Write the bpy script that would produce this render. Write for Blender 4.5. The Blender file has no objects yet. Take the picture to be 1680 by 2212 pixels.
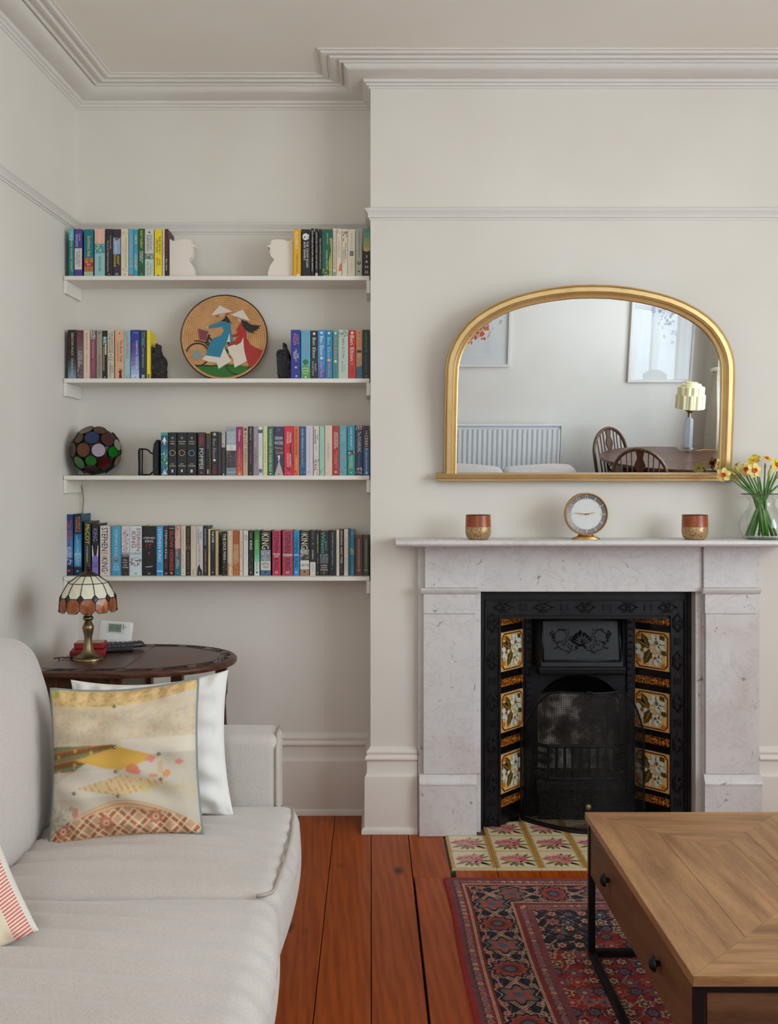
import bpy, bmesh, math, random
import numpy as np
from mathutils import Vector, Matrix

random.seed(7)
RNG = np.random.default_rng(7)
PI = math.pi
sc = bpy.context.scene
C = sc.collection

# ------------------------------------------------------------------ camera, sky, exposure
F = 2100.0                      # focal length in pixels of the 1680 x 2212 frame
CU, CV, EYE = 800.0, 1050.0, 1.30   # vanishing point of the fireplace wall's normal, eye height
cd = bpy.data.cameras.new('camera')
cam = bpy.data.objects.new('camera', cd); C.objects.link(cam)
cam.location = (0, 0, EYE); cam.rotation_euler = (PI / 2, 0, 0)
cd.sensor_fit = 'HORIZONTAL'; cd.sensor_width = 36.0
cd.lens = 36.0 * F / 1680.0
cd.shift_x = (840 - CU) / 1680.0; cd.shift_y = (CV - 1106) / 1680.0
cd.clip_start = 0.02
sc.camera = cam

w = bpy.data.worlds.new('sky'); sc.world = w; w.use_nodes = True
bg = w.node_tree.nodes['Background']
bg.inputs[0].default_value = (0.815, 0.92, 1.0, 1); bg.inputs[1].default_value = 19.0

sc.view_settings.view_transform = 'Standard'; sc.view_settings.look = 'None'
sc.view_settings.exposure = -0.86; sc.view_settings.gamma = 1.0
sc.view_settings.use_curve_mapping = False
try:
    sc.cycles.use_denoising = True
    sc.cycles.max_bounces = 8; sc.cycles.diffuse_bounces = 5; sc.cycles.glossy_bounces = 3
    sc.cycles.transparent_max_bounces = 10; sc.cycles.transmission_bounces = 4
    sc.cycles.use_adaptive_sampling = True; sc.cycles.adaptive_threshold = 0.05; sc.cycles.adaptive_min_samples = 12
    sc.cycles.time_limit = 1000
    sc.cycles.caustics_refractive = False; sc.cycles.caustics_reflective = False
    sc.cycles.sample_clamp_indirect = 6.0
except Exception:
    pass

# room planes
Y1, Y2 = 3.66, 3.866            # chimney breast face, alcove back wall
XR, YR, HC = 2.78, -0.62, 2.865  # right wall, rear wall, ceiling
CBR = 1.634                     # right corner of the chimney breast
def xl(y): return -1.160 - 0.0667 * (Y2 - y)     # the left wall runs slightly askew
WY0, WY1, WZ0, WZ1 = -0.20, 2.32, 0.84, 2.62     # window opening in the right wall
VX0, VX1 = -0.72, -0.12                          # second window, added unseen behind the camera for flatter frontal light

def portal(name, loc, rot, sx, sy):
    l = bpy.data.lights.new(name, 'AREA'); l.shape = 'RECTANGLE'; l.size = sx; l.size_y = sy
    l.cycles.is_portal = True
    o = bpy.data.objects.new(name, l); C.objects.link(o); o.location = loc; o.rotation_euler = rot
portal('window_portal', (XR + 0.16, (WY0 + WY1) / 2, (WZ0 + WZ1) / 2), (0, PI / 2, 0), WZ1 - WZ0, WY1 - WY0)
portal('added_window_portal', ((VX0 + VX1) / 2, YR - 0.16, (WZ0 + WZ1) / 2), (PI / 2, 0, 0), VX1 - VX0, WZ1 - WZ0)  # guides sky light through the added rear window

# ------------------------------------------------------------------ measuring helpers (photo -> metres at a known depth)
def X(u, y): return (u - CU) * y / F
def Z(v, y): return EYE - (v - CV) * y / F

# ------------------------------------------------------------------ colour / materials
def lin(c):
    c = c / 255.0
    return c / 12.92 if c <= 0.04045 else ((c + 0.055) / 1.055) ** 2.4
def rgb(*a):
    if len(a) == 1:
        h = a[0].lstrip('#'); a = [int(h[i:i + 2], 16) for i in (0, 2, 4)]
    return (lin(a[0]), lin(a[1]), lin(a[2]), 1.0)
_m = {}
def mat(name, col, rough=0.5, metal=0.0, **kw):
    if name in _m: return _m[name]
    m = bpy.data.materials.new(name); m.use_nodes = True
    b = m.node_tree.nodes['Principled BSDF']
    b.inputs['Base Color'].default_value = rgb(*col) if isinstance(col, tuple) else rgb(col)
    b.inputs['Roughness'].default_value = rough; b.inputs['Metallic'].default_value = metal
    for k, v in kw.items(): b.inputs[k.replace('_', ' ')].default_value = v
    _m[name] = m
    return m
class N:
    """small node helper"""
    def __init__(s, name, rough=0.5, metal=0.0):
        s.m = bpy.data.materials.new(name); s.m.use_nodes = True; s.t = s.m.node_tree
        s.b = s.t.nodes['Principled BSDF']; s.set(s.b, 'Roughness', rough); s.set(s.b, 'Metallic', metal)
        _m[name] = s.m
    def n(s, typ, **kw):
        n = s.t.nodes.new(typ)
        for k, v in kw.items():
            if hasattr(n, k): setattr(n, k, v)
            else: s.set(n, k, v)
        return n
    def set(s, n, k, v):
        i = n.inputs[k]
        if hasattr(v, 'is_output') or hasattr(v, 'links'): s.t.links.new(v, i)
        else: i.default_value = v
    def co(s, scale=(1, 1, 1), kind='Object', rot=(0, 0, 0), rand=False):
        tc = s.n('ShaderNodeTexCoord'); v = tc.outputs[kind]
        if rand:
            oi = s.n('ShaderNodeObjectInfo'); ad = s.n('ShaderNodeVectorMath', operation='MULTIPLY_ADD')
            cb = s.n('ShaderNodeCombineXYZ')
            for k in 'XYZ': s.t.links.new(oi.outputs['Random'], cb.inputs[k])
            s.t.links.new(cb.outputs[0], ad.inputs[0]); ad.inputs[1].default_value = (37, 53, 71)
            s.t.links.new(v, ad.inputs[2]); v = ad.outputs[0]
        mp = s.n('ShaderNodeMapping'); s.t.links.new(v, mp.inputs[0]); mp.inputs['Scale'].default_value = scale
        mp.inputs['Rotation'].default_value = rot
        return mp.outputs[0]
    def noise(s, vec, scale, detail=4, rough=0.55, dist=0.0):
        n = s.n('ShaderNodeTexNoise'); s.t.links.new(vec, n.inputs['Vector'])
        n.inputs['Scale'].default_value = scale; n.inputs['Detail'].default_value = detail
        n.inputs['Roughness'].default_value = rough; n.inputs['Distortion'].default_value = dist
        return n.outputs[0]
    def ramp(s, fac, stops, interp='LINEAR'):
        r = s.n('ShaderNodeValToRGB'); s.t.links.new(fac, r.inputs[0]); e = r.color_ramp.elements
        r.color_ramp.interpolation = interp
        while len(e) < len(stops): e.new(0.5)
        for k, (p, c) in enumerate(stops):
            e[k].position = p; e[k].color = rgb(*c) if isinstance(c, tuple) else (rgb(c) if isinstance(c, str) else (c, c, c, 1))
        return r.outputs[0]
    def mix(s, fac, a, b, mode='MIX'):
        x = s.n('ShaderNodeMix', data_type='RGBA', blend_type=mode)
        for k, v in ((0, fac), (6, a), (7, b)):
            if hasattr(v, 'is_output') or hasattr(v, 'links'): s.t.links.new(v, x.inputs[k])
            else: x.inputs[k].default_value = v
        return x.outputs[2]
    def col(s, v): s.t.links.new(v, s.b.inputs['Base Color']); return s
    def bump(s, h, strength=0.2, dist=0.01):
        b = s.n('ShaderNodeBump'); b.inputs['Strength'].default_value = strength; b.inputs['Distance'].default_value = dist
        s.t.links.new(h, b.inputs['Height']); s.t.links.new(b.outputs[0], s.b.inputs['Normal']); return s

def plaster(name, c1, c2, rough=0.75):
    k = N(name, rough); v = k.co((1, 1, 1), 'Object')
    k.col(k.ramp(k.noise(v, 2.2, 2), [(0.35, c1), (0.7, c2)]))
    return k.m
M_WALL = plaster('wall_paint', (221, 214, 204), (226, 220, 211))
M_CEIL = plaster('ceiling_paint', (236, 229, 218), (239, 233, 223))
M_TRIM = plaster('trim_paint', (218, 212, 204), (223, 218, 211), 0.55)
M_SKIRT = plaster('skirting_paint', (222, 213, 203), (228, 220, 211), 0.5)
M_SHELF = plaster('shelf_paint', (228, 222, 212), (234, 229, 221), 0.45)

def wood(name, cols, scale=(1, 1, 1), rough=0.4, ringscale=9.0, dist=5.0, rand=True, bump=0.1, knots=False, spec=0.5, wave=0.5):
    """grain runs along the axis with the smallest scale"""
    k = N(name, rough); k.set(k.b, 'Specular IOR Level', spec); v = k.co(scale, 'Object', rand=rand)
    wv = k.n('ShaderNodeTexWave', wave_type='BANDS', bands_direction='DIAGONAL'); k.t.links.new(v, wv.inputs['Vector'])
    wv.inputs['Scale'].default_value = ringscale; wv.inputs['Distortion'].default_value = dist
    wv.inputs['Detail'].default_value = 3; wv.inputs['Detail Scale'].default_value = 1.2
    n1 = k.noise(v, 3.0, 6, 0.6); n2 = k.noise(v, 40, 3, 0.6)
    a = k.ramp(wv.outputs[0], [(0.15, cols[0]), (0.8, cols[1])])
    b = k.ramp(n1, [(0.3, cols[2]), (0.7, cols[1])])
    c = k.mix(wave, b, a)
    c = k.mix(0.25, c, k.ramp(n2, [(0.3, cols[0]), (0.75, cols[1])]))
    if rand:
        oi = k.n('ShaderNodeObjectInfo'); c = k.mix(0.35, c, k.mix(1.0, c, k.ramp(oi.outputs['Random'], [(0, 0.55), (1, 1.0)]), 'MULTIPLY'))
    if knots:
        vo = k.n('ShaderNodeTexVoronoi'); k.t.links.new(k.co((4.6, 2.1, 4.6), 'Object', rand=True), vo.inputs['Vector']); vo.inputs['Scale'].default_value = 1.0
        c = k.mix(k.ramp(vo.outputs['Distance'], [(0.035, 0.9), (0.10, 0.0)]), c, rgb(48, 18, 6))
    k.col(c)
    if bump: k.bump(n2, bump, 0.003)
    return k.m
M_BOARD = wood('varnished_pine', [(112, 38, 6), (192, 92, 22), (150, 62, 10)], (14, 1.0, 14), 0.32, 1.6, 7.0, True, 0.05, True, 0.14, 0.3)
M_TTOPX = wood('mango_wood_across', [(96, 60, 34), (192, 146, 98), (126, 84, 52)], (1.0, 9, 9), 0.42, 1.3, 6.0, True, 0.12, False, 0.4, 0.16)
M_TTOPY = wood('mango_wood_along', [(96, 60, 34), (192, 146, 98), (126, 84, 52)], (9, 1.0, 9), 0.42, 1.3, 6.0, True, 0.12, False, 0.4, 0.16)
M_TSIDE = wood('mango_wood_side', [(74, 46, 28), (128, 88, 56), (98, 64, 40)], (9, 1.0, 9), 0.5, 1.3, 6.0, True, 0.12, False, 0.35, 0.2)
M_OAK = wood('dark_oak', [(52, 27, 18), (98, 60, 42), (72, 41, 28)], (2, 10, 10), 0.28, 1.5, 4.0, True, 0.05, False, 0.5)
M_OAKR = wood('oak_red', [(54, 24, 13), (100, 56, 32), (74, 38, 22)], (10, 10, 1.5), 0.4, 1.5, 4.0, True, 0.05)
M_CHAIR = wood('chair_elm', [(56, 34, 20), (112, 78, 50), (84, 54, 34)], (8, 8, 2), 0.35, 1.5, 4.0, True, 0.04)

k = N('marble', 0.32); v = k.co((1, 1, 1), 'Object')
n1 = k.noise(v, 2.4, 6, 0.6, 0.4); n2 = k.noise(v, 7, 8, 0.7, 1.6); n3 = k.noise(v, 28, 4, 0.6, 0.8)
c = k.ramp(n1, [(0.30, (204, 193, 187)), (0.50, (218, 214, 212)), (0.72, (209, 205, 204))])
n4 = k.noise(v, 1.1, 5, 0.65, 0.6); c = k.mix(k.ramp(n4, [(0.55, 0.0), (0.72, 0.5)]), c, rgb(196, 172, 156))
c = k.mix(k.ramp(n2, [(0.482, 0.0), (0.5, 0.34), (0.518, 0.0)]), c, rgb(158, 152, 152))
c = k.mix(k.ramp(n3, [(0.66, 0.0), (0.72, 0.75)]), c, rgb(118, 112, 112)); k.col(c); M_MARBLE = k.m

k = N('cast_iron', 0.40, 0.30); v = k.co((1, 1, 1), 'Object'); k.b.inputs['Base Color'].default_value = rgb(25, 25, 29)
k.bump(k.noise(v, 180, 3), 0.15, 0.002); M_IRON = k.m
M_BLACK = mat('soot_black', (12, 11, 11), 0.9)
M_STEEL = mat('black_steel', (24, 23, 23), 0.45, 0.4)
k = N('gilt', 0.38, 0.75); v = k.co((1, 1, 1), 'Object')
k.col(k.ramp(k.noise(v, 9, 7, 0.7), [(0.28, (112, 80, 40)), (0.42, (190, 152, 96)), (0.7, (210, 176, 120))])); k.bump(k.noise(v, 70, 3), 0.1, 0.002); M_GILT = k.m
k = N('gilt_bright', 0.34, 0.75); v = k.co((1, 1, 1), 'Object')
k.col(k.ramp(k.noise(v, 6, 7, 0.7), [(0.26, (146, 110, 60)), (0.4, (214, 182, 126)), (0.7, (224, 196, 144))])); M_GILT2 = k.m
M_MIRROR = mat('silvered_glass', (224, 228, 232), 0.0, 1.0)
M_BRASS = mat('antique_brass', (134, 116, 84), 0.34, 0.9)
M_BRASS2 = mat('brass', (196, 152, 92), 0.3, 0.9)

k = N('sofa_fabric', 0.9); v = k.co((1, 1, 1), 'Object')
k.col(k.mix(0.5, k.ramp(k.noise(v, 3.5, 6, 0.6), [(0.3, (184, 174, 166)), (0.7, (202, 193, 186))]), k.ramp(k.noise(v, 300, 2), [(0.3, (180, 170, 163)), (0.7, (210, 202, 195))])))
k.set(k.b, 'Sheen Weight', 0.25); k.bump(k.noise(v, 420, 2), 0.25, 0.002); M_SOFA = k.m
M_PIPE = mat('sofa_piping', (176, 163, 150), 0.9)
k = N('white_linen', 0.9); v = k.co((1, 1, 1), 'Object'); k.col(k.ramp(k.noise(v, 5, 4), [(0.3, (222, 218, 212)), (0.7, (232, 229, 224))])); k.bump(k.noise(v, 350, 2), 0.2, 0.002); M_LINEN = k.m
def attr_mat(name, rough=0.9, bump=None):
    k = N(name, rough); a = k.n('ShaderNodeAttribute', attribute_name='Col'); k.col(a.outputs['Color'])
    if bump: k.bump(k.noise(k.co(), bump[0], 2), bump[1], 0.002)
    return k.m
M_PRINT = attr_mat('printed_linen', 0.9, (350, 0.2)); M_RUG = attr_mat('knotted_wool', 0.95, (260, 0.6))
M_GREYPIPE = mat('grey_green_piping', (128, 140, 138), 0.85)
def flat(hexcol, rough=0.55):
    if isinstance(hexcol, tuple): hexcol = '#%02x%02x%02x' % hexcol
    return mat('ink_' + hexcol.lstrip('#') + ('' if rough == 0.55 else '_%d' % int(rough * 100)), hexcol, rough)

# ------------------------------------------------------------------ mesh building
class MB:
    def __init__(s): s.v = []; s.f = []; s.m = []
    def add(s, vs, fs, mi=0):
        o = len(s.v); s.v += [tuple(map(float, p)) for p in vs]
        for q in fs: s.f.append([i + o for i in q]); s.m.append(mi)
        return s
    def box(s, x0, x1, y0, y1, z0, z1, mi=0):
        vs = [(x, y, z) for z in (z0, z1) for y in (y0, y1) for x in (x0, x1)]
        return s.add(vs, [(0, 2, 3, 1), (4, 5, 7, 6), (0, 1, 5, 4), (2, 6, 7, 3), (0, 4, 6, 2), (1, 3, 7, 5)], mi)
    def prism(s, poly, a, b, axis='z', mi=0):
        """poly of 2D points: axis z -> (x,y), y -> (x,z), x -> (y,z)"""
        n = len(poly)
        def P(p, t): return {'z': (p[0], p[1], t), 'y': (p[0], t, p[1]), 'x': (t, p[0], p[1])}[axis]
        vs = [P(p, a) for p in poly] + [P(p, b) for p in poly]
        fs = [list(range(n))[::-1], list(range(n, 2 * n))] + [(i, (i + 1) % n, n + (i + 1) % n, n + i) for i in range(n)]
        return s.add(vs, fs, mi)
    def face(s, pts, mi=0): return s.add(pts, [list(range(len(pts)))], mi)
    def grid(s, P, cu=False, cv=False, mi=0):
        n, m = len(P), len(P[0]); vs = [p for r in P for p in r]; fs = []
        for i in range(n if cu else n - 1):
            for j in range(m if cv else m - 1):
                a, b = i, (i + 1) % n; c, d = j, (j + 1) % m
                fs.append((a * m + c, b * m + c, b * m + d, a * m + d))
        return s.add(vs, fs, mi)
    def lathe(s, prof, c=(0, 0), seg=24, mi=0, flute=None):
        P = []
        for (r, z) in prof:
            row = []
            for i in range(seg):
                t = 2 * PI * i / seg; rr = r * (flute(t, z) if flute else 1)
                row.append((c[0] + rr * math.cos(t), c[1] + rr * math.sin(t), z))
            P.append(row)
        s.grid(P, False, True, mi)
        return s
    def tube(s, path, r, seg=6, closed=False, mi=0, caps=True):
        pts = [Vector(p) for p in path]; n = len(pts); P = []; up = None
        for i, p in enumerate(pts):
            if closed: d = pts[(i + 1) % n] - pts[i - 1]
            else: d = pts[min(i + 1, n - 1)] - pts[max(i - 1, 0)]
            d = d.normalized() if d.length > 1e-9 else Vector((0, 0, 1))
            if up is None: up = Vector((0, 0, 1)) if abs(d.z) < 0.9 else Vector((1, 0, 0))
            a = d.cross(up)
            if a.length < 1e-6: a = d.cross(Vector((1, 0.3, 0.1)))
            a.normalize(); b = a.cross(d).normalized(); up = b
            rr = r[i] if isinstance(r, (list, tuple)) else r
            P.append([tuple(p + rr * (math.cos(2 * PI * k / seg) * a + math.sin(2 * PI * k / seg) * b)) for k in range(seg)])
        o = len(s.v); s.grid(P, closed, True, mi)
        if caps and not closed:
            s.f.append([o + k for k in range(seg)]); s.m.append(mi)
            e = o + (n - 1) * seg; s.f.append([e + k for k in range(seg)][::-1]); s.m.append(mi)
        return s
    def ball(s, c, r, seg=12, rings=8, mi=0):
        rx, ry, rz = r if isinstance(r, tuple) else (r, r, r)
        P = []
        for i in range(rings + 1):
            t = PI * i / rings
            P.append([(c[0] + rx * math.sin(t) * math.cos(2 * PI * k / seg), c[1] + ry * math.sin(t) * math.sin(2 * PI * k / seg), c[2] + rz * math.cos(t)) for k in range(seg)])
        return s.grid(P, False, True, mi)
    def disc(s, c, r, n=(0, -1, 0), seg=20, th=0.0, mi=0):
        n = Vector(n).normalized(); a = n.orthogonal().normalized(); b = n.cross(a); c = Vector(c)
        p = [c + r * (math.cos(2 * PI * k / seg) * a + math.sin(2 * PI * k / seg) * b) for k in range(seg)]
        if th == 0: return s.face(p, mi)
        q = [x - n * th for x in p]
        return s.add(p + q, [list(range(seg)), list(range(seg, 2 * seg))[::-1]] + [(i, seg + i, seg + (i + 1) % seg, (i + 1) % seg) for i in range(seg)], mi)
    def xf(s, Mx):
        s.v = [tuple(Mx @ Vector(p)) for p in s.v]; return s
    def mesh(s, name, mats, smooth=False, weld=False, origin=(0, 0, 0)):
        me = bpy.data.meshes.new(name)
        ox, oy, oz = origin
        me.from_pydata([(x - ox, y - oy, z - oz) for x, y, z in s.v], [], s.f)
        for m in (mats if isinstance(mats, (list, tuple)) else [mats]): me.materials.append(m)
        me.polygons.foreach_set('material_index', s.m)
        bm = bmesh.new(); bm.from_mesh(me)
        if weld: bmesh.ops.remove_doubles(bm, verts=bm.verts, dist=1e-5)
        bmesh.ops.recalc_face_normals(bm, faces=bm.faces); bm.to_mesh(me); bm.free()
        if smooth:
            me.polygons.foreach_set('use_smooth', [True] * len(me.polygons))
            if smooth != 'all':
                try: me.set_sharp_from_angle(angle=math.radians(smooth if smooth is not True else 40))
                except Exception: pass
        me.update()
        return me

ORG = {}
def thing(name, label, cat, loc=(0, 0, 0), rot=(0, 0, 0), group=None, local=False):
    o = bpy.data.objects.new(name, None); C.objects.link(o); o.empty_display_size = 0.05
    o.location = loc; o.rotation_euler = rot; o['label'] = label; o['category'] = cat
    if group: o['group'] = group
    ORG[o.name] = tuple(loc) if tuple(rot) == (0, 0, 0) and not local else (0, 0, 0)
    return o
def ob(name, mb, mats, parent=None, smooth=False, bevel=0.0, weld=False, label=None, loc=None, rot=None, kind=None):
    """mesh part; vertices in world metres for unrotated parents, in the parent's frame for rotated ones"""
    org = ORG.get(parent.name, (0, 0, 0)) if parent else (loc or (0, 0, 0))
    if parent is not None and loc is not None: org = (0, 0, 0)
    me = mb if isinstance(mb, bpy.types.Mesh) else mb.mesh(name, mats, smooth, weld, org)
    o = bpy.data.objects.new(name, me); C.objects.link(o)
    if parent is not None:
        o.parent = parent; ORG[o.name] = org
        if loc is not None: o.location = loc
    elif loc is not None: o.location = loc
    if rot is not None: o.rotation_euler = rot
    if bevel:
        b = o.modifiers.new('bevel', 'BEVEL'); b.width = bevel; b.segments = 2; b.limit_method = 'ANGLE'; b.angle_limit = math.radians(40)
    if label: o['label'] = label
    if kind: o['kind'] = kind
    return o
def single(name, mb, mats, label, cat, loc, group=None, **kw):
    o = ob(name, mb, mats, None, loc=loc, **kw); o['label'] = label; o['category'] = cat
    if group: o['group'] = group
    return o
def struct(name, mb, mats, loc=(0, 0, 0), **kw): return ob(name, mb, mats, None, loc=loc, kind='structure', **kw)

def sweep(mb, path, prof, mi=0):
    """moulding along a wall path; room lies on the right-hand side; prof = (projection, height)"""
    n = len(path); rows = []
    nr = []
    for i in range(n - 1):
        d = Vector((path[i + 1][0] - path[i][0], path[i + 1][1] - path[i][1])).normalized(); nr.append(Vector((d.y, -d.x)))
    for i in range(n):
        if i == 0: m = nr[0]
        elif i == n - 1: m = nr[-1]
        else:
            m = nr[i - 1] + nr[i]; m = m / (1 + nr[i - 1].dot(nr[i]))
        rows.append([(path[i][0] + m.x * p, path[i][1] + m.y * p, z) for p, z in prof])
    mb.grid(rows, False, False, mi)
    for r in (rows[0], rows[-1]): mb.face(r, mi)
    return mb

def softbox(hx, hy, hz, r, n=10, bulge=(0, 0, 0), fn=None):
    """rounded cushion block centred on the origin"""
    def axis(h):
        c = [-h + r * (1 - math.cos(t)) for t in np.linspace(0, PI / 2, 5)]
        return c + list(np.linspace(-h + r, h - r, n + 2)[1:-1]) + [-q for q in c[::-1]]
    mb = MB(); H = (hx, hy, hz); ax = [axis(h) for h in H]
    for d in range(3):
        e, f = (d + 1) % 3, (d + 2) % 3
        for sgn in (-1, 1):
            P = []
            for a in ax[e]:
                row = []
                for b in ax[f]:
                    p = [0, 0, 0]; p[d] = sgn * H[d]; p[e] = a; p[f] = b
                    q = [max(-(H[i] - r), min(H[i] - r, p[i])) for i in range(3)]
                    dv = Vector(p) - Vector(q)
                    pos = Vector(q) + (dv.normalized() * r if dv.length > 1e-9 else dv)
                    for i in range(3):
                        j, l = (i + 1) % 3, (i + 2) % 3
                        wgt = max(0, 1 - (pos[j] / H[j]) ** 2) * max(0, 1 - (pos[l] / H[l]) ** 2)
                        pos[i] += bulge[i] * wgt * (pos[i] / H[i])
                    if fn: pos = Vector(fn(pos))
                    row.append(tuple(pos))
                P.append(row)
            mb.grid(P)
    return mb

# ------------------------------------------------------------------ lettering (built-in vector font)
_gl = {}
_dg_tmp = bpy.data.objects.new('glyph_tmp', bpy.data.curves.new('glyph_tmp', 'FONT'))
def _mesh_of(txt):
    cu = _dg_tmp.data; cu.body = txt; cu.resolution_u = 2; cu.size = 1.0
    if _dg_tmp.name not in C.objects: C.objects.link(_dg_tmp)
    dg = bpy.context.evaluated_depsgraph_get(); dg.update()
    ev = _dg_tmp.evaluated_get(dg); me = ev.to_mesh()
    vs = [tuple(v.co[:2]) for v in me.vertices]; fs = [list(p.vertices) for p in me.polygons]; ev.to_mesh_clear()
    return vs, fs
def glyph(ch):
    if ch in _gl: return _gl[ch]
    if ch == ' ': _gl[ch] = ([], [], 0.3); return _gl[ch]
    vs, fs = _mesh_of(ch)
    if 'H|' not in _gl: _gl['H|'] = max(p[0] for p in _mesh_of('H')[0])
    adv = max(p[0] for p in _mesh_of(ch + 'H')[0]) - _gl['H|']
    _gl[ch] = (vs, fs, adv); return _gl[ch]
def text_poly(txt):
    V, Fc, x = [], [], 0.0
    for ch in txt:
        vs, fs, adv = glyph(ch); o = len(V)
        V += [(px + x, py) for px, py in vs]; Fc += [[i + o for i in q] for q in fs]; x += adv
    return V, Fc
def text_into(mb, txt, origin, e1, e2, length, height, mi=0, maxstretch=1.5, bold=False):
    """text running along unit vector e1, letters standing along e2, centred on origin, inside length x height"""
    V, Fc = text_poly(txt)
    if not V: return
    xs = [p[0] for p in V]; ys = [p[1] for p in V]; x0, x1, y0, y1 = min(xs), max(xs), min(ys), max(ys)
    sx = length / (x1 - x0); sy = height / max(y1 - y0, 0.55)
    if sx > sy * maxstretch: sx = sy * maxstretch
    if sy > sx * 2.2: sy = sx * 2.2
    o, e1, e2 = Vector(origin), Vector(e1), Vector(e2)
    cx, cy = (x0 + x1) / 2, (y0 + y1) / 2
    mb.add([tuple(o + e1 * ((px - cx) * sx) + e2 * ((py - cy) * sy)) for px, py in V], Fc, mi)

ORD = 'first second third fourth fifth sixth seventh eighth ninth tenth eleventh twelfth thirteenth fourteenth fifteenth sixteenth seventeenth eighteenth nineteenth twentieth twenty-first twenty-second twenty-third twenty-fourth'.split()

# ================================================================== ROOM SHELL
T = 0.16
struct('ceiling', MB().box(-1.75, XR + 0.3, YR - 0.2, 4.3, HC, HC + 0.1), M_CEIL)
struct('wall_left', MB().prism([(xl(YR - 0.2), YR - 0.2), (xl(Y2 + 0.2), Y2 + 0.2), (xl(Y2) - 0.3, Y2 + 0.2), (xl(YR) - 0.3, YR - 0.2)], -0.05, HC), M_WALL)
struct('wall_alcove', MB().box(-1.30, 0.0, Y2, Y2 + T, -0.05, HC), M_WALL)
OX0, OX1, OZ = 0.392, 1.242, 0.906         # builder's opening in the chimney breast
struct('wall_chimney', MB().box(0, OX0, Y1, 4.2, -0.05, HC).box(OX1, CBR, Y1, 4.2, -0.05, HC).box(OX0, OX1, Y1, 4.2, OZ, HC)
       .box(OX0, OX1, 4.12, 4.2, -0.05, OZ), M_WALL)
struct('wall_right_alcove', MB().box(CBR, XR + T, Y2, Y2 + T, -0.05, HC), M_WALL)
struct('wall_rear', MB().box(-1.75, VX0, YR - T, YR, -0.05, HC).box(VX1, XR + T, YR - T, YR, -0.05, HC).box(VX0, VX1, YR - T, YR, -0.05, WZ0).box(VX0, VX1, YR - T, YR, WZ1, HC), M_WALL)
struct('wall_right', MB().box(XR, XR + T, YR, WY0, -0.05, HC).box(XR, XR + T, WY1, Y2, -0.05, HC)
       .box(XR, XR + T, WY0, WY1, -0.05, WZ0).box(XR, XR + T, WY0, WY1, WZ1, HC), M_WALL)

# window: sash frames, panes, sill
win = bpy.data.objects.new('window_1', None); C.objects.link(win); win['kind'] = 'structure'; win.location = (XR, 0, WZ0); ORG['window_1'] = (XR, 0, WZ0)
nb = 3; bw = (WY1 - WY0) / nb
for i in range(nb):
    a, b = WY0 + i * bw, WY0 + (i + 1) * bw; mid = (WZ0 + WZ1) / 2
    fr = MB()
    fr.box(XR + 0.05, XR + 0.11, a, a + 0.05, WZ0, WZ1).box(XR + 0.05, XR + 0.11, b - 0.05, b, WZ0, WZ1)
    fr.box(XR + 0.05, XR + 0.11, a, b, WZ0, WZ0 + 0.06).box(XR + 0.05, XR + 0.11, a, b, WZ1 - 0.05, WZ1).box(XR + 0.045, XR + 0.115, a, b, mid - 0.025, mid + 0.025)
    ob('sash_frame', fr, M_TRIM, win)
g = N('window_glass', 0.0); gl = g.n('ShaderNodeBsdfTransparent'); go = g.n('ShaderNodeBsdfGlossy'); go.inputs['Roughness'].default_value = 0.0
mxs = g.n('ShaderNodeMixShader'); mxs.inputs[0].default_value = 0.06; g.t.links.new(gl.outputs[0], mxs.inputs[1]); g.t.links.new(go.outputs[0], mxs.inputs[2])
g.t.links.new(mxs.outputs[0], g.t.nodes['Material Output'].inputs[0]); M_PANE = g.m
for i in range(nb):
    a, b = WY0 + i * bw, WY0 + (i + 1) * bw
    for z0, z1 in ((WZ0 + 0.06, mid - 0.025), (mid + 0.025, WZ1 - 0.05)):
        ob('pane', MB().box(XR + 0.078, XR + 0.082, a + 0.05, b - 0.05, z0, z1), M_PANE, win)
ob('window_sill', MB().tube([(XR - 0.03, WY0 - 0.08, WZ0 - 0.01), (XR - 0.03, WY1 + 0.08, WZ0 - 0.01)], 0.022, 10).box(XR - 0.03, XR + 0.1, WY0 - 0.0, WY1, WZ0 - 0.03, WZ0 + 0.002), M_TRIM, win, smooth=True)

w2 = bpy.data.objects.new('added_fill_window', None); C.objects.link(w2); w2['kind'] = 'structure'; w2.location = (VX0, YR, WZ0); ORG['added_fill_window'] = (VX0, YR, WZ0)  # invented window in the rear wall, put in to even out the daylight
for a, b in ((VX0, (VX0 + VX1) / 2), ((VX0 + VX1) / 2, VX1)):
    ob('sash_frame', MB().box(a, a + 0.05, YR - 0.11, YR - 0.05, WZ0, WZ1).box(b - 0.05, b, YR - 0.11, YR - 0.05, WZ0, WZ1).box(a, b, YR - 0.11, YR - 0.05, WZ0, WZ0 + 0.06).box(a, b, YR - 0.11, YR - 0.05, WZ1 - 0.05, WZ1).box(a, b, YR - 0.115, YR - 0.045, mid - 0.025, mid + 0.025), M_TRIM, w2)
    for z0, z1 in ((WZ0 + 0.06, mid - 0.025), (mid + 0.025, WZ1 - 0.05)): ob('pane', MB().box(a + 0.05, b - 0.05, YR - 0.082, YR - 0.078, z0, z1), M_PANE, w2)
ob('window_sill', MB().box(VX0 - 0.05, VX1 + 0.05, YR - 0.1, YR + 0.03, WZ0 - 0.03, WZ0), M_TRIM, w2)
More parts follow.
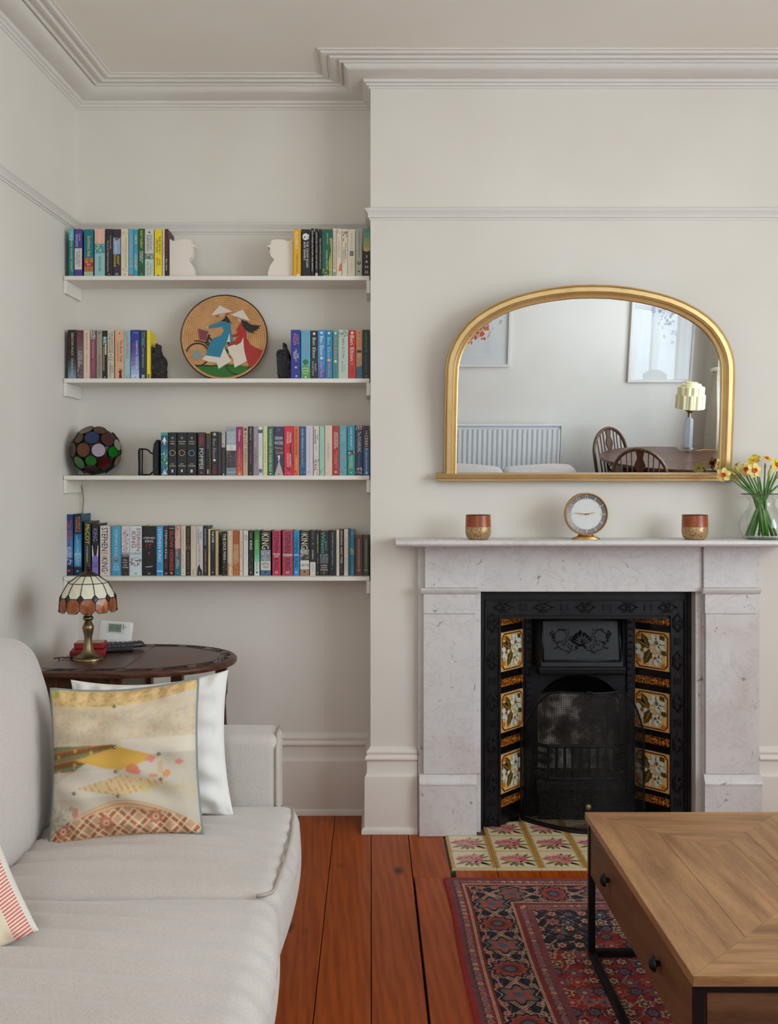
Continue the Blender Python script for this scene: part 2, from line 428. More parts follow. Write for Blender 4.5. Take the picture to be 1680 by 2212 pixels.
# mouldings
PATH = [(xl(YR), YR), (-1.160, Y2), (0, Y2), (0, Y1), (CBR, Y1), (CBR, Y2), (XR, Y2), (XR, YR), (xl(YR), YR)]
h = HC
cor = [(0, h - 0.070), (0.004, h - 0.070), (0.008, h - 0.064), (0.014, h - 0.062), (0.016, h - 0.055), (0.024, h - 0.052), (0.027, h - 0.045), (0.030, h - 0.043)]
for t in np.linspace(0, 1, 9): cor.append((0.034 + 0.066 * math.sin(t * PI / 2) ** 1.0, h - 0.043 + 0.031 * (1 - math.cos(t * PI / 2))))
cor += [(0.106, h - 0.013), (0.108, h - 0.018), (0.112, h - 0.018), (0.116, h - 0.012), (0.128, h - 0.011), (0.134, h - 0.016), (0.146, h - 0.017), (0.150, h - 0.010), (0.158, h - 0.007), (0.164, h - 0.012), (0.176, h - 0.013), (0.182, h - 0.006), (0.190, h - 0.005), (0.190, h)]
struct('trim_1', sweep(MB(), PATH, cor), M_TRIM, smooth=30)
rz = 2.3435
rail = [(0, rz - 0.043), (0.003, rz - 0.043), (0.005, rz - 0.036), (0.010, rz - 0.034), (0.010, rz - 0.027), (0.008, rz - 0.025), (0.010, rz - 0.022), (0.012, rz - 0.016), (0.018, rz - 0.010), (0.020, rz - 0.006), (0.020, rz - 0.002), (0.016, rz), (0, rz)]
struct('trim_2', sweep(MB(), PATH, rail), M_TRIM, smooth=30)
sk = [(0, 0.0), (0.034, 0.0), (0.034, 0.012), (0.030, 0.020), (0.023, 0.023), (0.022, 0.205), (0.021, 0.212), (0.017, 0.216), (0.015, 0.222), (0.013, 0.226), (0.013, 0.268), (0.020, 0.273), (0.021, 0.279), (0.018, 0.286), (0.013, 0.291), (0.012, 0.293), (0.015, 0.296), (0.015, 0.303), (0.011, 0.308), (0.006, 0.312), (0.002, 0.320), (0, 0.320)]
struct('baseboard_left', sweep(MB(), [(xl(YR), YR), (-1.160, Y2), (0, Y2), (0, Y1), (0.176, Y1)], sk), M_SKIRT, smooth=30)
struct('baseboard_right', sweep(MB(), [(1.458, Y1), (CBR, Y1), (CBR, Y2), (XR, Y2), (XR, YR), (xl(YR), YR)], sk), M_SKIRT, smooth=30)

# ------------------------------------------------------------------ floor: bed and boards
floor = struct('floor', MB().box(-1.75, XR + 0.2, YR - 0.1, 4.2, -0.08, -0.02), M_BLACK)
HX0, HX1, HY0 = 0.276, 1.344, 3.297        # hearth slab
seam = lambda k: 0.002 + 0.1415 * k
def board(x0, x1, y0, y1, dz=0.0):
    gx = 0.0012; o = ob('floorboard', MB().box(x0 + gx, x1 - gx, y0 + 0.0008, y1 - 0.0008, -0.02, dz), M_BOARD, floor, bevel=0.0012)
    return o
for kk in range(-11, 20):
    x0, x1 = seam(kk), seam(kk + 1)
    if x1 > XR: x1 = XR
    if x0 >= XR: continue
    if kk == 0: x1 -= 0.0030                                   # the wide open joint
    if kk == 1: x0 += 0.0016
    yb = Y2 if x1 < 0.02 else Y1
    if x0 > CBR: yb = Y2
    rs = random.Random(kk); 
    if kk == 1:
        board(x0, x1, YR, 1.4); board(x0, x1, 1.4, 3.232); board(x0 - 0.004, HX0 - 0.006, 3.232, Y1 + 0.02); continue
    if x1 > HX0 and x0 < HX1:
        yb = HY0 - 0.008
    if x0 < HX1 + 0.013 < x1: board(HX1 + 0.013, x1, yb, Y1 + 0.02)
    if kk == -1: cut = [1.15]
    elif kk == 0: cut = [0.7]
    else: cut = [0.4 + 1.4 * rs.random()]
    if kk == 2: cut.append(3.05)
    ys = [YR] + cut + [yb]
    for a, b in zip(ys[:-1], ys[1:]): board(x0, x1, a, b, -rs.random() * 0.0008)

# ------------------------------------------------------------------ hearth tiles
def petal(cx, cz, ang, L, W, n=10, tip=0.0):
    """pointed oval leaf/petal starting at (cx,cz)"""
    pts = []
    for i in range(n):
        t = i / (n - 1); pts.append((t * L, W * math.sin(PI * t ** (0.8 + tip))))
    for i in range(n - 2, 0, -1):
        t = i / (n - 1); pts.append((t * L, -W * math.sin(PI * t ** (0.8 + tip))))
    c, s = math.cos(ang), math.sin(ang)
    return [(cx + a * c - b * s, cz + a * s + b * c) for a, b in pts]
def hearth_tile_mesh(variant):
    r = random.Random(variant); h = 0.0756; mb = MB(); t = 0.012
    mb.box(-h, h, -h, h, -t, 0, 0)
    e = 0.0003
    def F(poly, mi, lvl): mb.face([(x, y, e * lvl) for x, y in poly], mi)
    for sgn in (-1, 1):
        for a, b, mi in ((0.0705, 0.0756, 1), (0.0655, 0.0685, 1), (0.0625, 0.0634, 2), (0.0685, 0.0695, 2)):
            x0, x1 = sorted((sgn * a, sgn * b)); F([(x0, -h), (x1, -h), (x1, h), (x0, h)], mi, 1)
    for a in (0.0738,): F([(-h, -h), (h, -h), (h, -a), (-h, -a)], 1, 1.2); F([(-h, a), (h, a), (h, h), (-h, h)], 1, 1.2)
    for (x, y, ang, L) in ((0.012, 0.0, 0.5, .045), (0.018, -0.01, -0.1, .046), (0.012, -0.02, -0.5, .042), (-0.02, -0.02, -2.6, .036), (-0.012, -0.025, -2.0, .03), (0.004, -0.024, -1.2, .032), (0.0, 0.015, 1.2, .034), (0.02, 0.012, 0.9, .036), (-0.005, -0.028, -1.6, .028), (0.022, -0.022, -0.75, .042)):
        F(petal(x, y, ang, L * 1.32, 0.0066), 3, 2); F(petal(x + 0.006, y, ang, L * 0.8, 0.0008), 8, 3)
    for (x, y, R, n0) in ((0.008, 0.008, 0.040, 7), (-0.028, 0.006, 0.032, 6), (0.010, -0.016, 0.032, 6)):
        a0 = r.random() * 0.3
        for i in range(n0):
            a = a0 + 2 * PI * i / n0
            F(petal(x, y, a, R * (0.85 + 0.25 * r.random()), R * 0.33), 4 if i % 3 else 5, 4 + 0.1 * i)
            F(petal(x, y, a + 0.1, R * 0.45, R * 0.04), 6, 5)
        F([(x + 0.005 * math.cos(q), y + 0.005 * math.sin(q)) for q in np.linspace(0, 2 * PI, 8)[:-1]], 7, 6)
    return mb.mesh('hearth_tile', [mat('glaze_cream', (224, 206, 168), 0.22), mat('glaze_ochre', (190, 138, 52), 0.25), mat('glaze_brown', (112, 70, 34), 0.3), mat('glaze_leaf', (122, 116, 60), 0.25),
                           mat('glaze_pink', (206, 140, 134), 0.25), mat('glaze_rose', (186, 102, 102), 0.25), mat('glaze_wine', (134, 54, 60), 0.25), mat('glaze_bud', (206, 170, 120), 0.25), mat('glaze_dark', (58, 44, 30), 0.3)])
hearth = struct('hearth_floor', MB().box(HX0 - 0.012, HX1 + 0.012, HY0 - 0.010, 3.84, -0.02, -0.0045), mat('grout', (96, 84, 70), 0.9))
TM = [hearth_tile_mesh(i) for i in range(3)]
tp = 0.1526
for r_ in range(4):
    for c_ in range(7):
        x = HX0 + (c_ + 0.5) * tp; y = HY0 + (r_ + 0.5) * tp
        if r_ >= 2 and (x < 0.40 or x > 1.25): continue
        if r_ == 3 and (x < 0.58 or x > 1.07): continue
        o = ob('tile', TM[(r_ + c_ * 2) % 3], None, hearth, loc=(x, y, 0.0045 + 0.0006 * math.sin(3 * c_ + r_)))

# ================================================================== FIREPLACE SURROUND (marble)
sur = thing('fireplace_surround', 'white veined marble fireplace surround with pilasters and a deep mantel shelf', 'fireplace', (0.817, 3.63, 0))
FZ = 0.9055
def both(f):
    f(lambda x: x); f(lambda x: 1.634 - x)
def sbox(mb, m, x0, x1, *a):
    p, q = sorted((m(x0), m(x1))); mb.box(p, q, *a)
def leg(m):
    s = MB(); sbox(s, m, 0.178, 0.392, 3.640, 3.66, 0, 1.0807); ob('jamb_slab', s, M_MARBLE, sur, bevel=0.001)
    s = MB(); sbox(s, m, 0.202, 0.394, 3.618, 3.640, 0.9215, 1.0807); ob('frieze_block', s, M_MARBLE, sur, bevel=0.002)
    # capital: moulded fillet
    pr = [(3.640, 0.899), (3.612, 0.899), (3.606, 0.906), (3.602, 0.914), (3.601, 0.9212), (3.640, 0.9212)]
    s = MB(); p, q = sorted((m(0.186), m(0.401))); s.prism(pr, p, q, 'x'); ob('capital', s, M_MARBLE, sur, bevel=0.001)
    s = MB(); sbox(s, m, 0.197, 0.390, 3.616, 3.640, 0.825, 0.8985); ob('necking', s, M_MARBLE, sur, bevel=0.0015)
    s = MB(); sbox(s, m, 0.197, 0.386, 3.620, 3.640, 0.2275, 0.8240); ob('pilaster_shaft', s, M_MARBLE, sur, bevel=0.0015)
    pr = [(3.640, 0.190), (3.603, 0.190), (3.603, 0.196), (3.606, 0.203), (3.613, 0.212), (3.616, 0.222), (3.617, 0.2268), (3.640, 0.2268)]
    s = MB(); p, q = sorted((m(0.181), m(0.394))); s.prism(pr, p, q, 'x'); ob('plinth_moulding', s, M_MARBLE, sur, bevel=0.0008)
    s = MB(); sbox(s, m, 0.181, 0.394, 3.606, 3.640, 0.0, 0.1892); ob('plinth', s, M_MARBLE, sur, bevel=0.002)
    s = MB(); sbox(s, m, 0.392, 0.414, 3.650, 3.72, 0.0, FZ); ob('inner_slip', s, M_MARBLE, sur, bevel=0.001)
both(leg)
ob('frieze', MB().box(0.3950, 1.239, 3.632, 3.66, FZ, 1.0807), M_MARBLE, sur, bevel=0.001)
pr = [(3.66, 1.0808), (3.492, 1.0808), (3.484, 1.0825), (3.477, 1.0875), (3.474, 1.0935), (3.475, 1.1000), (3.479, 1.1045), (3.485, 1.1065), (3.66, 1.1065)]
ob('mantel_shelf', MB().prism(pr, 0.089, 1.545, 'x'), M_MARBLE, sur, smooth=25, bevel=0.002)
MT = 1.1065

# ================================================================== CAST IRON INSERT
ins = thing('fireplace_insert', 'black cast iron fireplace insert with splayed painted tile panels and shell hood', 'fireplace', (0.817, 3.72, 0))
FX0, FX1, IY = 0.4165, 1.2175, 3.700
ix0, ix1, izt = 0.493, 1.141, 0.8067
fr = MB()
fr.box(FX0, ix0, IY, IY + 0.02, 0, izt).box(ix1, FX1, IY, IY + 0.02, 0, izt).box(FX0, FX1, IY, IY + 0.02, izt, FZ)
fr.box(FX0, FX0 + 0.012, IY - 0.006, IY, 0, FZ).box(FX1 - 0.012, FX1, IY - 0.006, IY, 0, FZ).box(FX0 + .012, FX1 - .012, IY - 0.006, IY, FZ - 0.012, FZ)
ob('frame', fr, M_IRON, ins, bevel=0.001)
b0, b1, bz0, bz1 = 0.4385, 0.4905, 0.812, 0.866     # decorated band
bd = MB()
for m in (lambda x: x, lambda x: 1.634 - x):
    for xa, xb in ((b0 - 0.003, b0 + 0.002), (b1 - 0.002, b1 + 0.004)):
        p, q = sorted((m(xa), m(xb))); bd.box(p, q, IY - 0.009, IY, 0, bz1 if xa < 0.45 else bz0)
bd.box(b0, 1.634 - b0, IY - 0.009, IY, bz1 - 0.002, bz1 + 0.003).box(b1, 1.634 - b1, IY - 0.009, IY, bz0 - 0.004, bz0 + 0.001)
ob('band_beading', bd, M_IRON, ins, bevel=0.0015)
# relief motifs
def arc(cx, cz, r, a0, a1, n=10, y=-0.003, sx=1.0): return [(cx + sx * r * math.cos(a), y, cz + r * math.sin(a)) for a in np.linspace(a0, a1, n)]
mo = MB()   # interlaced vesica with flower, long axis along x
R = 0.0195
for s in (-1, 1):
    mo.tube(arc(s * 0.020, 0, R, PI / 2, PI / 2 + s * PI, 12), 0.0017, 5); mo.tube(arc(s * 0.020, 0, R * 0.72, PI / 2 + s * 0.2, PI / 2 + s * PI - s * 0.2, 12), 0.0015, 5)
    mo.tube([(-0.036, -0.003, 0.0), (-0.014, -0.004, s * 0.012), (0.0, -0.004, s * 0.017), (0.014, -0.004, s * 0.012), (0.036, -0.003, 0)], 0.0018, 5)
    mo.ball((s * 0.031, -0.002, 0), 0.0035, 8, 5); mo.ball((s * 0.022, -0.002, 0.010), 0.0022, 6, 4); mo.ball((s * 0.022, -0.002, -0.010), 0.0022, 6, 4)
for i in range(4):
    a = PI / 4 + i * PI / 2; mo.ball((0.0075 * math.cos(a), -0.002, 0.0065 * math.sin(a)), (0.0045, 0.003, 0.0042), 8, 5)
mo.ball((0, -0.003, 0), 0.003, 8, 5)
mo.v = [(x, y * 1.7, z) for x, y, z in mo.v]; MO = mo.mesh('rosette_relief', M_IRON, 'all')
rb = MB()
for s in (-1, 1): rb.box(s * 0.0135 - 0.0012, s * 0.0135 + 0.0012, -0.003, 0, -0.014, 0.014)
for i in range(5): rb.box(-0.0115, 0.0115, -0.003, 0, -0.0125 + i * 0.0055, -0.0095 + i * 0.0055)
rb.v = [(x, y * 1.5, z) for x, y, z in rb.v]; RB = rb.mesh('reeded_relief', M_IRON)
def relief(me, x, z, rot=0.0): ob('relief', me, None, ins, loc=(x - 0.817, IY - 0.0005 - 3.72, z), rot=(0, rot, 0))
for u, kd in ((1088, 0), (1175, 0), (1265, 0), (1357, 0), (1442, 0), (1131, 1), (1220, 1), (1311, 1), (1400, 1)): relief(RB if kd else MO, X(u, IY), 0.839)
for m in (lambda x: x, lambda x: 1.634 - x):
    for v in (1345, 1427, 1517, 1607, 1692, 1776): relief(MO, m(0.4645), Z(v, IY), PI / 2)
    for v in (1386, 1472, 1562, 1650, 1734): relief(RB, m(0.4645), Z(v, IY), PI / 2)
# splayed cheeks
cb = (0.594, 3.815)
def cheek(m, mirror):
    p = [(m(ix0), IY + 0.004), (m(cb[0]), cb[1]), (m(cb[0] - 0.06), cb[1] + 0.06), (m(ix0 - 0.06), IY + 0.06)]
    ob('cheek', MB().prism(p, 0, izt), mat('cheek_tile_black', (16, 11, 10), 0.25), ins)
    # local frame of the cheek: along the splay, outwards
    A = Vector((m(ix0), IY + 0.004, 0)); B = Vector((m(cb[0]), cb[1], 0)); e = (B - A).normalized(); nrm = Vector((0, 0, 1)).cross(e)
    if nrm.y > 0: nrm = -nrm
    L = (B - A).length
    xa, xn = (e, nrm) if mirror == 1 else (-e, nrm)      # keep print reading left to right
    base = A + e * (L / 2)
    Mx = Matrix.Identity(4)
    for i in range(3): Mx[i][0] = xa[i]; Mx[i][1] = -xn[i]; Mx[i][2] = (0, 0, 1)[i]
    return base, Mx, L
def magnolia_tile(seed):
    mb = MB(); h = 0.0745; e = 0.0004
    mb.box(-h, h, -0.005, 0.0, -h, h, 0)
    def F(poly, mi, lvl): mb.face([(x, -0.005 - e * lvl, z) for x, z in poly], mi)
    def octo(a, c): return [(-a + c, -a), (a - c, -a), (a, -a + c), (a, a - c), (a - c, a), (-a + c, a), (-a, a - c), (-a, -a + c)]
    F(octo(0.0705, 0.016), 1, 1); F(octo(0.0645, 0.014), 2, 2)
    k = 0.149 / 1106 * 1.16            # from a 1106 px wide study of one tile
    def q(x, y): return ((x - 500) * k, (900 - y) * k * 0.82)
    r = random.Random(seed)
    def leaf(a, b, wd, mi, lv): 
        (x0, z0), (x1, z1) = q(*a), q(*b); F(petal(x0, z0, math.atan2(z1 - z0, x1 - x0), math.hypot(x1 - x0, z1 - z0), wd), mi, lv)
    for a, b, wd in (((420, 860), (200, 400), .016), ((430, 860), (60, 600), .015), ((480, 870), (280, 1360), .018), ((720, 560), (860, 460), .014), ((760, 900), (920, 1000), .012)): leaf(a, b, wd, 4, 3)
    for a, b in (((420, 860), (200, 400)), ((430, 860), (60, 600)), ((480, 870), (280, 1360))): leaf(a, b, .004, 5, 3.6)
    for a, b, wd in (((60, 1200), (200, 1290), .010), ((760, 1300), (870, 1400), .012), ((110, 450), (180, 540), .01)): leaf(a, b, wd, 3, 2.6)
    petals = [((630, 640), (480, 390), .0125), ((630, 640), (690, 420), .0115), ((640, 660), (905, 620), .0125), ((640, 700), (925, 880), .0125), ((600, 720), (740, 960), .0125), ((580, 700), (380, 600), .011), ((560, 760), (520, 860), .008),
              ((220, 880), (20, 780), .013), ((220, 940), (40, 1060), .014), ((240, 980), (210, 1230), .009), ((270, 930), (400, 870), .009),
              ((590, 1140), (680, 1410), .014), ((620, 1130), (820, 1230), .012), ((590, 1110), (520, 1000), .010), ((620, 1100), (720, 990), .011), ((660, 1100), (830, 1010), .009), ((490, 1130), (430, 1440), .006), ((470, 860), (530, 990), .006)]
    for a, b, wd in petals:
        leaf(a, b, wd, 7, 4); 
    for a, b, wd in petals:
        (x0, z0), (x1, z1) = q(*a), q(*b); F(petal(x0 + (x1 - x0) * .05, z0 + (z1 - z0) * .05, math.atan2(z1 - z0, x1 - x0), math.hypot(x1 - x0, z1 - z0) * .9, wd * .86), 6, 5)
    for (cx, cy, rr) in ((640, 660, .0085), (225, 920, .008), (595, 1125, .0065)):
        x, z = q(cx, cy); F([(x + rr * (0.7 + 0.3 * (i % 2)) * math.cos(i * PI / 7), z + rr * (0.7 + 0.3 * (i % 2)) * math.sin(i * PI / 7)) for i in range(14)], 8, 6)
    return mb.mesh('magnolia_tile', [mat('tile_edge_cream', (206, 166, 104), 0.2), mat('tile_band_brown', (112, 56, 18), 0.2), mat('tile_ground', (222, 178, 108), 0.2), mat('tile_amber', (190, 116, 40), 0.2),
                  mat('tile_leaf', (84, 66, 30), 0.22), mat('tile_leafvein', (134, 98, 42), 0.22), mat('tile_petal', (208, 212, 196), 0.2), mat('tile_outline', (110, 112, 92), 0.2), mat('tile_stamen', (146, 74, 22), 0.25)])
am = N('amber_mottle', 0.2); vv = am.co((1, 1, 1), 'Object'); am.col(am.ramp(am.noise(vv, 130, 4, 0.7), [(0.42, (44, 18, 8)), (0.52, (150, 82, 22)), (0.66, (222, 158, 70))])); M_AMB = am.m
MAG = magnolia_tile(1)
ambm = MB().box(-0.0745, 0.0745, -0.006, 0, -0.0145, 0.0145).mesh('amber_tile', M_AMB)
for m, mir in ((lambda x: x, 1), (lambda x: 1.634 - x, -1)):
    base, Mx, L = cheek(m, mir)
    for zc in (0.666, 0.433, 0.201):
        o = ob('tile', MAG, None, ins); o.matrix_local = Matrix.Translation(base - Vector((0.817, 3.72, 0)) + Vector((0, 0, zc))) @ Mx
    for zc in (0.783, 0.548, 0.320, 0.091):
        o = ob('tile', ambm, None, ins); o.matrix_local = Matrix.Translation(base - Vector((0.817, 3.72, 0)) + Vector((0, 0, zc))) @ Mx
# inner facia with arched fire opening
ax0, ax1, ay = 0.594, 1.040, 3.815
arcp = [(0.655, 0.0), (0.655, 0.44)] + [(0.817 - 0.162 * math.cos(t), 0.44 + 0.12 * math.sin(t)) for t in np.linspace(0.05, PI - 0.05, 14)] + [(0.979, 0.44), (0.979, 0.0)]
fac = MB()
poly = [(ax0, 0), (ax0, izt), (ax1, izt), (ax1, 0)] + arcp[::-1]
fac.prism(poly, ay, ay + 0.012, 'y'); ob('facia', fac, M_IRON, ins)
ob('top_soffit', MB().prism([(ix0, IY + .004), (cb[0], cb[1]), (1.634 - cb[0], cb[1]), (ix1, IY + .004)], izt - 0.012, izt), M_IRON, ins)
for m in (lambda x: x, lambda x: 1.634 - x):
    s = MB(); p, q = sorted((m(0.608), m(0.630))); s.box(p, q, ay - 0.012, ay, 0.10, izt - 0.012); ob('stile', s, M_IRON, ins, bevel=0.002)
    ch = MB()
    for i in range(15):
        z = 0.40 + i * 0.026; x = m(0.619)
        ch.tube([(x - 0.008, ay - 0.013, z), (x, ay - 0.015, z + 0.011), (x + 0.008, ay - 0.013, z)], 0.0016, 4); ch.ball((x, ay - 0.013, z + 0.001), 0.0032, 6, 4)
    ob('chain_relief', ch, M_IRON, ins, smooth='all')
# hood
hx0, hx1 = 0.655, 0.972
hd = MB()
prof = [(ay, 0.792), (3.775, 0.790), (3.740, 0.618), (3.734, 0.606), (ay, 0.606)]
hd.prism(prof, hx0, hx1, 'x'); ob('hood', hd, M_IRON, ins, bevel=0.003)
ob('hood_flank', MB().prism([(0.634, ay), (hx0, 3.745), (hx0, ay)], 0.60, 0.79), M_IRON, ins); ob('hood_flank', MB().prism([(hx1, 3.745), (1.0, ay), (hx1, ay)], 0.60, 0.79), M_IRON, ins)
ob('hood_rail', MB().prism([(ay, 0.572), (3.742, 0.572), (3.730, 0.580), (3.728, 0.600), (3.734, 0.606), (ay, 0.606)], 0.648, 0.979, 'x'), M_IRON, ins, bevel=0.002)
# picture-frame edge and shell ornament on the sloping hood face
S0, S1 = Vector((0.8135, 3.7745, 0.784)), Vector((0.8135, 3.7405, 0.622)); es = (S0 - S1).normalized(); en = Vector((0, -es.z, es.y)); 
if en.y > 0: en = -en
cz = (S0 + S1) / 2
def hp(x, z, d=0.001): return tuple(cz + Vector((x, 0, 0)) + es * z + en * d)
fm = MB(); hh = 0.078; hw = 0.150
for a, b in (((-hw, -hh), (hw, -hh)), ((hw, -hh), (hw, hh)), ((hw, hh), (-hw, hh)), ((-hw, hh), (-hw, -hh))): fm.tube([hp(*a, 0.003), hp(*b, 0.003)], 0.0045, 6)
ob('hood_border', fm, M_IRON, ins, smooth='all')
sh = MB()
for i in range(7):
    a = PI / 2 + (i - 3) * 0.33; l = 0.054 - 0.004 * abs(i - 3)
    sh.tube([hp(0.004 * (3 - i) * -1, -0.020, 0.002), hp(0.5 * l * math.cos(a), -0.020 + 0.55 * l * math.sin(a), 0.009), hp(l * math.cos(a), -0.020 + l * math.sin(a), 0.004)], [0.003, 0.0062, 0.0072], 7)
for s in (-1, 1):
    sh.ball(hp(s * 0.017, -0.026, 0.004), 0.006, 8, 6)
ob('shell_relief', sh, M_IRON, ins, smooth='all')
scr = MB()
def spiral(cx, cz_, r0, turns, dirn, a0, n=16): return [hp(cx + r0 * (1 - t * .85) * math.cos(a0 + dirn * turns * 2 * PI * t), cz_ + r0 * (1 - t * .85) * math.sin(a0 + dirn * turns * 2 * PI * t), 0.003) for t in np.linspace(0, 1, n)]
for s in (-1, 1):
    for cx, cz_, r0, d, a0 in ((0.046, 0.008, 0.014, 1, -1.2), (0.050, 0.032, 0.012, -1, 2.0), (0.040, -0.022, 0.012, -1, 1.2), (0.068, -0.012, 0.014, 1, 0.2)):
        scr.tube([tuple(Vector(p) if s > 0 else Vector((2 * cz.x - p[0], p[1], p[2]))) for p in spiral(cx, cz_, r0, 1.1, d, a0)], 0.0016, 5)
    for pts in ([(0.02, -0.036), (0.05, -0.042), (0.08, -0.032), (0.098, -0.006), (0.112, 0.024)], [(0.06, 0.038), (0.08, 0.040), (0.10, 0.026), (0.112, 0.010)], [(0.035, -0.034), (0.045, -0.046), (0.055, -0.050)]):
        scr.tube([hp(s * x, z, 0.003) for x, z in pts], 0.0018, 5)
    for (x, z, a) in ((0.098, -0.004, 0.6), (0.104, 0.008, 1.9), (0.110, 0.018, 0.9), (0.112, 0.024, 1.8), (0.088, 0.036, 2.4), (0.100, 0.026, 0.4), (0.090, -0.026, -0.3), (0.076, 0.040, 2.9), (0.094, -0.014, 2.2)):
        scr.tube([hp(s * x, z, 0.003), hp(s * (x + 0.008 * math.cos(a)), z + 0.008 * math.sin(a), 0.005), hp(s * (x + 0.016 * math.cos(a)), z + 0.016 * math.sin(a), 0.002)], [0.002, 0.0038, 0.0005], 5)
scr.tube([hp(0, 0.028, 0.004), hp(0, 0.042, 0.004)], [0.006, 0.0005], 6)
ob('scroll_relief', scr, M_IRON, ins, smooth='all')
# firebox: clay back and cheeks
fb = N('fireclay', 0.95); vv = fb.co((1, 1, 1), 'Object')
c1 = fb.ramp(fb.noise(vv, 7, 6, 0.65), [(0.38, (22, 18, 16)), (0.50, (84, 70, 60)), (0.64, (206, 198, 188))])
fb.col(c1); M_CLAY = fb.m
ob('fire_back', MB().prism([(0.68, 3.93), (0.954, 3.93), (0.954, 3.97), (0.68, 3.97)], 0.0, 0.46), M_CLAY, ins)
ob('fire_cheek', MB().prism([(0.655, 3.827), (0.68, 3.93), (0.66, 3.97), (0.64, 3.83)], 0, 0.46), M_CLAY, ins)
ob('fire_cheek', MB().prism([(0.979, 3.827), (0.954, 3.93), (0.97, 3.97), (0.995, 3.83)], 0, 0.46), M_CLAY, ins)
ob('flue_throat', MB().box(0.60, 1.04, 4.06, 4.10, 0.0, 0.8).box(0.60, 0.62, 3.83, 4.1, 0, 0.8).box(1.02, 1.04, 3.83, 4.1, 0, 0.8).box(0.60, 1.04, 3.83, 4.1, 0.62, 0.66), M_BLACK, ins)
# grate
gz0, gz1 = 0.165, 0.290; gy = 3.772
gp = [(0.640, 3.815), (0.690, gy), (0.944, gy), (0.994, 3.815)]
for z in (gz1, gz0):
    ob('grate_rail', MB().tube([(x, y, z) for x, y in gp], 0.008, 6), M_IRON, ins)
for i in range(9):
    x = 0.690 + i * 0.254 / 8; ob('grate_bar', MB().box(x - 0.005, x + 0.005, gy - 0.006, gy + 0.006, gz0, gz1), M_IRON, ins, bevel=0.002)
for (a, b) in ((gp[0], gp[1]), (gp[2], gp[3])):
    for i in range(1, 4):
        z = gz0 + (gz1 - gz0) * i / 4; ob('grate_bar', MB().tube([(a[0], a[1], z), (b[0], b[1], z)], 0.006, 6), M_IRON, ins)
ob('grate_apron', MB().prism([(3.815, 0.10), (3.775, 0.10), (3.760, 0.125), (3.764, 0.157), (3.815, 0.157)], 0.645, 0.989, 'x'), M_IRON, ins, bevel=0.002)
ob('ash_cover', MB().box(0.655, 0.979, 3.775, 3.785, 0.0, 0.10), M_IRON, ins)
ob('ember_bed', MB().box(0.66, 0.974, 3.78, 3.93, 0.12, 0.16), mat('ash', (70, 62, 56), 0.95), ins)

# ================================================================== FIRE GUARD
fg = thing('fire_guard', 'black bowed wire mesh fire guard standing in front of the grate', 'fire guard', (0.835, 3.66, 0))
gx, gwid, gzt, gY, bow = 0.822, 0.238, 0.528, 3.772, 0.152
def gpos(t, s):      # t -1..1 across, s 0..1 up
    x = gx + gwid * t; y = gY - bow * (1 - t * t)
    top = gzt - 0.16 * max(0, (abs(t) - 0.40) / 0.60) ** 2.4 * 1.15
    return (x, y, 0.012 + (top - 0.012) * s)
ms = N('wire_mesh', 0.5); tc = ms.n('ShaderNodeTexCoord'); mp = ms.n('ShaderNodeMapping'); ms.t.links.new(tc.outputs['UV'], mp.inputs[0]); mp.inputs['Rotation'].default_value = (0, 0, PI / 4); mp.inputs['Scale'].default_value = (170, 170, 1)
ck = ms.n('ShaderNodeTexChecker'); ms.t.links.new(mp.outputs[0], ck.inputs['Vector']); ck.inputs['Scale'].default_value = 1.0
ms.b.inputs['Base Color'].default_value = rgb(11, 11, 12); tr = ms.n('ShaderNodeBsdfTransparent'); mx = ms.n('ShaderNodeMixShader')
mr = ms.n('ShaderNodeMapRange'); ms.t.links.new(ck.outputs['Fac'], mr.inputs[0]); mr.inputs[3].default_value = 0.34; mr.inputs[4].default_value = 0.78
ms.t.links.new(mr.outputs[0], mx.inputs[0]); ms.t.links.new(tr.outputs[0], mx.inputs[1]); ms.t.links.new(ms.b.outputs[0], mx.inputs[2]); ms.t.links.new(mx.outputs[0], ms.t.nodes['Material Output'].inputs[0])
me_ = MB().grid([[gpos(t, s) for s in np.linspace(0, 1, 14)] for t in np.linspace(-1, 1, 41)])
gm = ob('mesh_panel', me_, ms.m, fg, smooth='all')
uvl = gm.data.uv_layers.new(name='UVMap')
for lp in gm.data.loops:
    co = gm.data.vertices[lp.vertex_index].co; uvl.data[lp.index].uv = (co.x * 1.05, co.z)
ed = [gpos(-1, s) for s in np.linspace(0, 1, 6)] + [gpos(t, 1) for t in np.linspace(-1, 1, 41)][1:-1] + [gpos(1, s) for s in np.linspace(1, 0, 6)]
ob('rim', MB().tube(ed, 0.0042, 6), M_STEEL, fg, smooth='all')
ob('bottom_rail', MB().grid([[(gpos(t, 0)[0], gpos(t, 0)[1] - d, z) for d, z in ((0, 0.0), (0.004, 0.0), (0.004, 0.016), (0, 0.018), (-0.02, 0.018))] for t in np.linspace(-1, 1, 31)]), M_STEEL, fg)
tl = gpos(-0.04, 1)
ob('ring_handle', MB().tube([(tl[0] + 0.017 * math.cos(a), tl[1] - 0.008, tl[2] - 0.006 + 0.013 * math.sin(a)) for a in np.linspace(0, 2 * PI, 20)[:-1]], 0.0028, 6, True), M_STEEL, fg, smooth='all')
kp = gpos(-0.06, 0.17); ob('knob', MB().ball((kp[0] - 0.002, kp[1] - 0.02, 0.112), 0.0125, 14, 10).tube([(kp[0], kp[1] - 0.012, 0.112), (kp[0], kp[1] + 0.004, 0.112)], 0.006, 8), M_BRASS, fg, smooth='all', label='tarnished brass knob')

